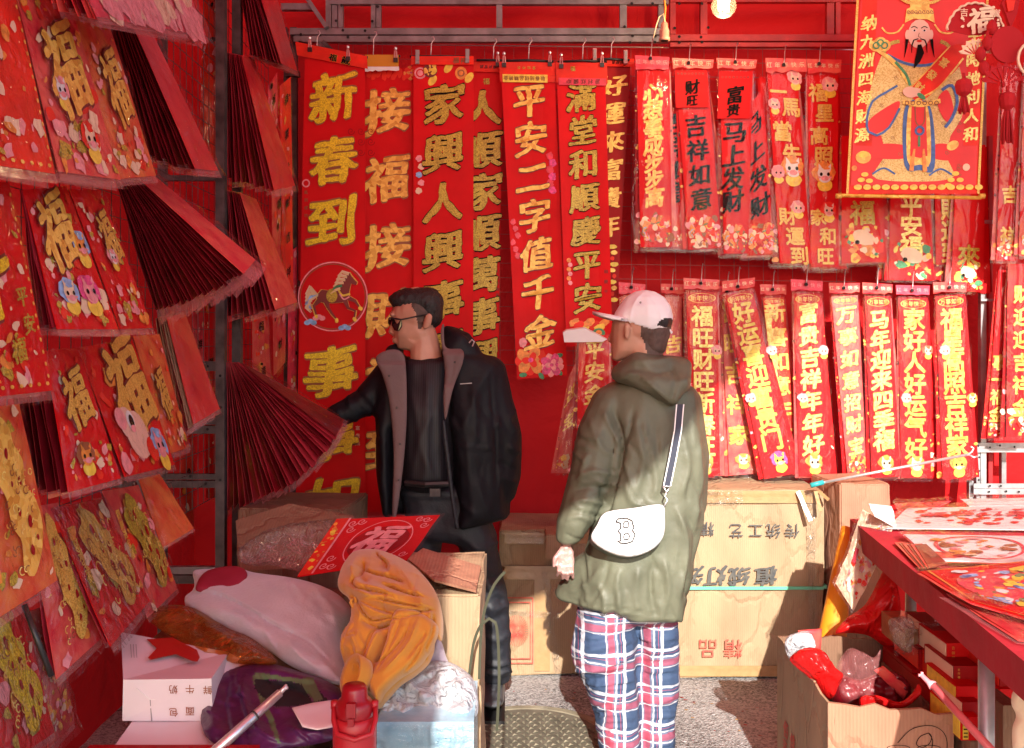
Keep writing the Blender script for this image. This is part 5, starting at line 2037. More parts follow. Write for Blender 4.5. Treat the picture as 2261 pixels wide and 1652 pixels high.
# fourth row
PB('orange gold packet at the picture edge in the fourth row', (-60, 905), (42, 892), (127, 1281), (-20, 1376), 4, (-60, 1370), mat='orpat', art=art_fish('goldor'))
PB('narrow packet with a pierced gold emblem in the fourth row', (58, 1122), (128, 1110), (222, 1411), (126, 1500), 3, (110, 1490), mat='crimson', art=art_fish('goldcard'))
PB('packet with a wide pierced gold fish emblem in the fourth row', (112, 1123), (228, 1100), (331, 1327), (244, 1427), 3, (228, 1420), mat='red', art=art_fish('goldcard'), film='film2')
PB('packet with a small gold fish emblem ending the fourth row', (226, 1085), (312, 1070), (392, 1300), (327, 1364), 3, (315, 1360), mat='crimson', art=art_fish('golddim'))
# fifth row
PB('packet with a bright yellow gold fish emblem in the lowest row', (-80, 1352), (52, 1342), (120, 1618), (0, 1700), 3, (-10, 1690), mat='red', art=art_fish('gold'), film='film2')
PB('wrinkled clear wrapped packet ending the lowest row', (62, 1352), (112, 1335), (165, 1594), (108, 1656), 3, (95, 1650), mat='crimson', art=art_fu(0.5, 0.5, 0.4, 'goldcard', n=50, cols=('pinkpr', 'cream', 'orange', 'goldor')), film='film2')
# fans on the far side of the post
PB('topmost pleated fan of dark red packets beyond the rack post', (548, -90), (590, -80), (657, 157), (622, 140), 10, (552, 118), (524, -90), mat='fanface', leafmat='leaf')
PB('second pleated fan beyond the rack post, hanging nearly straight', (533, 122), (560, 128), (652, 410), (606, 420), 11, (503, 396), (500, 116), mat='fanface', leafmat='leaf')
PB('third pleated fan beyond the rack post with a pink face', (530, 425), (566, 440), (657, 667), (608, 684), 10, (503, 700), (499, 419), mat='crimson', leafmat='leaf')
PB('lowest and widest pleated fan beyond the rack post, reaching to the outstretched arm', (528, 800), (545, 806), (760, 926), (742, 962), 27, (494, 1128), (499, 800), mat='leafdk', leafmat='leaf')

mb = MB()
mb.tube([W(53, 1335, 2.0), W(114, 1493, 2.0)], 0.006, M['black'], 8)
tag(mb.build('thin_stick', smooth=True), 'thin black stick between two packets in the lowest row', 'stick')

# hanging strips behind the rack
GS = 'narrow printed strips on the side grid'
for (q, Y_, m_, txt, cm, lab, n_) in (
        ([(448, -20), (490, -20), (486, 372), (440, 372)], (4.05, 4.15, 4.15, 4.05), 'redor', '', 'ink', 'plain orange red strip hanging behind the top row of packets', 8),
        ([(592, 190), (612, 160), (612, 395), (590, 420)], (4.2, 4.3, 4.3, 4.2), 'pink', '福', 'ink', 'pink strip with cartoon print beside the second fan', 26),
        ([(618, 190), (642, 170), (648, 640), (624, 660)], (4.4, 4.5, 4.5, 4.4), 'redor', '恭喜发财吉祥', 'ink', 'orange red strip with black lettering near the corner post', 12),
        ([(600, 420), (628, 400), (630, 800), (604, 830)], (4.3, 4.45, 4.45, 4.3), 'crimson', '福运财', 'ink', 'dark lettered strip below the second fan', 20),
        ([(556, 690), (592, 690), (600, 860), (560, 870)], (4.15, 4.3, 4.3, 4.15), 'crimson', '福满', 'ink', 'short strip with black 福 above the widest fan', 16),
        ([(636, 560), (656, 545), (656, 900), (636, 900)], (4.6, 4.7, 4.7, 4.6), 'pink', '', 'ink', 'pink and white printed strip against the corner post', 30),
        ([(425, 640), (450, 640), (452, 800), (428, 800)], (4.0, 4.1, 4.1, 4.0), 'pink', '福祥', 'ink', 'pink strip with black 福 seen through the rack', 6),
        ([(452, 640), (474, 640), (474, 1100), (454, 1100)], (4.1, 4.2, 4.2, 4.1), 'red', '福到了家', 'ink', 'red strip with black lettering seen through the rack', 8),
        ([(398, 960), (428, 960), (428, 1160), (400, 1160)], (3.9, 4.0, 4.0, 3.9), 'redor', '', 'ink', 'plain red strip seen between the lower crossbars', 4)):
    banner('hanging_strip', lab, GS, q, list(Y_), txt, q[0][1] + 30, q[2][1] - 40, 22, cm, None, 'brush', seed=RND.random() * 9, film=True, mat=m_, cat='strip',
           extra=lambda d, sh: d.mottle(0.1, 0.1, 0.9, sh.asp * 0.95, n_, 0.12, [M['cream'], M['pinkpr'], M['orange'], M['ink'], M['redor']], 1))

# ============================================================ CARTONS AT THE BACK
def carton(label, x0, x1, y0, y1, z0, z1, mat='card', name='cardboard_box', group=None, tapes=(), rot=0.0, cat='box'):
    c = Vector(((x0 + x1) / 2, (y0 + y1) / 2, z0))
    e = thing(name, label, cat, c, group)
    mb = MB()
    J = lambda: (RND.random() - 0.5) * 0.012
    nx, nz = 6, 6
    bm = bmesh.new()
    bmesh.ops.create_cube(bm, size=1)
    bmesh.ops.scale(bm, vec=(x1 - x0, y1 - y0, z1 - z0), verts=bm.verts)
    bmesh.ops.subdivide_edges(bm, edges=bm.edges, cuts=11, use_grid_fill=True)
    for v in bm.verts:
        p = v.co.copy()
        n_ = noise.noise_vector(p * 5 + c * 3) * 0.009 + noise.noise_vector(p * 14 + c) * 0.0025
        v.co += n_
    bmesh.ops.bevel(bm, geom=[e_ for e_ in bm.edges if e_.calc_face_angle(0) > 1.2], offset=0.006, segments=2, affect='EDGES')
    bmesh.ops.translate(bm, vec=(c[0], c[1], (z0 + z1) / 2), verts=bm.verts)
    if rot:
        bmesh.ops.rotate(bm, cent=c, matrix=Matrix.Rotation(rot, 3, 'Z'), verts=bm.verts)
    mb.add([v.co[:] for v in bm.verts], [[v.index for v in f.verts] for f in bm.faces], M[mat])
    bm.free()
    mb.build('box_body', e)
    for t in tapes:
        sh = Sheet(t, amp=0.0006, world=True)
        m2 = MB()
        sh.grid(m2, M['tape'], 4, 4, 0.0008, off=0.0115)
        m2.build('tape', e)
    return e


def facesheet(x0, x1, y, z0, z1):
    return Sheet([(x0, y, z1), (x1, y, z1), (x1, y, z0), (x0, y, z0)], amp=0.0, world=True)


YB = 4.40
xa, xb = W(1478, 0, YB)[0], W(1818, 0, YB)[0]
zt = W(0, 1083, YB)[2]
e = carton('large sunlit carton with a green strap and upside-down 传统工艺 lettering', xa, xb, YB, 4.84, 0.004, zt,
           tapes=[[(xa + 0.01, YB, zt), (xb - 0.02, YB, zt), (xb - 0.02, YB, zt - 0.055), (xa + 0.01, YB, zt - 0.055)], [(xa + .01, YB, 0.06), (xb - .02, YB, 0.06), (xb - .02, YB, 0.012), (xa + .01, YB, 0.012)]])
sh = facesheet(xa, xb, YB - 0.0145, 0.0, zt)
d = Deco(sh)


def pl_ch(d, sh, c_, px_, py_, size, mat, ang=math.pi, style='plain', sx=1.0):
    u, y = sh.ip(px_, py_)
    d.ch(c_, u, y, sh.px(size), M[mat], 1, style, ang, None, sx)


for c_, a, b in (('传', 1748, 1172), ('统', 1707, 1172), ('工', 1668, 1172), ('艺', 1625, 1172), ('精', 1560, 1168)):
    pl_ch(d, sh, c_, a, b, 34, 'inkgrey')
for c_, a, b in (('植', 1690, 1272), ('绒', 1632, 1272), ('灯', 1580, 1272), ('笼', 1528, 1272)):
    pl_ch(d, sh, c_, a, b, 44, 'inkgrey', style='brush', sx=1.15)
for c_, a, b in (('精', 1618, 1432), ('品', 1563, 1432)):
    pl_ch(d, sh, c_, a, b, 44, 'inkred')
d.build('printing', e)
mb = MB()
mb.box((xa - 0.01, YB - 0.019, W(0, 1300, YB)[2]), (xb - 0.004, YB - 0.0150, W(0, 1293, YB)[2]), M['strapgreen'])
mb.box((xb - 0.004, YB - 0.016, W(0, 1298, YB)[2]), (xb + 0.012, YB + 0.3, W(0, 1291, YB)[2]), M['strapgreen'])
mb.build('strap', e)
for (px_, l_) in ((1812, 0), (1826, 1)):
    pass
# torn tape tails on its top edge
mb = MB()
for (x0_, y0_, x1_, y1_, w_) in ((1762, 1085, 1790, 1150, 9), (1800, 1082, 1812, 1130, 8), (1806, 1083, 1830, 1104, 7)):
    a, b = W(x0_, y0_, YB - 0.03), W(x1_, y1_, YB - 0.08)
    mb.beam(a, b, 0.002, w_ * YB / F, M['tape'], (0, 1, 0.2))
mb.build('tape_tail', e)

xa2, xb2 = W(1104, 0, 4.42)[0], W(1470, 0, 4.42)[0]
z2a, z2b = W(0, 1255, 4.42)[2], W(0, 1172, 4.42)[2]
e = carton('sunlit carton with a red square stamp standing on the road', xa2, xb2, 4.42, 4.84, 0.004, W(0, 1262, 4.42)[2],
           tapes=[[(xa2 + .02, 4.42, .5), (xb2, 4.42, .5), (xb2, 4.42, .44), (xa2 + .02, 4.42, .44)], [(0.10, 4.42, .49), (.17, 4.42, .49), (.17, 4.42, .03), (.10, 4.42, .03)]])
sh = facesheet(xa2, xb2, 4.4055, 0.0, W(0, 1262, 4.42)[2])
d = Deco(sh)
u, y = sh.ip(1140, 1392)
s1 = sh.px(38)
for k in (1.0, 0.86):
    for (a, b) in (((-1, -2), (1, -2)), ((1, -2), (1, 2)), ((1, 2), (-1, 2)), ((-1, 2), (-1, -2))):
        d.stroke([(u + a[0] * s1 * k * 0.95, y + a[1] * s1 * k * 0.95), (u + b[0] * s1 * k * 0.95, y + b[1] * s1 * k * 0.95)], s1 * 0.07, M['inkred'], 1)
for k in range(40):
    a = k * 0.157
    d.stroke([(u + s1 * 0.25 * math.cos(a), y + s1 * 0.3 * math.sin(a)), (u + s1 * 0.72 * math.cos(a), y + s1 * 0.9 * math.sin(a))], s1 * 0.035, M['inkred'], 1)
d.ch('福', u, y, s1 * 0.6, M['inkred'], 2, 'brush', math.pi)
d.build('printing', e)
e = carton('low taped carton lying on the stamped one beside the dark trousers', xa2 + 0.0, xb2 - 0.05, 4.44, 4.84, z2a + 0.0, z2b,
           tapes=[[(xa2 + .02, 4.44, z2b - .01), (xb2 - .1, 4.44, z2b - .01), (xb2 - .1, 4.44, z2b - .06), (xa2 + .02, 4.44, z2b - .06)]])
e = carton('small pale box jutting out beside the gloved hand', W(1205, 0, 4.3)[0], W(1262, 0, 4.3)[0], 4.3, 4.438, W(0, 1236, 4.3)[2], W(0, 1182, 4.3)[2])
# cartons by the right table and at the far left
e = carton('open topped carton leaning behind the table corner', W(1845, 0, 4.3)[0], W(1960, 0, 4.3)[0], 4.3, 4.6, 0.3, W(0, 1068, 4.3)[2], 'cardpink', rot=0.12)
e = carton('dark carton standing under that leaning one', W(1845, 0, 4.3)[0], W(2000, 0, 4.3)[0], 4.3, 4.65, 0.004, 0.29, 'cardshade')
e = carton('dark brown carton in the shade behind the pile', W(530, 0, 3.7)[0], W(770, 0, 3.7)[0], 3.7, 4.1, 0.35, W(0, 1125, 3.7)[2], 'cardshade', rot=-0.1)
e = carton('brown carton on the floor carrying the shaded one', W(530, 0, 3.7)[0], W(900, 0, 3.7)[0], 3.66, 4.12, 0.004, 0.345, 'cardshade')

# manhole cover
c = W(1165, 1640, 3.72)
c[2] = 0.004
e = thing('manhole_cover', 'round yellowish checker plate cover in the asphalt between the feet', 'manhole cover', c)
M['steeldk2'] = mk('dirty cover iron', (0.13, 0.12, 0.09), 0.6, var=0.3, vscale=20)
mp = mk('worn yellowish iron', (0.26, 0.24, 0.17), 0.5, metal=0.2, var=0.4, vscale=9)
mb = MB()
mb.lathe(c, [(0.30, -0.002), (0.31, 0.004), (0.335, 0.006), (0.345, 0.0)], mp, 48)
mb.build('rim', e)
mb = MB()
mb.lathe(c + Vector((0, 0, 0.0)), [(0.295, 0.001), (0.295, 0.005)], M['steeldk2'], 48)
mb.build('plate', e)
mb = MB()
for i in range(-9, 10):
    for j in range(-9, 10):
        x, y = i * 0.032 + (j % 2) * 0.016, j * 0.03
        if x * x + y * y < 0.27 ** 2:
            dx, dy = (0.011, 0.006) if (i + j) % 2 else (0.006, -0.011)
            p = c + Vector((x, y, 0.0075))
            mb.add([p + Vector((dx, dy, -0.001)), p + Vector((dy * 0.5, -dx * 0.5, 0.005)), p + Vector((-dx, -dy, -0.001)), p + Vector((-dy * 0.5, dx * 0.5, 0.005))], [(0, 1, 2, 3)], mp)
o = mb.build('tread_studs', e)
o['kind'] = 'stuff'
# ============================================================ PEOPLE
M['skin'] = mk('skin', (0.50, 0.25, 0.17), 0.5, var=0.1, vscale=20, bump=0.15, bscale=200, bdist=0.002)
M['stub'] = mk('cropped hair', (0.085, 0.05, 0.04), 0.7, var=0.3, vscale=60, bump=0.4, bscale=400, bdist=0.003)
M['hair'] = mk('black hair', (0.012, 0.010, 0.010), 0.5, var=0.4, vscale=80, bump=0.8, bscale=260, stretch=(1, 1, 0.4), bdist=0.006)
M['jblack'] = mk('black shell fabric', (0.005, 0.0055, 0.009), 0.6, var=0.3, vscale=8, bump=0.3, bscale=30, bdist=0.01, spec=0.25)
M['lining'] = mk('mauve grey lining', (0.16, 0.10, 0.10), 0.8, var=0.15, bump=0.3, bscale=120, bdist=0.004)
M['trgrey'] = mk('dark slate trousers', (0.013, 0.015, 0.022), 0.6, var=0.25, vscale=8, bump=0.35, bscale=16, bdist=0.02)
M['lens'] = mk('dark lens', (0.012, 0.01, 0.012), 0.08)
M['olive'] = mk('olive coated fabric', (0.118, 0.122, 0.082), 0.5, var=0.25, vscale=7, bump=0.25, bscale=30, bdist=0.008, detail=6, spec=0.35)
M['capwhite'] = mk('white cotton cap', (0.80, 0.77, 0.79), 0.75, var=0.04, bump=0.2, bscale=500, bdist=0.001)
M['glove'] = mk('thin pinkish glove', (0.50, 0.27, 0.24), 0.3, var=0.2, vscale=40, bump=0.8, bscale=70, bdist=0.008, coat=0.4)
M['bagwhite'] = mk('white leather', (0.86, 0.86, 0.86), 0.32, var=0.03, bump=0.1, bscale=30)
M['navy'] = mk('navy webbing', (0.025, 0.03, 0.055), 0.6)
M['shoe'] = mk('grey black leather shoe', (0.06, 0.065, 0.075), 0.3, var=0.3)


def shirt_mat():
    m, nt, b, out = newmat('black pinstripe shirt')
    tc = N(nt, 'TexCoord')
    wv = N(nt, 'TexWave', wave_type='BANDS', bands_direction='X')
    wv.inputs['Scale'].default_value = 34
    wv.inputs['Distortion'].default_value = 0.6
    nt.links.new(tc.outputs['Object'], wv.inputs['Vector'])
    cr = N(nt, 'ValToRGB')
    cr.color_ramp.elements[0].position = 0.72
    cr.color_ramp.elements[0].color = (0.003, 0.0025, 0.004, 1)
    cr.color_ramp.elements[1].position = 0.95
    cr.color_ramp.elements[1].color = (0.016, 0.011, 0.022, 1)
    nt.links.new(wv.outputs['Fac'], cr.inputs[0])
    nt.links.new(cr.outputs[0], b.inputs['Base Color'])
    b.inputs['Roughness'].default_value = 0.6
    return m


def plaid():
    """blue quilted tartan: red and white bands both ways"""
    m, nt, b, out = newmat('blue tartan')
    tc = N(nt, 'TexCoord')
    nz = N(nt, 'TexNoise')
    nz.inputs['Scale'].default_value = 7
    nt.links.new(tc.outputs['Object'], nz.inputs['Vector'])
    sub = N(nt, 'VectorMath', operation='SUBTRACT')
    nt.links.new(nz.outputs['Color'], sub.inputs[0])
    sub.inputs[1].default_value = (0.5, 0.5, 0.5)
    scv = N(nt, 'VectorMath', operation='SCALE')
    nt.links.new(sub.outputs[0], scv.inputs[0])
    scv.inputs['Scale'].default_value = 0.03
    add = N(nt, 'VectorMath', operation='ADD')
    nt.links.new(tc.outputs['Object'], add.inputs[0])
    nt.links.new(scv.outputs[0], add.inputs[1])
    sp = N(nt, 'SeparateXYZ')
    nt.links.new(add.outputs[0], sp.inputs[0])

    def band(sock, period, lo, hi, off):
        a = N(nt, 'Math', operation='MULTIPLY_ADD')
        nt.links.new(sock, a.inputs[0])
        a.inputs[1].default_value = 1 / period
        a.inputs[2].default_value = off + 20
        f = N(nt, 'Math', operation='FRACT')
        nt.links.new(a.outputs[0], f.inputs[0])
        g1 = N(nt, 'Math', operation='GREATER_THAN')
        nt.links.new(f.outputs[0], g1.inputs[0])
        g1.inputs[1].default_value = lo
        g2 = N(nt, 'Math', operation='LESS_THAN')
        nt.links.new(f.outputs[0], g2.inputs[0])
        g2.inputs[1].default_value = hi
        mu = N(nt, 'Math', operation='MULTIPLY')
        nt.links.new(g1.outputs[0], mu.inputs[0])
        nt.links.new(g2.outputs[0], mu.inputs[1])
        return mu.outputs[0]

    cur = None

    def over(base, col, fac, amt):
        mx = N(nt, 'Mix', data_type='RGBA')
        mu = N(nt, 'Math', operation='MULTIPLY')
        nt.links.new(fac, mu.inputs[0])
        mu.inputs[1].default_value = amt
        nt.links.new(mu.outputs[0], mx.inputs[0])
        if base is None:
            mx.inputs[6].default_value = (0.035, 0.065, 0.135, 1)
        else:
            nt.links.new(base, mx.inputs[6])
        mx.inputs[7].default_value = col
        return mx.outputs[2]

    X, Z = sp.outputs[0], sp.outputs[2]
    P1, P2 = 0.135, 0.135
    for (lo, hi, col, amt) in ((0.05, 0.38, (0.30, 0.30, 0.40, 1), 0.32), (0.12, 0.28, (0.40, 0.015, 0.04, 1), 0.6), (0.07, 0.09, (0.8, 0.8, 0.82, 1), 0.8), (0.33, 0.36, (0.8, 0.8, 0.82, 1), 0.8), (0.50, 0.58, (0.75, 0.75, 0.8, 1), 0.6), (0.44, 0.455, (0.5, 0.05, 0.08, 1), 0.6)):
        cur = over(cur, col, band(X, P1, lo, hi, 0.0), amt)
        cur = over(cur, col, band(Z, P2, lo, hi, 0.2), amt * 0.85)
    nt.links.new(cur, b.inputs['Base Color'])
    b.inputs['Roughness'].default_value = 0.8
    n2 = N(nt, 'TexNoise')
    n2.inputs['Scale'].default_value = 24
    mp = N(nt, 'Mapping')
    mp.inputs['Scale'].default_value = (0.5, 1, 1.6)
    nt.links.new(tc.outputs['Object'], mp.inputs[0])
    nt.links.new(mp.outputs[0], n2.inputs['Vector'])
    bp = N(nt, 'Bump')
    bp.inputs['Strength'].default_value = 0.5
    bp.inputs['Distance'].default_value = 0.012
    nt.links.new(n2.outputs[0], bp.inputs['Height'])
    nt.links.new(bp.outputs[0], b.inputs['Normal'])
    return m


def in_poly(x, y, P):
    c = False
    n = len(P)
    for i in range(n):
        a, b = P[i], P[(i + 1) % n]
        if (a[1] > y) != (b[1] > y) and x < (b[0] - a[0]) * (y - a[1]) / (b[1] - a[1] + 1e-12) + a[0]:
            c = not c
    return c


def hand(B, wx, wy, dirx, diry, size, dy, curl=0.25, thumb=1, spread=0.16):
    """palm, four unequal bent fingers and a thumb, pointing along (dirx, diry) in the picture plane"""
    L = size
    nx, ny = -diry, dirx
    P = lambda a, b: (wx + dirx * a * L + nx * b * L, wy + diry * a * L + ny * b * L)
    px_, py_ = P(0.02, 0)
    B.hull(B.e(*P(-0.25, 0), L * 0.13, L * 0.13, dy, 0.018), B.e(*P(0.08, 0.0), L * 0.17, L * 0.15, dy, 0.017))
    B.hull(B.e(*P(0.06, -0.12), L * 0.10, L * 0.10, dy, 0.016), B.e(*P(0.06, 0.12), L * 0.10, L * 0.10, dy, 0.016), B.e(*P(0.40, -0.17), L * 0.08, L * 0.08, dy, 0.013), B.e(*P(0.42, 0.15), L * 0.08, L * 0.08, dy, 0.013))
    for k, ln in enumerate((0.40, 0.50, 0.54, 0.46)):
        b0 = 0.17 - 0.115 * k
        a0 = 0.40
        s = spread * (0.5 - k / 3.0)
        r = L * (0.052 if k else 0.045)
        j1 = P(a0 + ln * 0.45, b0 + s * 0.5)
        j2 = P(a0 + ln * (0.75), b0 + s * 0.8)
        j3 = P(a0 + ln * (0.98 - curl * 0.3), b0 + s)
        B.hull(B.e(*P(a0, b0), r * 1.1, r * 1.1, dy, 0.010), B.e(*j1, r, r, dy - 0.010 * curl * 4, 0.009))
        B.hull(B.e(*j1, r, r, dy - 0.010 * curl * 4, 0.009), B.e(*j2, r * 0.92, r * 0.92, dy + 0.004, 0.008))
        B.hull(B.e(*j2, r * 0.92, r * 0.92, dy + 0.004, 0.008), B.e(*j3, r * 0.8, r * 0.8, dy + 0.018, 0.007))
    t = thumb
    B.hull(B.e(*P(0.02, t * 0.12), L * 0.08, L * 0.08, dy, 0.013), B.e(*P(0.24, t * 0.30), L * 0.06, L * 0.06, dy - 0.01, 0.011))
    B.hull(B.e(*P(0.24, t * 0.30), L * 0.06, L * 0.06, dy - 0.01, 0.011), B.e(*P(0.46, t * 0.32), L * 0.048, L * 0.048, dy - 0.005, 0.009))


# ---------------------------------------------------------------- man in the black jacket
YM = 4.05
man = thing('person', 'man in sunglasses and open black jacket reaching towards the hanging packets', 'person', W(1000, 1564, YM))
B = Body(YM)
B.hull(B.e(920, 688, 53, 55, 0, 0.088))
B.hull(B.e(893, 692, 29, 30, 0, 0.072), B.e(894, 735, 24, 24, 0, 0.062), B.e(930, 735, 30, 28, 0, 0.07))
B.hull(B.e(894, 742, 20, 18, 0, 0.055), B.e(887, 763, 11, 9, 0, 0.03), B.e(925, 762, 22, 16, 0, 0.06))
B.hull(B.e(869, 713, 5, 7, 0, 0.012), B.e(862, 733, 4.5, 4.5, 0, 0.013), B.e(871, 738, 6, 4, 0, 0.018))
B.hull(B.e(867, 695, 7, 6, -0.03, 0.03), B.e(867, 695, 7, 6, 0.03, 0.03))
B.hull(B.e(871, 748, 6, 3.2, 0, 0.024), B.e(877, 748, 6, 3.5, 0, 0.03))
B.hull(B.e(872, 755, 6, 3.4, 0, 0.022), B.e(879, 755, 6, 3.5, 0, 0.028))
B.hull(B.e(947, 700, 8, 9, -0.088, 0.012, 0.2), B.e(945, 716, 7, 9, -0.082, 0.012, 0.1), B.e(938, 722, 5, 6, -0.078, 0.01))
B.hull(B.e(935, 740, 30, 28, 0.0, 0.062), B.e(948, 800, 34, 24, 0.0, 0.07), B.e(930, 812, 24, 14, -0.03, 0.05))
B.hull(B.e(950, 800, 34, 24, 0.0, 0.07), B.e(955, 850, 60, 26, 0.0, 0.07))
# forearm and hand reaching out, one body with the head through the chest
B.hull(B.e(955, 850, 50, 20, 0.0, 0.05), B.e(870, 850, 20, 20, 0, 0.05))
B.hull(B.e(870, 850, 18, 18, 0, 0.04), B.e(790, 900, 14, 14, -0.02, 0.03))
B.hull(B.e(790, 900, 14, 14, -0.02, 0.03), B.e(722, 934, 11, 11, -0.05, 0.022))
hand(B, 716, 938, -0.9, 0.43, 74, -0.05, 0.5, -1)
B.hull(B.e(955, 850, 50, 20, 0.0, 0.05), B.e(1090, 850, 20, 20, 0, 0.05))
B.hull(B.e(1090, 850, 18, 18, 0, 0.04), B.e(1112, 980, 14, 14, -0.02, 0.03))
B.hull(B.e(1112, 980, 14, 14, -0.02, 0.03), B.e(1106, 1095, 11, 11, -0.03, 0.022))
hand(B, 1105, 1098, -0.25, 0.97, 46, -0.03, 0.9, -1)
FADE = [(905, 640), (908, 676), (918, 690), (924, 728), (932, 724), (938, 700), (946, 690), (958, 700), (962, 735), (985, 748), (990, 620)]
B.finish('body', M['skin'], man, 0.0048, 4, mats=[M['stub']], matfn=lambda x, y, w, n: 1 if in_poly(x, y, FADE) else 0)
B = Body(YM)
B.hull(B.e(904, 664, 43, 28, 0, 0.082), B.e(945, 668, 34, 34, 0, 0.085), B.e(872, 660, 14, 10, 0, 0.06))
B.hull(B.e(945, 672, 34, 34, 0, 0.087), B.e(950, 700, 28, 26, 0.01, 0.075))
B.finish('hair', M['hair'], man, 0.005, 3, namp=0.003, nscale=(90, 90, 40))
g = MB()
for (cx, cy, dy, s) in ((873, 716, -0.068, 1.0), (862, 712, 0.03, 0.75)):
    pts = [(cx - 9 * s, cy - 13 * s), (cx + 13 * s, cy - 11 * s), (cx + 13 * s, cy + 4 * s), (cx + 6 * s, cy + 15 * s), (cx - 4 * s, cy + 14 * s), (cx - 10 * s, cy + 2 * s)]
    n = len(pts)
    f = [W(x, y, YM + dy) + Vector((0, 0.0 if i in (1, 2, 3) else 0.03, 0)) for i, (x, y) in enumerate(pts)]
    b = [p + Vector((0.004, 0.004, 0)) for p in f]
    g.add(f + b, [tuple(range(n)), tuple(range(2 * n - 1, n - 1, -1))] + [(i, (i + 1) % n, n + (i + 1) % n, n + i) for i in range(n)], M['lens'])
g.tube([W(862, 702, YM - 0.07), W(886, 706, YM - 0.078), W(920, 699, YM - 0.084), W(946, 694, YM - 0.092), W(951, 700, YM - 0.09)], 0.003, M['black'], 6)
g.tube([W(860, 703, YM - 0.06), W(862, 705, YM), W(860, 701, YM + 0.04)], 0.003, M['black'], 6)
g.build('sunglasses', man, smooth=False)
# shirt
B = Body(YM)
B.hull(B.e(915, 805, 26, 14, -0.02, 0.07), B.e(975, 800, 22, 14, -0.02, 0.07), B.e(940, 900, 66, 40, -0.03, 0.13), B.e(945, 1050, 66, 40, -0.03, 0.14))
B.finish('shirt', shirt_mat(), man, 0.010, 5, ridges=[([(940, 800), (945, 900), (940, 1060)], 7, 0.006), ([(960, 900), (930, 980), (960, 1060)], 9, 0.007), ([(905, 850), (925, 960), (910, 1050)], 8, 0.006), ([(975, 830), (965, 900), (975, 1000)], 7, 0.006)], namp=0.004)
# trousers
B = Body(YM)
B.hull(B.e(925, 1085, 45, 25, 0, 0.11), B.e(1040, 1085, 48, 25, 0, 0.11))
B.hull(B.e(930, 1090, 45, 25, 0, 0.1), B.e(1030, 1090, 50, 25, 0, 0.1), B.e(938, 1170, 40, 25, 0, 0.1), B.e(1040, 1180, 48, 25, 0, 0.1))
B.hull(B.e(936, 1165, 42, 25, 0.02, 0.1), B.e(930, 1330, 33, 30, 0.02, 0.075))
B.hull(B.e(930, 1330, 33, 30, 0.02, 0.075), B.e(934, 1525, 30, 20, 0.05, 0.065))
B.hull(B.e(1045, 1170, 46, 25, 0, 0.1), B.e(1084, 1340, 38, 34, 0, 0.078))
B.hull(B.e(1084, 1340, 38, 34, 0, 0.078), B.e(1096, 1495, 36, 16, 0.02, 0.066))
TR = [([(1060, 1330), (1095, 1345), (1122, 1330)], 6, 0.012), ([(1062, 1352), (1090, 1368), (1126, 1352)], 6, -0.010), ([(1070, 1300), (1110, 1290)], 7, 0.010), ([(1064, 1462), (1100, 1472), (1130, 1460)], 5, 0.014), ([(1064, 1482), (1098, 1490), (1130, 1478)], 5, 0.014),
      ([(1062, 1472), (1100, 1481), (1130, 1468)], 4, -0.012), ([(1040, 1200), (1080, 1300), (1090, 1420)], 8, 0.007), ([(1120, 1230), (1120, 1330), (1128, 1430)], 6, 0.009), ([(1066, 1400), (1100, 1415), (1126, 1392)], 7, 0.012), ([(1010, 1180), (1060, 1210), (1100, 1195)], 7, 0.008)]
TR += auto_folds((1050, 1180, 1130, 1490), 16, 0.3, 0.6, 45, 4, 0.007, 10)
B.finish('trousers', M['trgrey'], man, 0.010, 5, ridges=TR, namp=0.009, nscale=(8, 8, 7))
for (sx_, dy) in ((1091, 0.0), (935, 0.06)):
    B = Body(YM)
    B.hull(B.e(sx_, 1512, 24, 14, dy + 0.02, 0.05), B.e(sx_ - 2, 1545, 25, 12, dy - 0.02, 0.09), B.e(sx_ - 4, 1550, 24, 9, dy - 0.14, 0.05))
    B.hull(B.e(sx_ - 4, 1548, 22, 10, dy - 0.12, 0.06), B.e(sx_ - 2, 1540, 24, 14, dy - 0.0, 0.09))
    sh_o = B.finish('shoe', M['shoe'], man, 0.007, 3, ridges=[([(sx_ - 12, 1522), (sx_ + 10, 1522)], 2, 0.006), ([(sx_ - 12, 1530), (sx_ + 10, 1530)], 2, 0.006)])
    mb = MB()
    x0, x1 = W(sx_ - 27, 0, YM + dy)[0], W(sx_ + 24, 0, YM + dy)[0]
    mb.box((x0, YM + dy - 0.19, 0.0045), (x1, YM + dy + 0.08, 0.022), M['black'])
    mb.build('sole', sh_o)
# jacket
B = Body(YM)
B.hull(B.e(868, 815, 30, 26, 0.04, 0.09), B.e(1075, 812, 36, 26, 0.04, 0.09), B.e(880, 900, 42, 30, 0.06, 0.10), B.e(1080, 900, 45, 30, 0.06, 0.1))
B.hull(B.e(880, 900, 42, 30, 0.07, 0.10), B.e(1080, 900, 45, 30, 0.06, 0.1), B.e(885, 1110, 42, 25, 0.08, 0.1), B.e(1070, 1120, 55, 28, 0.08, 0.12))
B.hull(B.e(1010, 790, 26, 20, 0.0, 0.10), B.e(1075, 812, 36, 28, 0.0, 0.10), B.e(1030, 930, 42, 30, 0.0, 0.165), B.e(1075, 930, 40, 30, 0.0, 0.14))
B.hull(B.e(1030, 930, 42, 30, 0.0, 0.165), B.e(1080, 930, 40, 30, 0.0, 0.14), B.e(1048, 1130, 40, 28, 0.0, 0.17), B.e(1090, 1120, 38, 24, 0.0, 0.14))
B.hull(B.e(1048, 1120, 40, 28, 0.0, 0.17), B.e(1022, 1158, 10, 8, -0.08, 0.08), B.e(1105, 1130, 22, 14, 0.0, 0.13))
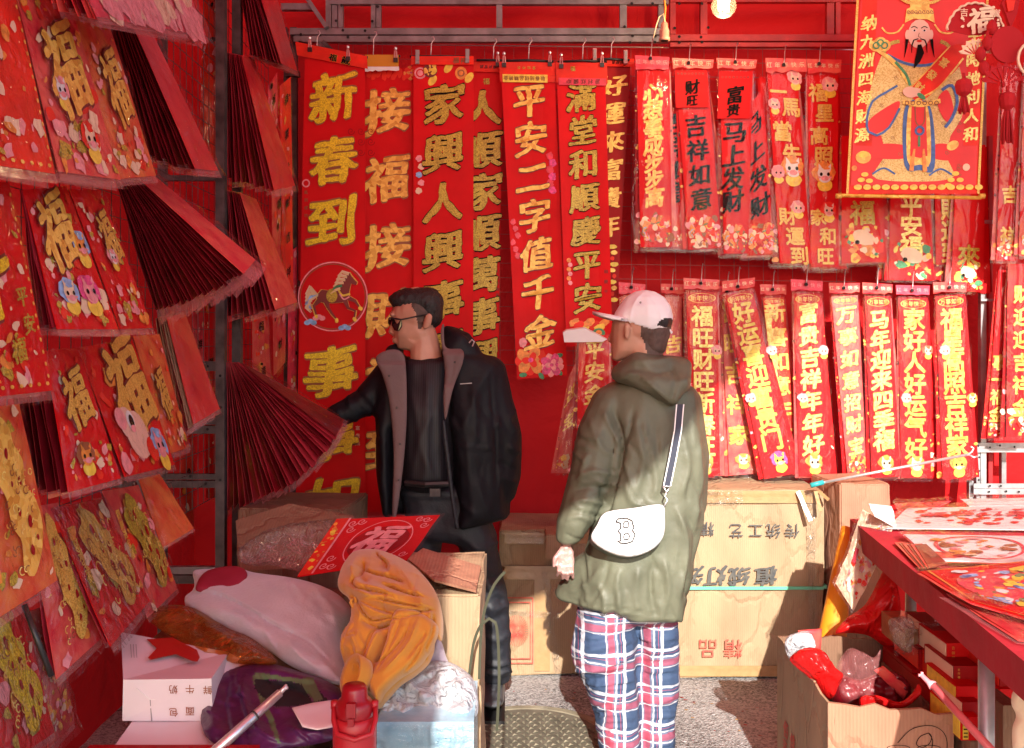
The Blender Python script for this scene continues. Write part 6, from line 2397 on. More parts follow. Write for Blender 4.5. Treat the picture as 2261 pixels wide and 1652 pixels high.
B.hull(B.e(862, 815, 26, 26, 0, 0.10), B.e(858, 930, 27, 28, 0.0, 0.155), B.e(884, 930, 10, 20, 0, 0.14))
B.hull(B.e(858, 930, 27, 28, 0.0, 0.155), B.e(862, 1120, 16, 18, 0.0, 0.165), B.e(856, 1040, 22, 20, 0, .15))
# sleeves
B.hull(B.e(1080, 822, 40, 38, 0.0, 0.085), B.e(1116, 960, 36, 40, -0.02, 0.08))
B.hull(B.e(1116, 960, 36, 40, -0.02, 0.08), B.e(1118, 1050, 33, 30, -0.02, 0.075), B.e(1112, 1094, 28, 14, -0.03, 0.07))
B.hull(B.e(860, 832, 36, 38, 0.0, 0.085), B.e(806, 888, 34, 32, -0.01, 0.075))
B.hull(B.e(806, 888, 34, 32, -0.01, 0.075), B.e(738, 922, 26, 26, -0.04, 0.06))
# collar and hood
B.hull(B.e(990, 735, 18, 18, 0.03, 0.05), B.e(1018, 748, 26, 18, 0.0, 0.08), B.e(1040, 775, 22, 16, 0.0, 0.08), B.e(995, 780, 20, 20, 0.0, 0.09))
B.hull(B.e(866, 775, 14, 14, 0.0, 0.06), B.e(880, 768, 12, 12, 0.05, 0.06), B.e(862, 800, 20, 16, 0, 0.08))
JR = [([(1085, 830), (1090, 900), (1098, 1000), (1096, 1090)], 5, -0.012), ([(1040, 850), (1050, 920), (1046, 990)], 8, 0.008), ([(1140, 900), (1125, 930), (1145, 960)], 6, 0.01), ([(1120, 985), (1148, 1000)], 6, 0.012), ([(1100, 1020), (1140, 1040)], 6, -0.01), ([(1105, 1055), (1145, 1068)], 6, 0.01),
      ([(800, 860), (830, 900), (826, 925)], 7, 0.012), ([(770, 885), (790, 930)], 7, 0.01), ([(745, 900), (762, 945)], 6, 0.01), ([(840, 930), (846, 1010), (842, 1100)], 7, 0.008), ([(1010, 985), (1090, 992)], 3, 0.006), ([(1050, 1060), (1080, 1140)], 9, 0.009), ([(1100, 800), (1060, 850), (1020, 960)], 9, 0.007), ([(1020, 730), (1044, 752)], 4, -0.01)]
JR += auto_folds((1000, 830, 1130, 1120), 16, 1.3, 0.5, 80, 5, 0.006, 8) + auto_folds((760, 850, 860, 960), 10, 1.2, 0.5, 50, 4, 0.007, 9)
B.finish('jacket', M['jblack'], man, 0.0105, 5, ridges=JR, namp=0.006, nscale=(9, 9, 5))
pillow('jacket_lining', [(830, 790), (862, 772), (890, 782), (897, 830), (898, 920), (893, 1000), (884, 1080), (874, 1142), (866, 1142), (869, 1000), (860, 890), (845, 830)], lambda a, b: YM - 0.175 + (0.06 if b < 800 else 0.0), 0.008, M['lining'], man, edge=12, noise_amp=0.004, d=(0, -1, 0))
pillow('jacket_lining', [(980, 716), (984, 766), (1020, 772), (1022, 800), (1000, 860), (984, 926), (979, 880), (982, 819), (973, 740)], lambda a, b: YM - 0.150 - 0.03 * (b > 850) + (0.05 if b < 780 else 0.0), 0.008, M['lining'], man, edge=10, noise_amp=0.003, d=(0, -1, 0), ridges=[([(1004, 775), (1000, 820), (984, 900)], 3, -0.006)])
pillow('jacket_edge', [(981, 930), (992, 1000), (1003, 1100), (1014, 1168), (1005, 1168), (988, 1050), (977, 950)], lambda a, b: YM - 0.185, 0.006, M['trgrey'], man, edge=6, noise_amp=0.002, d=(0, -1, 0))
mb = MB()
mb.tube([W(1036, 757, YM - 0.09), W(1042, 750, YM - 0.095), W(1047, 755, YM - 0.09), W(1043, 765, YM - 0.09)], 0.003, M['wire'], 6)
mb.beam(W(1016, 848, YM - 0.168), W(1042, 846, YM - 0.168), 0.004, 0.003, M['greyplas'], (0, 0, 1))
mb.build('jacket_trim', man)
mb = MB()
for k in range(5):
    x_, y_ = ((859, 830), (876, 900), (883, 980), (880, 1060), (1004, 800))[k]
    mb.lathe(W(x_, y_, YM - 0.195), [(0.0035, 0), (0.0045, 0.002), (0.003, 0.004)], M['steeldk'], 10, (0, -1, 0))
mb.build('snap_buttons', man)
mb = MB()
mb.tube([W(895, 1066, YM - 0.165), W(940, 1070, YM - 0.185), W(990, 1068, YM - 0.175)], 0.013, M['black'], 8)
mb.box((W(958, 0, YM)[0], YM - 0.207, W(0, 1078, YM)[2]), (W(980, 0, YM)[0], YM - 0.198, W(0, 1062, YM)[2]), M['steeldk'])
mb.build('belt', man, smooth=False)

# ---------------------------------------------------------------- stall keeper seen from behind
YV = 3.45
ven = thing('person', 'person in white cap, olive hooded coat and plaid quilted trousers seen from behind', 'person', W(1410, 1708, YV))
B = Body(YV)
B.hull(B.e(1420, 712, 58, 58, 0, 0.085))
B.hull(B.e(1376, 728, 27, 34, 0, 0.065), B.e(1372, 765, 22, 24, 0, 0.055), B.e(1415, 765, 30, 24, 0, 0.06), B.e(1362, 788, 12, 10, 0, 0.03))
B.hull(B.e(1352, 738, 5, 8, 0.03, 0.012), B.e(1346, 752, 5, 5, 0.03, 0.012))
B.hull(B.e(1385, 722, 8, 10, -0.082, 0.011, 0.2), B.e(1384, 742, 6, 9, -0.076, 0.011))
B.hull(B.e(1418, 765, 42, 28, 0, 0.066), B.e(1430, 820, 44, 22, 0.0, 0.07))
B.hull(B.e(1430, 820, 44, 22, 0.0, 0.07), B.e(1430, 880, 60, 22, 0.0, 0.06))
B.hull(B.e(1430, 880, 50, 20, 0.0, 0.05), B.e(1340, 900, 18, 18, -0.02, 0.04))
B.hull(B.e(1340, 900, 18, 18, -0.02, 0.04), B.e(1305, 1055, 16, 16, -0.05, 0.035))
B.hull(B.e(1305, 1055, 16, 16, -0.05, 0.035), B.e(1252, 1195, 13, 12, -0.07, 0.026))
HP = [(1414, 690), (1414, 740), (1424, 760), (1430, 790), (1500, 790), (1500, 640), (1395, 640)]
B.finish('body', M['skin'], ven, 0.0055, 4, mats=[M['stub']], matfn=lambda x, y, w, n: 1 if in_poly(x, y, HP) else 0)
B = Body(YV)
hand(B, 1250, 1214, -0.04, 1.0, 80, -0.07, 0.6, 1, 0.1)
B.finish('glove', M['glove'], ven, 0.0040, 2, namp=0.001, nscale=(60, 60, 60))
B = Body(YV)
B.hull(B.e(1440, 722, 43, 46, 0.004, 0.083), B.e(1438, 768, 33, 20, 0.006, 0.070))
B.finish('hair', M['stub'], ven, 0.0048, 4, namp=0.002, nscale=(60, 60, 40))
# cap
B = Body(YV)
B.hull(B.e(1424, 698, 62, 58, 0, 0.094), B.e(1385, 700, 30, 22, 0, 0.08), B.e(1452, 708, 34, 30, 0, 0.085))
cap_o = B.finish('cap', M['capwhite'], ven, 0.0055, 4, ridges=[([(1426, 642), (1400, 670), (1388, 720)], 2.2, 0.003), ([(1428, 642), (1452, 680), (1462, 720)], 2.2, 0.003)],
                 mats=[M['hair'], M['skin']], matfn=lambda x, y, w, n: 1 if ((x - 1474) ** 2 / 22.0 ** 2 + (y - 722) ** 2 / 20.0 ** 2 < 1 and y < 731 - (1490 - x) * 0.35 and n[1] < 0.6) else (2 if False else 0))
# trim the cap's underside: drop everything below its slanted lower edge
bm = bmesh.new()
bm.from_mesh(cap_o.data)
org = parent_loc(ven)
dele = []
for v in bm.verts:
    w = v.co + org
    q = PJ(w)
    line = 706 + (q[0] - 1366) * (742 - 706) / (1480 - 1366)
    if q[1] > line:
        dele.append(v)
bmesh.ops.delete(bm, geom=dele, context='VERTS')
bm.to_mesh(cap_o.data)
bm.free()
md = cap_o.modifiers.new('t', 'SOLIDIFY')
md.thickness = 0.003
mb = MB()
vs, fs = [], []
nb = 16
for side in (0, 1):
    for k in range(nb + 1):
        t = k / nb
        a = math.pi * t
        # rim along the cap front then the outer brim line
        inner = W(1384, 705, YV) + Vector((0.0, -0.078 * math.cos(a), 0.0)) + Vector((-0.022 * math.sin(a), 0, 0.0))
        outer = W(1366, 700, YV) + Vector((-0.092 * math.sin(a) ** 0.7, -0.082 * math.cos(a), 0.008 * math.sin(a)))
        arch = 0.010 * math.sin(a)
        vs.append(inner + Vector((0, 0, arch - 0.009 * side)))
        vs.append(outer + Vector((0, 0, arch * 1.8 - 0.006 - 0.009 * side)))
K = 2 * (nb + 1)
for k in range(nb):
    fs.append((2 * k, 2 * k + 1, 2 * k + 3, 2 * k + 2))
    fs.append((K + 2 * k + 2, K + 2 * k + 3, K + 2 * k + 1, K + 2 * k))
    fs.append((2 * k + 1, K + 2 * k + 1, K + 2 * k + 3, 2 * k + 3))
mb.add(vs, fs, M['capwhite'])
mb.build('cap_brim', ven, smooth=True)
mb = MB()
mb.tube([W(1483 - 2 * abs(k - 3), 727 + 2.2 * k, YV - 0.035 + 0.0 * k) for k in range(0, 5)], 0.004, M['capwhite'], 6)
mb.lathe(W(1414, 668, YV - 0.098), [(0.002, 0), (0.004, 0.002), (0.002, 0.004)], M['greyplas'], 8, (0, -1, 0))
mb.build('cap_band', ven)
# trousers
B = Body(YV)
B.hull(B.e(1340, 1290, 60, 30, 0, 0.12), B.e(1450, 1290, 50, 30, 0, 0.12), B.e(1335, 1350, 62, 25, 0, 0.12), B.e(1452, 1350, 46, 25, 0, 0.12))
B.hull(B.e(1335, 1345, 62, 30, 0, 0.12), B.e(1334, 1440, 73, 40, -0.02, 0.115))
B.hull(B.e(1334, 1440, 73, 40, -0.02, 0.115), B.e(1346, 1510, 62, 30, -0.02, 0.10))
B.hull(B.e(1346, 1510, 60, 30, -0.02, 0.10), B.e(1366, 1590, 50, 30, -0.01, 0.085))
B.hull(B.e(1366, 1590, 50, 30, -0.01, 0.085), B.e(1370, 1688, 44, 14, 0.0, 0.075))
B.hull(B.e(1450, 1345, 46, 30, 0.03, 0.12), B.e(1454, 1480, 47, 40, 0.04, 0.09))
B.hull(B.e(1454, 1480, 47, 40, 0.04, 0.09), B.e(1448, 1690, 42, 14, 0.05, 0.075))
VR = []
for k in range(26):
    y = 1338 + k * 14.5
    VR.append(([(1250, y + 4 * math.sin(k)), (1300, y + 7 + 4 * math.sin(k * 1.3)), (1350, y + 3), (1412, y - 4 + 5 * math.sin(k * 2.1))], 3.4, -0.010 - 0.004 * math.sin(k * 1.7)))
    VR.append(([(1408, y + 6), (1450, y + 10 + 3 * math.sin(k * 1.9)), (1500, y + 4)], 3.4, -0.010 - 0.004 * math.sin(k * 2.7)))
for (l, w_, a_) in (([(1265, 1480), (1330, 1475), (1400, 1440)], 7, 0.016), ([(1270, 1500), (1330, 1500), (1402, 1475)], 6, -0.014), ([(1290, 1440), (1350, 1425), (1400, 1415)], 7, 0.014), ([(1300, 1520), (1350, 1510), (1405, 1500)], 7, 0.014), ([(1410, 1400), (1455, 1420), (1498, 1400)], 8, 0.01), ([(1410, 1540), (1450, 1555), (1495, 1535)], 7, 0.012)):
    VR.append((l, w_, a_))
B.finish('trousers', plaid(), ven, 0.0085, 5, ridges=VR, namp=0.008, nscale=(8, 8, 8))
for (sx_, dy) in ((1368, 0.0), (1448, 0.05)):
    B = Body(YV)
    B.hull(B.e(sx_, 1680, 26, 16, dy + 0.0, 0.07), B.e(sx_, 1694, 26, 9, dy + 0.12, 0.06), B.e(sx_, 1696, 26, 8, dy - 0.02, 0.07))
    B.finish('shoe', M['shoe'], ven, 0.008, 3)
# coat
B = Body(YV)
B.hull(B.e(1365, 868, 36, 26, 0, 0.10), B.e(1505, 872, 36, 26, 0, 0.10), B.e(1385, 980, 60, 40, -0.0, 0.15), B.e(1495, 980, 58, 40, 0, 0.15), B.e(1425, 850, 60, 20, -0.02, 0.10))
B.hull(B.e(1385, 980, 62, 40, 0, 0.15), B.e(1500, 990, 58, 40, 0, 0.15), B.e(1380, 1180, 80, 40, 0, 0.165), B.e(1490, 1150, 62, 40, 0, 0.16))
B.hull(B.e(1380, 1180, 80, 40, 0, 0.165), B.e(1490, 1150, 60, 40, 0, 0.16), B.e(1335, 1320, 68, 16, 0, 0.165), B.e(1478, 1345, 30, 16, 0, 0.15))
B.hull(B.e(1300, 1250, 40, 30, 0.02, 0.1), B.e(1246, 1312, 22, 14, 0.04, 0.06), B.e(1330, 1325, 40, 12, 0.0, 0.13))
B.hull(B.e(1478, 1340, 30, 20, 0, 0.15), B.e(1495, 1358, 12, 10, -0.04, 0.09), B.e(1400, 1345, 40, 12, -0.02, 0.14))
# sleeves
B.hull(B.e(1345, 888, 40, 36, -0.02, 0.085), B.e(1318, 960, 46, 40, -0.05, 0.085), B.e(1308, 1040, 50, 40, -0.07, 0.085))
B.hull(B.e(1308, 1040, 50, 40, -0.07, 0.085), B.e(1268, 1150, 40, 26, -0.09, 0.075))
B.hull(B.e(1268, 1150, 40, 26, -0.09, 0.075), B.e(1255, 1188, 28, 14, -0.08, 0.055))
B.hull(B.e(1515, 890, 36, 36, 0.0, 0.085), B.e(1530, 1000, 34, 50, 0.02, 0.085), B.e(1528, 1110, 32, 40, 0.06, 0.085))
CR = [([(1400, 900), (1386, 960), (1370, 1010), (1378, 1060)], 7, -0.016), ([(1330, 900), (1350, 950), (1372, 985)], 8, 0.014), ([(1300, 920), (1322, 980), (1352, 1010)], 7, 0.010), ([(1268, 1060), (1310, 1040), (1352, 1050)], 8, 0.014), ([(1262, 1085), (1310, 1075), (1350, 1085)], 7, -0.013),
      ([(1255, 1110), (1300, 1105), (1340, 1115)], 8, 0.014), ([(1245, 1150), (1280, 1140), (1315, 1160)], 6, 0.011), ([(1300, 1000), (1280, 1050)], 8, 0.01), ([(1405, 930), (1420, 1020), (1400, 1100)], 9, 0.012), ([(1430, 960), (1450, 1060), (1435, 1110)], 10, 0.010),
      ([(1500, 940), (1520, 1030), (1500, 1100)], 10, 0.012), ([(1540, 960), (1548, 1060), (1535, 1160)], 7, 0.012), ([(1490, 1110), (1515, 1200), (1495, 1330)], 10, 0.018), ([(1465, 1230), (1475, 1290), (1468, 1350)], 8, 0.015), ([(1440, 1240), (1438, 1300), (1445, 1360)], 8, -0.015), ([(1410, 1250), (1405, 1310), (1410, 1355)], 9, 0.015),
      ([(1370, 1255), (1362, 1300), (1368, 1350)], 8, 0.012), ([(1330, 1250), (1300, 1290), (1250, 1310)], 9, 0.012), ([(1345, 1230), (1330, 1290), (1300, 1335)], 8, -0.010), ([(1510, 1130), (1535, 1180), (1530, 1260)], 8, -0.014), ([(1380, 1060), (1400, 1110), (1460, 1115)], 9, 0.013), ([(1345, 1130), (1330, 1090), (1360, 1060)], 8, -0.012),
      ([(1345, 842), (1325, 880)], 3, -0.004)]
CR = [(l, w_ * 0.8, a_ * 0.8) for l, w_, a_ in CR]
CR += [([(1240, 1320), (1300, 1334), (1400, 1350), (1500, 1364)], 1.6, -0.005), ([(1247, 1178), (1275, 1190), (1300, 1186)], 1.8, -0.006), ([(1432, 880), (1436, 1000), (1440, 1180)], 1.4, -0.003)]
CR += [([(1352, 900), (1372, 960), (1368, 1030), (1352, 1090), (1330, 1150)], 4, -0.022)]
CR += auto_folds((1250, 960, 1350, 1170), 16, 0.2, 0.5, 60, 4, 0.007, 3) + auto_folds((1380, 930, 1550, 1120), 16, 1.4, 0.4, 90, 5, 0.006, 4) + auto_folds((1290, 1200, 1530, 1350), 18, 1.5, 0.3, 90, 5, 0.008, 5)
B.finish('coat', M['olive'], ven, 0.0078, 4, ridges=CR, namp=0.0045, nscale=(9, 9, 5))
B = Body(YV)
B.hull(B.e(1376, 826, 26, 20, -0.06, 0.08), B.e(1410, 798, 28, 20, -0.06, 0.07), B.e(1440, 850, 40, 20, -0.10, 0.08))
B.hull(B.e(1410, 798, 28, 20, -0.06, 0.07), B.e(1505, 806, 22, 18, -0.02, 0.09), B.e(1440, 840, 40, 20, -0.10, 0.08), B.e(1500, 850, 24, 20, -0.09, 0.08))
B.hull(B.e(1440, 845, 40, 20, -0.10, 0.08), B.e(1502, 840, 22, 20, -0.09, 0.08), B.e(1484, 884, 14, 14, -0.13, 0.05))
B.finish('hood', M['olive'], ven, 0.0085, 4, ridges=[([(1478, 800), (1492, 840), (1482, 895)], 3, -0.010), ([(1365, 842), (1400, 826), (1440, 850), (1480, 890)], 4, 0.012), ([(1390, 800), (1440, 800), (1500, 790)], 6, 0.010), ([(1400, 812), (1450, 822), (1490, 815)], 6, -0.008)], namp=0.006, nscale=(10, 10, 8))
# crossbody bag
bag = thing('crossbody_bag', 'white half-moon crossbody bag with an outlined letter B hanging at the hip', 'bag', W(1390, 1230, YV - 0.26))
YBg = YV - 0.235
outline = [(1306, 1190), (1318, 1160), (1338, 1132), (1400, 1122), (1460, 1115), (1468, 1140), (1464, 1186), (1436, 1216), (1388, 1230), (1338, 1217)]
sol = smooth_line(outline, True, 4)
pillow('bag_front', outline, lambda a, b: YBg, 0.018, M['bagwhite'], bag, edge=22, noise_amp=0.0015, d=(0, -1, 0), back=0.2)
mb = MB()
n = len(sol)
f = [W(x, y, YBg) + Vector((0, 0.004, 0)) for x, y in sol]
b = [W(1388 + (x - 1388) * 1.03, 1170 + (y - 1170) * 1.03 + 12, YBg) + Vector((0, 0.06, 0)) for x, y in sol]
mb.add(f + b, [tuple(range(2 * n - 1, n - 1, -1))] + [(i, (i + 1) % n, n + (i + 1) % n, n + i) for i in range(n)], M['black'])
mb.build('bag_gusset', bag, smooth=False)
sh = Sheet([(1300, 1110), (1475, 1110), (1475, 1240), (1300, 1240)], YBg - 0.0215, amp=0)
d = Deco(sh)
BO = [(930, 155), (945, 135), (1000, 130), (1038, 148), (1045, 180), (1052, 190), (1045, 200), (1040, 212), (1058, 238), (1048, 265), (1040, 285), (1000, 298), (960, 295), (940, 282), (965, 280), (960, 265), (962, 235), (945, 216), (962, 200), (962, 165), (945, 158)]
tp = lambda q: sh.ip(1048.8 + 0.3341 * q[0], 1100 + 0.3341 * q[1])
d.stroke([tp(q) for q in BO + [BO[0]]], sh.px(3.0), M['black'], 1)
d.stroke([tp(q) for q in ((985, 155), (1010, 152), (1018, 175), (1010, 192), (985, 194), (978, 180), (985, 155))], sh.px(2.6), M['black'], 1)
d.stroke([tp(q) for q in ((987, 235), (1012, 232), (1022, 250), (1014, 270), (987, 272), (983, 255), (987, 235))], sh.px(2.6), M['black'], 1)
d.build('letter_emblem', bag)
mb = MB()
for (o1, o2, m_) in ((-9, -6.5, M['bagwhite']), (-6.3, 6.3, M['navy']), (6.5, 9, M['bagwhite'])):
    A = [(1502, 893), (1497, 950), (1486, 1010), (1473, 1073)]
    vs = []
    for (x, y) in A:
        dep = YV - 0.165 - (0.05 if y > 900 else 0.02)
        for o_ in (o1, o2):
            vs.append(W(x + o_, y, dep))
            vs.append(W(x + o_, y, dep + 0.003))
    fs = []
    for k in range(3):
        a = 4 * k
        fs += [(a, a + 2, a + 6, a + 4), (a + 1, a + 5, a + 7, a + 3), (a, a + 4, a + 5, a + 1), (a + 2, a + 3, a + 7, a + 6)]
    mb.add(vs, fs, m_)
mb.build('strap', bag)
mb = MB()
mb.tube([W(1464, 1074, YV - 0.215), W(1480, 1074, YV - 0.215), W(1472, 1086, YV - 0.215), W(1464, 1074, YV - 0.215)], 0.003, M['chrome'], 6)
mb.tube([W(1472, 1085, YV - 0.215), W(1468, 1096, YV - 0.217), W(1474, 1104, YV - 0.22), W(1466, 1118, YV - 0.225)], 0.003, M['chrome'], 6)
mb.build('snap_hook', bag, smooth=True)
# ============================================================ THE HEAP IN FRONT
M['lav'] = mk('lavender fleece', (0.46, 0.37, 0.43), 0.9, var=0.1, vscale=10, bump=0.5, bscale=120, bdist=0.004, sheen=0.5)
M['maroon'] = mk('crimson lining patch', (0.28, 0.005, 0.03), 0.8)
M['mustard'] = mk('mustard sweatshirt', (0.55, 0.225, 0.02), 0.85, var=0.08, vscale=9, bump=0.25, bscale=260, bdist=0.002, sheen=0.3)
M['purple'] = mk('deep purple nylon', (0.075, 0.012, 0.075), 0.4, var=0.3, vscale=9, bump=0.4, bscale=18, bdist=0.012)
M['greenlin'] = mk('dull green lining', (0.10, 0.16, 0.07), 0.7, var=0.2)
M['hollowblack'] = mk('black for shaded hollows', (0.01, 0.01, 0.013), 0.8)  # stands in for shade in the jacket opening and the open carton
M['wpaper'] = mk('white coated paper', (0.78, 0.72, 0.74), 0.5, var=0.04, bump=0.15, bscale=9, bdist=0.02)
M['redstar'] = mk('red star print', (0.45, 0.01, 0.008), 0.5, var=0.06)
M['bottle'] = mk('red powder coat', (0.42, 0.012, 0.02), 0.42, var=0.08, bump=0.05, bscale=300)
M['redfilm'] = plastic('red plastic bag', tint=(0.95, 0.12, 0.1), haze=0.75, gloss=0.35, rough=0.25, scale=14, hazecol=(0.70, 0.012, 0.012))
M['milky'] = plastic('milky plastic bag', tint=(0.97, 0.98, 1), haze=0.55, gloss=0.5, rough=0.16, scale=30, strength=1.0, stretch=(1, 1, 1), hazecol=(0.85, 0.88, 0.92))
M['bluepk'] = mk('light blue printed wrap', (0.18, 0.42, 0.60), 0.25, col2=(0.55, 0.75, 0.82), vscale=7, coat=0.6, bump=0.3, bscale=20, bdist=0.01)


def heapY(a, b):
    return 2.10 + (1652 - b) / 402.0 * 0.85


def topY(a, b):
    # lies over the strapped carton and falls down its front
    t = max(0.0, 1330 - b)
    return 2.47 + 0.0036 * t * t / (t + 25.0) - max(0.0, b - 1312) / 250.0 * 0.20



carton('large brown carton under the heap of clothes', -0.97, -0.10, 1.85, 2.50, 0.004, 0.45)
e = carton('strapped brown carton with a ragged top at the end of the heap', -0.40, W(1061, 0, 2.56)[0], 2.56, 3.05, 0.004, W(0, 1312, 2.56)[2], 'card')
pts = []
x1 = W(1061, 0, 2.56)[0]
mb = MB()
P3 = [W(901, 1234, 2.75), W(934, 1210, 2.85), W(1062, 1250, 2.80), W(1051, 1304, 2.55), W(958, 1280, 2.56)]
mb.add(P3 + [p + Vector((0, 0.004, -0.007)) for p in P3], [(0, 1, 2, 3, 4), (9, 8, 7, 6, 5)] + [(i, (i + 1) % 5, 5 + (i + 1) % 5, 5 + i) for i in range(5)], M['cardpink'])
mb.build('box_flap', e)
mb = MB()
for line in ([(1115, 1263, 2.5), (1092, 1290, 2.5), (1072, 1340, 2.52), (1062, 1400, 2.54), (1058, 1500, 2.545)], [(1036, 1490, 2.53), (1046, 1420, 2.52), (1062, 1380, 2.5), (1080, 1366, 2.48), (1094, 1375, 2.47), (1100, 1420, 2.46), (1102, 1500, 2.46), (1100, 1560, 2.45), (1097, 1614, 2.45)]):
    line = [(a, b, 2.46) for a, b in smooth_line([(p[0], p[1]) for p in line], False, 14)]
    q = [W(*p) for p in line]
    vs = []
    for i, p in enumerate(q):
        t = (q[min(i + 1, len(q) - 1)] - q[max(i - 1, 0)]).normalized()
        s_ = t.cross(Vector((0.25, -1, 0.1))).normalized() * 0.0036
        vs += [p - s_, p + s_, p + s_ + Vector((0, 0.0015, 0)), p - s_ + Vector((0, 0.0015, 0))]
    fs = []
    for i in range(len(q) - 1):
        a = 4 * i
        fs += [(a, a + 1, a + 5, a + 4), (a + 3, a + 7, a + 6, a + 2), (a + 1, a + 2, a + 6, a + 5), (a, a + 4, a + 7, a + 3)]
    mb.add(vs, fs, M['strapolive'])
mb.build('strap', e)
carton('carton hidden beneath the lavender fleece', -0.98, -0.53, 2.56, 3.2, 0.004, 0.72, 'cardshade')

# flaps of a torn carton behind the heap
e = thing('carton_flap', 'torn brown carton flap leaning behind the clear film', 'flap', W(640, 1240, 3.25))
mb = MB()
P3 = [W(520, 1150, 3.3), (W(640, 1112, 3.45)), W(780, 1140, 3.45), W(790, 1250, 3.2), W(530, 1260, 3.1)]
mb.add(P3 + [p + Vector((0, 0.008, 0)) for p in P3], [(0, 1, 2, 3, 4), (9, 8, 7, 6, 5)] + [(i, (i + 1) % 5, 5 + (i + 1) % 5, 5 + i) for i in range(5)], M['cardshade'])
mb.build('flap', e)
o = pillow('clear_film', [(528, 1215), (560, 1190), (592, 1172), (640, 1158), (700, 1150), (738, 1150), (745, 1200), (720, 1240), (680, 1262), (640, 1258), (600, 1248), (560, 1250), (530, 1240)], lambda a, b: 3.0 + (1250 - b) * 0.001, 0.07, M['film2'], None,
           ridges=[([(560, 1240), (600, 1200), (660, 1165)], 8, 0.02), ([(600, 1200), (640, 1220), (680, 1250)], 6, 0.02), ([(560, 1195), (600, 1230), (640, 1250)], 6, -0.015)], noise_amp=0.03, nscale=18, step=6)
tag(o, 'crumpled clear film lying over the torn carton flap', 'plastic film')

# red 福 card
e = thing('picture_card', 'red square card with pink 福 and scroll corners leaning on the heap', 'card', W(800, 1270, 2.85))
sh = Sheet([(744, 1147), (971, 1137), (898, 1238), (657, 1274)], [3.0, 3.0, 2.84, 2.84], amp=0.002)
mb = MB()
sh.grid(mb, M['red'], 4, 4, 0.003)
mb.build('card', e)
d = Deco(sh)
a = sh.asp
d.poly([(0.0, 0.0), (0.12, 0.0), (0.12, a), (0.0, a)], M['redor'], 1)
d.poly([(0.125, 0.0), (0.145, 0.0), (0.145, a), (0.125, a)], M['pinkpr'], 2)
d.mottle(0.01, 0.05, 0.11, a - 0.05, 22, 0.02, [M['yellow'], M['orange']], 2)
d.ring(0.58, a * 0.52, 0.30, 0.01, M['pinkpr'], 1)
d.ell(0.58, a * 0.52, 0.28, 0.28 * a / 0.9, M['red2'], 1)
d.ch('福', 0.58, a * 0.5, 0.42, M['pinkpr'], 3, 'brush', 0.2)
for (x, y) in ((0.2, 0.08), (0.28, 0.06), (0.22, 0.16), (0.92, 0.08), (0.84, 0.06), (0.93, 0.17), (0.2, a - 0.08), (0.28, a - 0.06), (0.22, a - 0.17), (0.92, a - 0.1), (0.84, a - .07)):
    d.swirl(x, y, 0.045, M['pinkpr'], 2, 0.011)
d.build('print', e)
sh.film(e, M['film'], crinkle=0.002, off=0.006)

# lavender fleece
PATCH = [(432, 1302), (455, 1262), (520, 1250), (546, 1270), (514, 1311), (470, 1310)]
o = pillow('fleece_garment', [(428, 1268), (440, 1258), (470, 1256), (520, 1252), (560, 1264), (640, 1275), (700, 1290), (745, 1312), (772, 1340), (775, 1365), (757, 1405), (765, 1485), (752, 1512), (700, 1497), (640, 1470), (600, 1442), (560, 1422), (500, 1396), (450, 1372), (416, 1346), (413, 1320), (432, 1300)],
           lambda a, b: heapY(a, b) - 0.02, 0.10, M['lav'], None, edge=80, noise_amp=0.014, nscale=6,
           ridges=[([(425, 1318), (500, 1330), (600, 1385), (700, 1440), (755, 1490)], 9, -0.016), ([(440, 1340), (540, 1370), (640, 1425), (740, 1480)], 24, 0.022), ([(560, 1290), (640, 1320), (720, 1380), (750, 1430)], 20, 0.016),
                   ([(700, 1300), (745, 1350), (750, 1400)], 9, 0.018), ([(725, 1320), (765, 1355)], 7, -0.018), ([(600, 1290), (660, 1330), (700, 1360)], 12, -0.008), ([(430, 1275), (470, 1262)], 8, 0.012)] + auto_folds((450, 1300, 750, 1480), 14, 0.7, 0.5, 80, 6, 0.008, 22) + [([(440, 1318), (497, 1322), (557, 1349), (630, 1393), (697, 1426), (754, 1486)], 2.6, -0.016)], step=4.0,
           )
pillow('crimson_patch', PATCH, lambda a, b: heapY(a, b) - 0.105, 0.03, M['maroon'], o, edge=40, noise_amp=0.006, nscale=10, back=0.0)
tag(o, 'pale lavender fleece garment with a crimson patch thrown over the cartons', 'garment')

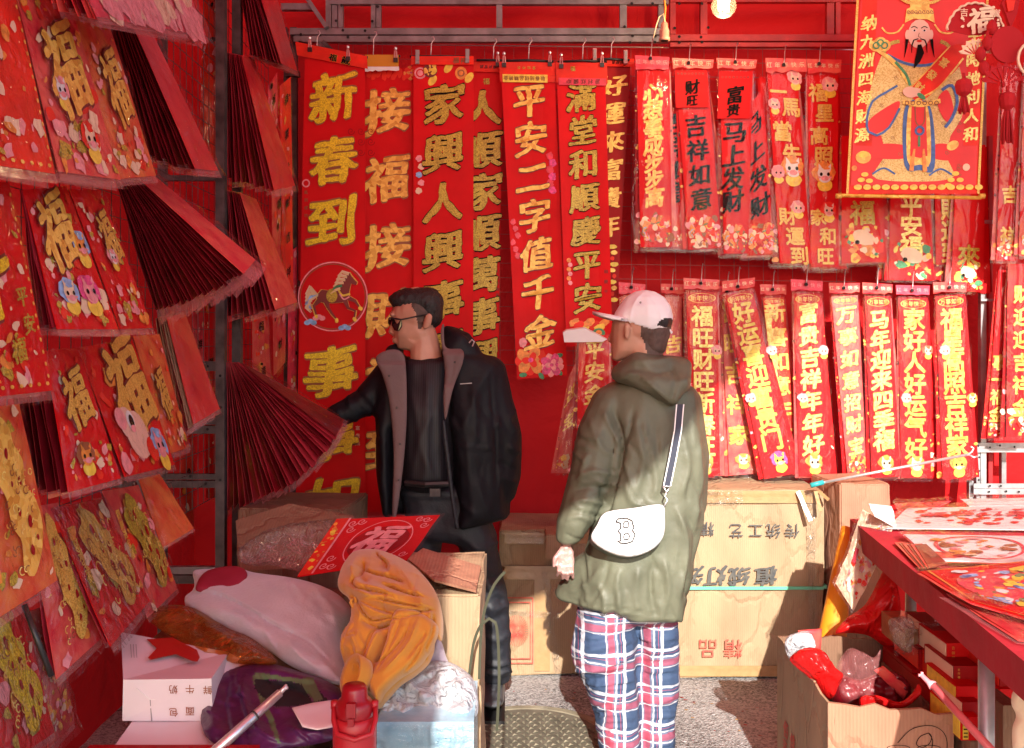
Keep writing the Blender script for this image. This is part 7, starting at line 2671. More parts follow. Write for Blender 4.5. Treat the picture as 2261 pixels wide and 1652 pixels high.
# mustard sweatshirt
CREASE = [[(811, 1247), (806, 1274), (787, 1300), (797, 1310), (834, 1317), (864, 1324), (891, 1334)], [(834, 1227), (844, 1240), (864, 1257), (856, 1266)], [(787, 1320), (814, 1364), (834, 1377), (871, 1371), (908, 1367)],
          [(807, 1330), (844, 1334), (891, 1344), (961, 1355)], [(961, 1355), (931, 1360), (901, 1364)], [(881, 1377), (851, 1391), (831, 1407), (811, 1461)], [(908, 1377), (898, 1407), (864, 1447), (831, 1471)],
          [(934, 1431), (918, 1461), (888, 1494), (851, 1524)], [(961, 1360), (958, 1401), (944, 1434), (944, 1471)], [(771, 1341), (777, 1367), (757, 1407)], [(800, 1262), (830, 1276), (870, 1286), (905, 1300)], [(850, 1300), (900, 1318), (945, 1330)]]
o = pillow('sweatshirt', [(748, 1300), (752, 1265), (768, 1235), (790, 1217), (830, 1214), (880, 1230), (925, 1260), (962, 1308), (978, 1365), (976, 1414), (962, 1412), (958, 1440), (944, 1470), (915, 1495), (885, 1515), (858, 1545), (836, 1566), (826, 1540), (812, 1528), (800, 1510), (768, 1512), (762, 1470), (752, 1435), (756, 1400), (772, 1372), (776, 1345), (770, 1322)],
           topY, 0.085, M['mustard'], None, edge=45, noise_amp=0.010, nscale=8, step=2.8,
           ridges=[([(800, 1235), (790, 1270), (805, 1300), (850, 1315), (900, 1340)], 10, 0.036), ([(815, 1250), (806, 1285), (830, 1300)], 7, -0.030), ([(770, 1300), (830, 1330), (890, 1350), (950, 1350)], 8, 0.03), ([(775, 1320), (840, 1352), (900, 1368)], 7, -0.026),
                   ([(790, 1335), (850, 1365), (890, 1372)], 7, 0.022), ([(860, 1240), (900, 1280), (935, 1330), (940, 1380)], 14, 0.024), ([(840, 1232), (870, 1262), (850, 1285)], 7, 0.02), ([(850, 1250), (868, 1275)], 6, -0.025),
                   ([(800, 1370), (840, 1390), (890, 1380), (930, 1355)], 6, -0.034), ([(780, 1400), (800, 1440), (790, 1490)], 8, 0.016), ([(850, 1400), (830, 1440), (820, 1470)], 9, 0.024), ([(870, 1400), (850, 1450), (835, 1475)], 6, -0.022),
                   ([(910, 1375), (900, 1420), (890, 1460)], 10, 0.026), ([(935, 1370), (930, 1420), (900, 1470)], 7, -0.022), ([(955, 1350), (955, 1410), (930, 1460)], 8, 0.024), ([(770, 1490), (820, 1500), (880, 1480), (940, 1440)], 10, 0.018),
                   ([(805, 1480), (838, 1500), (838, 1525)], 5, 0.020), ([(768, 1405), (762, 1440), (770, 1490)], 3, 0.012), ([(775, 1330), (772, 1360)], 3, 0.014)] + auto_folds((780, 1240, 960, 1500), 22, 0.9, 0.8, 55, 3.5, 0.009, 21) + [(c, 2.6, -0.034) for c in CREASE] + [([(881, 1257), (904, 1294), (921, 1334)], 2.0, -0.006), ([(759, 1406), (784, 1411), (800, 1405)], 2.0, -0.008)])
tag(o, 'crumpled mustard yellow sweatshirt with cuff and folds on top of the heap', 'garment')
SW = o
for (ol_, dy_, T_, rg, sd_) in (
        ([(880, 1346), (925, 1350), (966, 1382), (960, 1422), (928, 1470), (884, 1500), (852, 1530), (838, 1552), (822, 1532), (814, 1500), (836, 1462), (852, 1422), (862, 1380)], 0.06, 0.055,
         [([(930, 1370), (905, 1430), (850, 1490)], 5, 0.014), ([(890, 1365), (870, 1420), (835, 1490)], 4, -0.014), ([(945, 1400), (900, 1460)], 4, -0.010)], 32),
        ([(774, 1372), (815, 1378), (850, 1405), (840, 1448), (815, 1488), (788, 1484), (766, 1445), (760, 1408)], 0.045, 0.035,
         [([(790, 1390), (800, 1430), (790, 1470)], 4, -0.012), ([(830, 1400), (815, 1450)], 4, 0.012)], 33)):
    pillow('sweatshirt_fold', ol_, lambda a, b, dy_=dy_: topY(a, b) - dy_, T_, M['mustard'], SW, edge=16, noise_amp=0.006, nscale=10, step=2.8, ridges=rg + [(c, 2.4, -0.018) for c in CREASE] + auto_folds((min(p[0] for p in ol_), min(p[1] for p in ol_), max(p[0] for p in ol_), max(p[1] for p in ol_)), 6, 0.9, 0.8, 40, 3, 0.006, sd_), back=0.6)
mb = MB()
mb.tube([W(778, 1322, 2.40), W(774, 1330, 2.40), W(782, 1345, 2.39), W(788, 1362, 2.38)], 0.004, M['mustard'], 6)
mb.tube([W(783, 1318, 2.40), W(786, 1330, 2.40), W(776, 1336, 2.40)], 0.004, M['mustard'], 6)
c_ = mb.build('drawstring', o, smooth=True)
mb = MB()
cc_ = W(803, 1497, 2.24)
mb.lathe(cc_, [(0.040, 0.0), (0.044, 0.014), (0.047, 0.032), (0.045, 0.036), (0.032, 0.03), (0.02, 0.004)], M['mustard'], 24, (-0.7, -0.4, 0.35))
mb.build('cuff', o, smooth=True)

# purple jacket with green lining
o = pillow('purple_jacket', [(448, 1600), (450, 1545), (462, 1505), (500, 1482), (550, 1466), (600, 1466), (660, 1482), (715, 1500), (757, 1528), (756, 1550), (735, 1600), (738, 1630), (690, 1645), (640, 1652), (590, 1662), (520, 1655), (470, 1640)],
           lambda a, b: heapY(a, b) - 0.06, 0.06, M['purple'], None, edge=40, noise_amp=0.012, nscale=10, step=4.5,
           ridges=[([(560, 1480), (552, 1510), (560, 1560), (590, 1610), (640, 1640)], 7, 0.026), ([(590, 1480), (650, 1490), (720, 1510)], 9, 0.018), ([(500, 1500), (480, 1560), (500, 1620)], 12, 0.016), ([(520, 1500), (510, 1560), (530, 1630)], 7, -0.014), ([(570, 1500), (640, 1520), (700, 1545)], 16, -0.035), ([(640, 1600), (700, 1620), (735, 1612)], 8, 0.016)] + auto_folds((460, 1480, 740, 1640), 30, 0.8, 1.0, 50, 4, 0.009, 23),
           matfn=([M['hollowblack'], M['greenlin']], lambda x, y: 1 if in_poly(x, y, [(562, 1497), (575, 1500), (640, 1505), (700, 1520), (725, 1548), (640, 1560), (610, 1560), (580, 1540), (562, 1520)]) and not in_poly(x, y, [(660, 1500), (690, 1495), (712, 1545), (690, 1550)]) else  # black patch paints the shade inside the opening
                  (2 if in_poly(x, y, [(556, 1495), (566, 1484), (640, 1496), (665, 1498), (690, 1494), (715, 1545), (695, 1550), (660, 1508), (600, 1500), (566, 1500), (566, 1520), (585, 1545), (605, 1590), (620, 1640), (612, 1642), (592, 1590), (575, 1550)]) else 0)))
tag(o, 'purple jacket with dull green lining and dark hollow opening', 'garment')

# white paper bag with red star
e = thing('paper_bag', 'white paper bag with a red star and 鲜牛奶面包 printed upside down', 'bag', W(365, 1591, 2.3))
z1, z0_ = W(0, 1503, 2.17)[2], W(0, 1592, 2.17)[2]
xl, xr = W(270, 0, 2.17)[0], W(470, 0, 2.17)[0]
bk = [(W(267, 1396, 2.46)), W(505, 1440, 2.44)]
mb = MB()
mb.box8([Vector((xl, 2.17, z0_)), Vector((xr, 2.17, z0_)), Vector((xr + 0.05, 2.45, z0_)), Vector((xl - 0.02, 2.45, z0_)), Vector((xl, 2.175, z1)), Vector((xr, 2.16, z1 + 0.008)), bk[1], bk[0]], M['wpaper'])
mb.build('bag_body', e)
sh = Sheet([bk[0], bk[1], Vector((xr, 2.16, z1 + 0.008)), Vector((xl, 2.175, z1))], amp=0.0, world=True)
d = Deco(sh)
st = [(967, 940), (1060, 935), (1140, 928), (1200, 960), (1300, 1010), (1320, 1060), (1305, 1088), (1270, 1085), (1160, 1040), (1000, 1075), (975, 1065), (1035, 1000)]
d.poly([sh.ip(0.3341 * x, 1100 + 0.3341 * y) for x, y in st], M['redstar'], 1)
for k in range(2):
    u, y = sh.ip(301, 1440)
    d.ch('红星', u, y, 0.001, M['inkred'], 1, 'plain')
for k in range(3):
    u, y = sh.ip(300 - k * 5, 1440)
    d.stroke([sh.ip(300 - k * 6, 1425), sh.ip(302 - k * 6, 1455)], 0.006, M['greyplas'], 1)
d.build('print', e)
sh = Sheet([Vector((xl, 2.17, z1)), Vector((xr, 2.165, z1)), Vector((xr, 2.17, z0_)), Vector((xl, 2.17, z0_))], amp=0.0, world=True)
d = Deco(sh)
for c_, px_, py_ in (('鲜', 460, 1522), ('牛', 421, 1520), ('奶', 384, 1521), ('面', 421, 1569), ('包', 385, 1571)):
    u, y = sh.ip(px_, py_)
    d.ch(c_, u, y, sh.px(21), M['brown'], 3, 'plain', math.pi)
d.build('lettering', e)
mb = MB()
mb.beam(W(332, 1545, 2.168), W(335, 1592, 2.168), 0.002, 0.002, M['greyplas'], (0, 1, 0))
mb.beam(W(332, 1545, 2.168), W(461, 1536, 2.168), 0.002, 0.002, M['white'], (0, 1, 0))
mb.beam(W(332, 1545, 2.168), W(300, 1520, 2.168), 0.002, 0.002, M['white'], (0, 1, 0))
mb.build('fold_lines', e)
e = thing('white_box', 'flat white box under the starred paper bag', 'box', W(410, 1652, 2.12))
mb = MB()
zt_, zb_ = W(0, 1597, 2.12)[2], 0.455
mb.box8([W(252, 1640, 2.05) * 1, Vector((W(600, 0, 2.05)[0], 2.05, zb_)), Vector((W(560, 0, 2.2)[0], 2.42, zb_)), Vector((W(265, 0, 2.16)[0], 2.42, zb_)), W(252, 1648, 2.05), W(600, 1640, 2.05), Vector((W(560, 0, 2.16)[0], 2.42, W(0, 1592, 2.16)[2])), Vector((W(266, 0, 2.16)[0], 2.42, W(0, 1592, 2.16)[2]))], M['wpaper'])
mb.v[0] = tuple(Vector((W(252, 0, 2.05)[0], 2.05, zb_)))
mb.build('box_body', e)
e = thing('red_board', 'dark red board edge along the foot of the picture', 'board', W(210, 1660, 1.95))
mb = MB()
mb.box((W(175, 0, 1.95)[0], 1.95, W(0, 1680, 1.95)[2]), (W(560, 0, 1.95)[0], 2.0, W(0, 1668, 1.95)[2]), M['red2'])
mb.build('board', e)
mb = MB()
mb.box((-0.95, 1.955, 0.452), (-0.5, 1.995, W(0, 1681, 1.95)[2]), M['cardshade'])
mb.build('support', e)
o = pillow('amber_film', [(318, 1356), (345, 1340), (400, 1336), (450, 1352), (500, 1385), (560, 1412), (612, 1462), (560, 1468), (500, 1462), (450, 1448), (400, 1420), (350, 1388)], lambda a, b: heapY(a, b) - 0.09, 0.05, M['amber'], None, edge=30, noise_amp=0.02, nscale=16,
           ridges=[([(350, 1360), (430, 1400), (480, 1440)], 7, 0.02), ([(430, 1360), (460, 1400), (520, 1440)], 6, -0.02), ([(480, 1390), (540, 1430), (600, 1460)], 7, 0.02)])
tag(o, 'crinkled amber film bag over the red star print', 'plastic bag')
o = pillow('paper_sheet', [(644, 1563), (690, 1552), (738, 1545), (738, 1606), (700, 1612), (668, 1606)], lambda a, b: heapY(a, b) - 0.15, 0.006, M['wpaper'], None, edge=12, noise_amp=0.004, rough_edges=True)
tag(o, 'loose white paper sheet tucked beside the red bottle', 'paper')

mb = MB()
pa, pb = W(430, 1700, 1.95), W(618, 1530, 2.1)
e = thing('pole_with_hook', 'polished steel pole with forked tip lying over the purple jacket', 'pole', pa)
mb.tube([pa, pb], [0.012, 0.009], M['chrome'], 12)
mb.build('shaft', e, smooth=True)
mb = MB()
mb.tube([pb, W(628, 1520, 2.11), W(632, 1512, 2.11)], [0.006, 0.005, 0.003], M['wire'], 8)
mb.tube([W(628, 1520, 2.11), W(636, 1519, 2.11)], [0.005, 0.003], M['wire'], 8)
mb.build('forked_tip', e, smooth=True)
mb = MB()
mb.tube([pb + (pa - pb) * 0.30, pb + (pa - pb) * 0.315], 0.0118, M['steeldk'], 12)
mb.build('joint', e)

# red drinking bottle
Yq = 1.98
c = W(783, 1652, Yq)
zb = 0.575
zt_ = W(0, 1512, Yq)[2]
H = zt_ - zb
e = thing('drinking_bottle', 'red steel drinking bottle with clip lid and carrying loop', 'bottle', (c[0], Yq, zb))
base = Vector((c[0], Yq, zb))
k = Yq / F
mb = MB()
mb.lathe(base, [(0.040, 0), (0.043, 0.006), (0.0435, H - 0.085), (0.042, H - 0.070), (0.036, H - 0.060)], M['bottle'], 32)
mb.build('flask', e, smooth=True)
mb = MB()
lid = mk('dark red plastic lid', (0.30, 0.006, 0.012), 0.3)
mb.lathe(base, [(0.037, H - 0.062), (0.038, H - 0.058), (0.038, H - 0.038), (0.033, H - 0.030), (0.027, H - 0.026), (0.025, H - 0.006), (0.021, H)], lid, 28)
mb.build('lid', e, smooth=True)
mb = MB()
mb.box((c[0] - 0.009, Yq - 0.046, zt_ - 0.050), (c[0] + 0.009, Yq - 0.036, zt_ - 0.022), lid)
mb.box((c[0] - 0.006, Yq - 0.050, zt_ - 0.066), (c[0] + 0.006, Yq - 0.0365, zt_ - 0.0505), lid)
mb.build('latch', e)
mb = MB()
mb.tube([W(738, 1556, Yq), W(737, 1590, Yq - 0.02), W(745, 1622, Yq - 0.045), W(783, 1634, Yq - 0.056), W(820, 1622, Yq - 0.045), W(829, 1590, Yq - 0.02), W(828, 1556, Yq)], 0.0055, M['bottle'], 8)
mb.lathe(W(739, 1556, Yq), [(0.008, -0.008), (0.008, 0.008)], M['bottle'], 10)
mb.lathe(W(827, 1556, Yq), [(0.008, -0.008), (0.008, 0.008)], M['bottle'], 10)
mb.build('carrying_loop', e, smooth=True)
carton('small carton that the red bottle stands on', -0.42, -0.20, 1.88, 2.06, 0.455, 0.572)

# plastic bag and blue package
o = pillow('plastic_bag', [(832, 1570), (845, 1535), (880, 1505), (920, 1488), (948, 1462), (985, 1460), (1020, 1476), (1046, 1502), (1056, 1548), (1050, 1584), (1010, 1596), (960, 1588), (900, 1592), (850, 1592)], lambda a, b: 2.30 + (1600 - b) * 0.0012, 0.075, M['milky'], None, edge=40, noise_amp=0.035, nscale=22, step=4,
           ridges=[([(900, 1500), (930, 1530), (960, 1580)], 5, 0.018), ([(960, 1470), (970, 1510), (1000, 1560)], 6, -0.018), ([(1000, 1480), (1020, 1530), (1040, 1570)], 5, 0.018), ([(860, 1540), (900, 1560), (950, 1560)], 5, 0.016)])
tag(o, 'crumpled white plastic bag glaring in the sun on a blue package', 'plastic bag')
e = thing('blue_package', 'shiny light blue wrapped package below the crumpled bag', 'package', W(940, 1652, 2.2))
mb = MB()
mb.box((W(832, 0, 2.2)[0], 2.2, 0.452), (W(1046, 0, 2.2)[0], 2.46, W(0, 1594, 2.2)[2]), M['bluepk'])
mb.build('package_body', e)
sh = Sheet([(832, 1592), (1048, 1594), (1046, 1700), (832, 1700)], 2.192, amp=0.002)
sh.film(e, M['film2'], 0, 1, 0, 1, crinkle=0.006, off=0.004)
o = pillow('grey_garment', [(950, 1440), (965, 1410), (975, 1418), (985, 1450), (996, 1480), (980, 1500), (950, 1500), (930, 1490)], lambda a, b: 2.50, 0.03, M['lav'], None, edge=14)
tag(o, 'bit of grey lavender cloth between the sweatshirt and the carton', 'garment')

# ============================================================ TABLE AT THE RIGHT
M['tcloth'] = mk('red table cloth', (0.40, 0.008, 0.02), 0.8, var=0.16, vscale=5, bump=0.35, bscale=9, bdist=0.03)
ZT = 0.85
e = thing('display_table', 'red covered table on steel legs loaded with wrapped paper goods', 'table', (1.7, 2.9, 0))
mb = MB()
tl = [(1.045, 1.7), (1.265, 3.68), (2.5, 3.9), (2.5, 1.7)]
mb.add([Vector((x, y, ZT - 0.0)) for x, y in tl] + [Vector((x, y, ZT - 0.085)) for x, y in tl], [(0, 3, 2, 1), (4, 5, 6, 7), (0, 1, 5, 4), (1, 2, 6, 5), (2, 3, 7, 6), (3, 0, 4, 7)], M['tcloth'])
mb.build('tabletop', e)
for (x, y, w_) in ((W(2178, 0, 2.42)[0], 2.42, 0.019), (1.42, 3.5, 0.019), (2.3, 2.2, 0.019), (2.3, 3.6, 0.019)):
    mb = MB()
    mb.lathe((x, y, 0.004), [(w_, 0), (w_, ZT - 0.09)], M['steel2'], 16)
    mb.build('leg', e, smooth=True)
mb = MB()
mb.lathe((W(2199, 0, 2.5)[0], 2.52, 0.004), [(0.007, 0), (0.007, ZT - 0.09)], M['redor'], 10)
mb.build('leg', e)


def good(label, quad, fn, mat='white', film='film2', lift=0.0, n=1, name='wrapped_print', zf=None, cat='packet', ys=None, group='wrapped paper goods on the table'):
    """flat goods lying on the table: picture corners dropped on to the table plane"""
    pts = []
    for (x, y) in quad:
        z = ZT + 0.006 + lift
        Y = (CH - z) * F / (y - HZ)
        pts.append(W(x, y, Y))
    e = thing(name, label, cat, (pts[0] + pts[2]) / 2, group)
    sh = Sheet(pts, amp=0.003, freq=0.8, seed=RND.random() * 6, world=True)
    mb = MB()
    sh.grid(mb, M[mat], 6, 6, 0.002, off=0)
    mb.build('paper', e)
    if fn:
        d = Deco(sh)
        fn(d, sh)
        d.build('print', e)
    sh.film(e, M['film'], -0.03, 1.03, -0.04, 1.05, off=0.010, crinkle=0.010, nu=16, nv=12, name='plastic_wrap')
    for k in range(n - 1):
        s2 = Sheet([p + Vector((-0.012 * (k + 1) + RND.uniform(-0.01, 0.01), -0.012 * (k + 1), -0.002 * (k + 1))) for p in pts], amp=0.002, world=True)
        mb = MB()
        s2.grid(mb, M['filmpink'] if k % 2 else M['crimson'], 4, 4, 0.001)
        mb.build('lower_sheet', e)
    return e


def cut(d, sh):
    d.mottle(0.1, 0.12, 0.92, sh.asp * 0.8, 70, 0.035, [M['pink'], M['red'], M['redor']], 1)
    for i, c_ in enumerate('福满门喜'):
        d.ch(c_, 0.25 + 0.19 * i, sh.asp * 0.45, 0.17, M['pink'], 4, 'brush')


def oval(d, sh):
    a = sh.asp
    d.ring(0.5, a * 0.5, 0.36, 0.03, M['pink'], 1, ry=a * 0.42)
    d.mottle(0.2, a * 0.2, 0.8, a * 0.8, 40, 0.05, [M['orange'], M['brown'], M['cream'], M['pinkpr']], 2)


def roundart(d, sh):
    a = sh.asp
    d.stroke([(0.05, 0.05), (0.95, 0.05), (0.95, a - 0.05), (0.05, a - 0.05), (0.05, 0.05)], 0.02, M['orange'], 1)
    d.ell(0.5, a * 0.45, 0.36, 0.32 * a, M['pink'], 1)
    d.mottle(0.2, a * 0.15, 0.85, a * 0.85, 70, 0.05, [M['green'], M['lblue'], M['yellow'], M['orange'], M['white'], M['blue']], 2)


good('white packet with red papercut lettering lying at the far side of the table', [(2004, 1122), (2300, 1116), (2310, 1170), (1958, 1165)], cut, 'white', lift=0.01)
good('clear packet with a brown and pink oval picture on the table', [(1995, 1180), (2300, 1184), (2310, 1246), (2062, 1238)], oval, 'white', lift=0.016, n=2)
good('red packet with a round green and blue picture at the table edge', [(2030, 1262), (2330, 1232), (2380, 1400), (2145, 1330)], roundart, 'red', lift=0.022, n=2)
good('stack of clear edged packets sliding over the table edge', [(2090, 1310), (2170, 1318), (2330, 1420), (2250, 1410)], None, 'crimson', lift=0.004, n=3)
good('pink packet lying along the far table edge', [(1975, 1112), (2100, 1106), (2060, 1124), (1985, 1132)], cut, 'pink', lift=0.006)
good('white wrapped sheet catching the sun at the back of the table', [(2120, 1102), (2330, 1098), (2330, 1114), (2140, 1116)], None, 'white', lift=0.012)

# packet hanging over the corner
e = thing('wrapped_print', 'pale clear wrapped print drooping over the table corner', 'packet', W(1930, 1200, 3.5), 'wrapped paper goods on the table')
sh = Sheet([(1905, 1125), (1972, 1165), (1886, 1350), (1846, 1288)], [3.58, 3.45, 3.40, 3.50], amp=0.006)
mb = MB()
sh.grid(mb, M['cream'], 4, 8, 0.002)
mb.build('paper', e)
d = Deco(sh)
d.mottle(0.3, 0.1, 0.95, sh.asp * 0.95, 60, 0.07, [M['pinkpr'], M['white'], M['orange'], M['redor']], 1)
d.stroke([(0.3, sh.asp * 0.45), (0.35, sh.asp * 0.62)], 0.12, M['pink'], 4)
d.build('print', e)
sh.film(e, M['film2'], crinkle=0.012, off=0.01)
sh = Sheet([(1918, 1112), (1968, 1118), (1985, 1172), (1930, 1140)], [3.62, 3.62, 3.45, 3.45], amp=0.004)
mb = MB()
sh.grid(mb, M['white'], 4, 4, 0.002)
mb.build('folded_top', e)
# folded red packets on the edge
e = thing('folded_packets', 'small bunch of folded dark red packets on the table corner', 'packets', W(2020, 1225, 3.2))
for k in range(6):
    a = k * 9
    mb = MB()
    q = [(1975 + a, 1198 + k), (2000 + a, 1196 + k), (2062 + a * 0.7, 1250 - k), (2030 + a * 0.5, 1254)]
    pts = [W(x, y, (CH - ZT - 0.012 - 0.003 * k) * F / (y - HZ)) for x, y in q]
    mb.add(pts + [p - Vector((0, 0, 0.0025)) for p in pts], [(0, 1, 2, 3), (7, 6, 5, 4), (0, 4, 5, 1), (1, 5, 6, 2), (2, 6, 7, 3), (3, 7, 4, 0)], M['leafdk'] if k % 2 else M['crimson'])
    mb.build('packet', e)

# orange roll, red bag, amber package under the table
e = thing('paper_roll', 'orange yellow paper roll leaning against the table corner', 'roll', W(1838, 1400, 3.55))
mb = MB()
om = mk('orange yellow roll paper', (0.78, 0.30, 0.015), 0.5, var=0.06)
mb.tube([W(1826, 1470, 3.5), W(1842, 1380, 3.56), W(1856, 1270, 3.66), W(1868, 1165, 3.74)], [0.055, 0.048, 0.034, 0.018], om, 20)
mb.build('roll', e, smooth=True)
o = pillow('red_bag', [(1938, 1285), (1950, 1262), (1968, 1258), (1975, 1285), (1985, 1330), (1990, 1400), (1965, 1432), (1920, 1405), (1880, 1398), (1845, 1398), (1870, 1365), (1910, 1335)], lambda a, b: 3.42 - (b - 1260) * 0.0006, 0.05, M['redfilm'], None, edge=22, noise_amp=0.012, nscale=14,
           ridges=[([(1955, 1270), (1950, 1330), (1900, 1390)], 5, 0.022), ([(1960, 1275), (1970, 1340), (1965, 1410)], 5, 0.022), ([(1958, 1275), (1955, 1350), (1930, 1395)], 4, -0.02)])
tag(o, 'knotted red plastic bag hanging under the table corner', 'plastic bag')
e = thing('biscuit_package', 'clear package of orange brown pieces hanging below the table', 'package', W(2030, 1430, 3.1))
mb = MB()
a_, b_ = W(1985, 1428, 3.15), W(2064, 1378, 3.15)
mb.box((a_[0], 3.1, a_[2]), (b_[0], 3.3, b_[2]), M['tape'])
mb.build('contents', e)
sh = Sheet([(1966, 1365), (2070, 1368), (2066, 1432), (1975, 1440)], 3.08, amp=0.01)
sh.film(e, M['film2'], crinkle=0.03, off=0.01, jag=0.1)
o = pillow('clear_wrap', [(1962, 1372), (1985, 1362), (2010, 1366), (2018, 1400), (2012, 1440), (1990, 1434), (1972, 1410)], lambda a, b: 3.0, 0.03, M['film2'], None, edge=12, noise_amp=0.03, nscale=24)
tag(o, 'crumpled clear wrap beside the orange brown package', 'plastic film')

# small red boxes stacked under the table
GB = 'small red boxes stacked under the table'
bx = [(2061, 1392, 2104, 1444, 3.00, 'red small box with a white end at the top of the stack'), (2091, 1420, 2164, 1472, 2.88, 'long red box under the top one'), (2029, 1434, 2068, 1481, 3.05, 'dark red box with an open end facing the cardboard box'),
      (2069, 1456, 2110, 1515, 2.95, 'patterned dark red box standing upright'), (2106, 1470, 2162, 1515, 2.80, 'red box with cream side in the middle of the stack'), (2112, 1515, 2164, 1549, 2.74, 'red box with bright yellow end'),
      (2126, 1550, 2166, 1582, 2.70, 'red box just above the yellow lettered one'), (2122, 1583, 2164, 1636, 2.66, 'red box with yellow lettered label at the bottom of the stack'), (2208, 1470, 2290, 1520, 2.70, 'long dark red box behind the steel leg'), (2208, 1521, 2290, 1560, 2.68, 'lower long dark red box behind the steel leg')]
for i, (x0_, y0_, x1_, y1_, Y_, lab) in enumerate(bx):
    a_, b_ = W(x0_, y1_, Y_), W(x1_, y0_, Y_)
    e = thing('small_box', lab, 'box', ((a_[0] + b_[0]) / 2, Y_ + 0.1, a_[2]), GB)
    mb = MB()
    mb.box((a_[0], Y_, a_[2] + 0.001), (b_[0], Y_ + 0.2, b_[2] - 0.001), M['red'] if i % 2 else M['red2'])
    mb.build('box_body', e)
    mb = MB()
    mb.box((a_[0] - 0.0022, Y_ + 0.004, a_[2] + 0.004), (a_[0] - 0.0005, Y_ + 0.19, b_[2] - 0.004), M['yellow'] if i in (5, 7) else (M['cream'] if i in (0, 1, 4, 6) else M['redor']))
    mb.build('end_label', e)
    if i in (1, 4, 7):
        sh = Sheet([(x0_ + 2, y0_ + 2), (x1_ - 2, y0_ + 2), (x1_ - 2, y1_ - 2), (x0_ + 2, y1_ - 2)], Y_ - 0.0008, amp=0)
        d = Deco(sh)
        if i == 7:
            d.poly([(0.02, 0.05), (0.35, 0.05), (0.35, sh.asp - 0.05), (0.02, sh.asp - 0.05)], M['yellow'], 1)
            for k in range(5):
                d.stroke([(0.06, 0.2 + 0.22 * k), (0.3, 0.2 + 0.22 * k)], 0.07, M['ink'], 2)
        else:
            for k in range(3):
                d.ch('吉祥福'[k], 0.16, 0.12 + 0.16 * k, 0.11, M['goldor'], 1, 'plain')
        d.build('label_print', e)
e = thing('box_support', 'dark crate carrying the small red boxes', 'crate', (1.42, 2.9, 0.004))
mb = MB()
mb.box((1.24, 2.66, 0.004), (1.62, 3.3, W(0, 1637, 2.66)[2]), M['cardshade'])
mb.build('crate_body', e)
mb = MB()
mb.box((1.245, 2.90, W(0, 1637, 2.66)[2] + 0.002), (1.62, 3.3, W(0, 1517, 2.95)[2]), M['red2'])
mb.build('crate_lid', e)
mb = MB()
mb.box((1.245, 3.06, W(0, 1517, 2.95)[2] + 0.002), (1.62, 3.3, W(0, 1482, 3.05)[2]), M['red2'])
mb.build('crate_top', e)
e = thing('brown_box', 'brown box standing by the steel table leg', 'box', W(2232, 1620, 2.5))
mb = MB()
a_, b_ = W(2215, 1622, 2.5), W(2252, 1558, 2.5)
mb.box((a_[0], 2.5, 0.004), (b_[0], 2.62, b_[2]), M['cardshade'])
mb.build('box_body', e)
o = pillow('crumpled_paper', [(2236, 1530), (2246, 1522), (2262, 1545), (2275, 1580), (2270, 1640), (2240, 1660), (2236, 1610), (2244, 1580), (2234, 1555)], lambda a, b: 2.3, 0.02, M['cream'], None, edge=12, noise_amp=0.015, nscale=20)
tag(o, 'crumpled cream wrapping at the picture edge under the table', 'paper')

# pink pole
e = thing('broom_pole', 'pinkish metal pole leaning across the small red boxes', 'pole', W(2120, 1570, 2.45))
mb = MB()
pp = mk('pink painted metal', (0.62, 0.12, 0.13), 0.35)
mb.tube([W(2058, 1512, 2.5), W(2270, 1745, 2.3)], [0.009, 0.011], pp, 12)
mb.build('shaft', e, smooth=True)
mb = MB()
mb.tube([W(2034, 1490, 2.52), W(2050, 1506, 2.51), W(2060, 1514, 2.5)], [0.006, 0.007, 0.013], M['pinkpr'], 10)
mb.tube([W(2036, 1484, 2.52), W(2035, 1491, 2.52), W(2028, 1491, 2.52)], 0.004, M['pinkpr'], 8)
mb.build('tip', e, smooth=True)

# steel pole on the cartons
e = thing('steel_pole', 'thin bright steel pole with teal end lying across the couplets', 'pole', W(1800, 1068, 4.2))
mb = MB()
mb.tube([W(1815, 1066, 4.30), W(2136, 1004, 4.30)], 0.006, M['chrome'], 10)
mb.build('shaft', e, smooth=True)
mb = MB()
mb.tube([W(1790, 1072, 4.30), W(1818, 1065, 4.30)], 0.011, mk('teal plastic', (0.03, 0.35, 0.36), 0.4), 10)
mb.build('handle_end', e, smooth=True)
mb = MB()
mb.tube([W(2136, 1004, 4.30), W(2146, 998, 4.30), W(2150, 990, 4.30), W(2143, 986, 4.30)], 0.004, M['chrome'], 8)
mb.tube([W(2138, 1004, 4.30), W(2150, 1010, 4.29), W(2158, 1008, 4.29)], 0.004, M['chrome'], 8)
mb.build('hook_end', e, smooth=True)

# ============================================================ OPEN CARTON AT THE RIGHT FRONT
e = thing('open_box', 'open brown carton full of red wrappers and bags standing on the road', 'box', (1.07, 3.1, 0.004))
RZ = 0.5


def onz(px, py, z):
    Y = (CH - z) * F / (py - HZ)
    return W(px, py, Y)


A, Bc, C, D = onz(1716, 1404, RZ), onz(1828, 1552, RZ), onz(2106, 1576, RZ), onz(2050, 1410, RZ)
low = lambda p: Vector((p[0], p[1], 0.008))
cen = (A + Bc + C + D) / 4


def inn(p):
    v = Vector((cen[0] - p[0], cen[1] - p[1], 0)).normalized() * 0.012
    return p + v


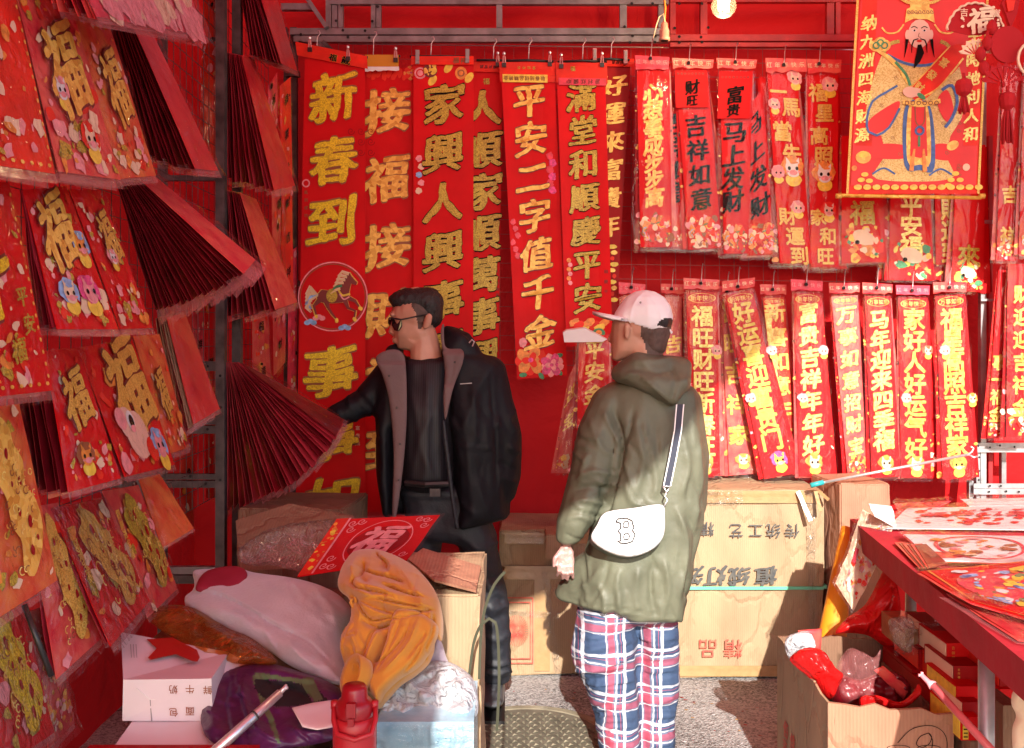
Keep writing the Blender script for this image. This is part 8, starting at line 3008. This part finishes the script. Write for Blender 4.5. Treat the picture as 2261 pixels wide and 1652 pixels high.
for i, (p, q, m_) in enumerate(((A, Bc, 'card'), (Bc, C, 'cardpink'), (C, D, 'card'), (D, A, 'cardshade'))):
    mb = MB()
    n = 8
    vs = []
    for k in range(n + 1):
        t = k / n
        w = Vector((0, 0, 0.008 * math.sin(k * 2.3 + i) + (-0.012 if (i == 0 and k in (3, 4)) else 0)))
        o_ = p.lerp(q, t)
        i_ = inn(p).lerp(inn(q), t)
        if k in (0, n):
            w = Vector((0, 0, 0))
        vs += [o_ + w, i_ + w, low(i_), low(o_)]
    fs = []
    for k in range(n):
        a = 4 * k
        fs += [(a, a + 4, a + 5, a + 1), (a + 1, a + 5, a + 6, a + 2), (a + 3, a + 7, a + 4, a)]
    mb.add(vs, fs, M[m_])
    mb.build('side_panel', e)
sh = Sheet([A, Bc, low(Bc), low(A)], amp=0, world=True)
d = Deco(sh)
for c_, a, b, s_ in (('佰', 1737, 1612, 30), ('佳', 1752, 1640, 30), ('吉', 1735, 1650, 24)):
    u, y = sh.ip(a, b)
    d.ch(c_, u, y, 0.10, M['inkred'], 1, 'brush', 0.1)
d.build('printing', e)
sh = Sheet([Bc, C, low(C), low(Bc)], amp=0, world=True)
d = Deco(sh)
tq = lambda x, y: sh.ip(1932 + 0.1982 * x, 1324.8 + 0.1982 * y)
d.stroke([tq(x, y) for x, y in smooth_line([(250, 1590), (400, 1440), (600, 1395), (740, 1450), (800, 1570), (790, 1750)], False, 20)], 0.006, M['ink'], 1)
d.stroke([tq(x, y) for x, y in smooth_line([(590, 1480), (500, 1520), (460, 1600), (520, 1640), (600, 1600), (630, 1520), (590, 1475), (640, 1560), (620, 1700)], False, 20)], 0.006, M['ink'], 1)
for x0_ in (140, 480):
    d.stroke([tq(x0_, 1800), tq(x0_, 1635), tq(x0_ + 240, 1635), tq(x0_ + 240, 1800)], 0.005, M['ink'], 1)
    d.stroke([tq(x0_ + 90, 1640), tq(x0_ + 90, 1800)], 0.005, M['ink'], 1)
d.build('printing', e)
sh = Sheet([(1842, 1560), (1858, 1562), (1858, 1700), (1842, 1700)], [Bc[1] - 0.004] * 4, amp=0.001)
mb = MB()
sh.grid(mb, M['film2'], 2, 6, 0.0005)
mb.build('tape', e)
mb = MB()
mb.add([Vector((A[0] + 0.02, A[1] - 0.02, 0.30)), Vector((Bc[0] + 0.02, Bc[1] + 0.02, 0.30)), Vector((C[0] - 0.02, C[1] + 0.02, 0.30)), Vector((D[0] - 0.02, D[1] - 0.02, 0.30))], [(0, 1, 2, 3)], M['hollowblack'])  # black sheet part way up stands in for the dark inside the carton
mb.add([low(A) + Vector((0.02, -0.02, 0)), low(Bc) + Vector((0.02, 0.02, 0)), low(C) + Vector((-0.02, 0.02, 0)), low(D) + Vector((-0.02, -0.02, 0))], [(0, 1, 2, 3)], M['cardshade'])
mb.build('bottom_and_dark_sheet', e)


def inbox(name, label, outline, Yc_, T, mat, **kw):
    o = pillow(name, outline, lambda a, b: Yc_, T, mat, None, **kw)
    tag(o, label, 'wrapper' if 'bag' not in name else 'plastic bag')
    return o


inbox('red_plastic_bag', 'bulging red plastic bag in the open carton', [(1744, 1455), (1765, 1435), (1795, 1430), (1820, 1440), (1840, 1470), (1860, 1490), (1850, 1520), (1835, 1545), (1815, 1530), (1785, 1495), (1760, 1475)], 2.98, 0.05, M['redfilm'], edge=25, noise_amp=0.012, nscale=14, ridges=[([(1770, 1450), (1800, 1480), (1840, 1500)], 6, 0.02), ([(1800, 1440), (1825, 1475)], 5, 0.02)])
inbox('milky_bag', 'pale ruffled bag sticking out of the open carton', [(1733, 1420), (1745, 1402), (1785, 1396), (1800, 1420), (1796, 1440), (1770, 1436), (1748, 1456), (1738, 1445)], 3.12, 0.03, M['milky'], edge=12, noise_amp=0.02, nscale=24, ridges=[([(1745, 1410), (1760, 1440)], 3, 0.015), ([(1765, 1405), (1780, 1438)], 3, 0.015)])
inbox('red_card_packet', 'upright dark red card packet in the open carton', [(1762, 1392), (1815, 1388), (1812, 1440), (1770, 1432)], 3.16, 0.004, M['crimson'], edge=6, rough_edges=True)
inbox('silver_wrapper', 'crinkled clear and pink wrapper in the middle of the open carton', [(1848, 1470), (1875, 1432), (1905, 1440), (1930, 1452), (1945, 1435), (1935, 1490), (1920, 1540), (1890, 1560), (1860, 1545), (1852, 1505)], 2.98, 0.03, M['filmpink'], edge=12, noise_amp=0.03, nscale=26, ridges=[([(1870, 1440), (1890, 1540)], 5, 0.018), ([(1920, 1450), (1890, 1550)], 4, -0.015)])
inbox('dark_red_wrapper', 'dark red wrapper deep in the open carton', [(1835, 1530), (1850, 1490), (1900, 1500), (1960, 1480), (2000, 1500), (2010, 1540), (1960, 1570), (1890, 1572), (1850, 1562)], 3.02, 0.03, M['leafdk'], edge=14, noise_amp=0.03, nscale=20)
inbox('curled_red_wrapper', 'curled glossy red wrapper near the rim of the open carton', [(1900, 1540), (1935, 1535), (1985, 1550), (2015, 1530), (2028, 1510), (2034, 1530), (2010, 1556), (1975, 1566), (1930, 1560), (1902, 1562)], 2.88, 0.02, M['redfilm'], edge=8, noise_amp=0.015, nscale=30)
inbox('long_red_packet', 'long red packet lying in the back of the open carton', [(1930, 1480), (1950, 1470), (2010, 1520), (1995, 1545)], 3.0, 0.008, M['crimson'], edge=8, rough_edges=True)

# tape strips, creased film and scraps on the cartons
for (q_, Y_, m_) in (([(1195, 1262), (1208, 1262), (1240, 1490), (1226, 1492)], 4.398, 'film2'), ([(1112, 1345), (1235, 1352), (1235, 1366), (1112, 1358)], 4.397, 'film2'), ([(1560, 1084), (1640, 1084), (1640, 1112), (1560, 1114)], 4.382, 'film2'),
                     ([(1780, 1084), (1800, 1084), (1806, 1490), (1788, 1490)], 4.380, 'film2'), ([(1120, 1180), (1230, 1182), (1230, 1200), (1120, 1202)], 4.415, 'film2')):
    o = Sheet(q_, Y_, amp=0.001)
    f_ = thing('tape_strip', 'clear creased tape strip on a sunlit carton at height %s' % ('by the stamp', 'across the stamp', 'at the top seam', 'along the shaded edge', 'on the low carton')[(Y_ == 4.397) + 2 * (Y_ == 4.382) + 3 * (Y_ == 4.380) + 4 * (Y_ == 4.415)], 'tape', W(q_[0][0], q_[0][1], Y_), 'clear tape strips on the cartons')
    f_['label'] = f_['label'].replace(' at height', '')
    o.film(f_, M[m_], 0, 1, 0, 1, crinkle=0.003, off=0.001, name='tape')

# litter on the road
mb = MB()
for k in range(70):
    a, b = RND.uniform(1100, 1720), RND.uniform(1515, 1650)
    p = onz(a, b, 0.002)
    r = RND.uniform(0.003, 0.012)
    mb.add([p + Vector((r * math.cos(t + k), r * 0.6 * math.sin(t + k), RND.uniform(0.003, 0.006))) for t in (0, 1.4, 2.9, 4.4)], [(0, 1, 2, 3)], RND.choice([M['wpaper'], M['ink'], M['red2'], M['tape']]))
o = mb.build('litter')
tag(o, None, None, kind='stuff')
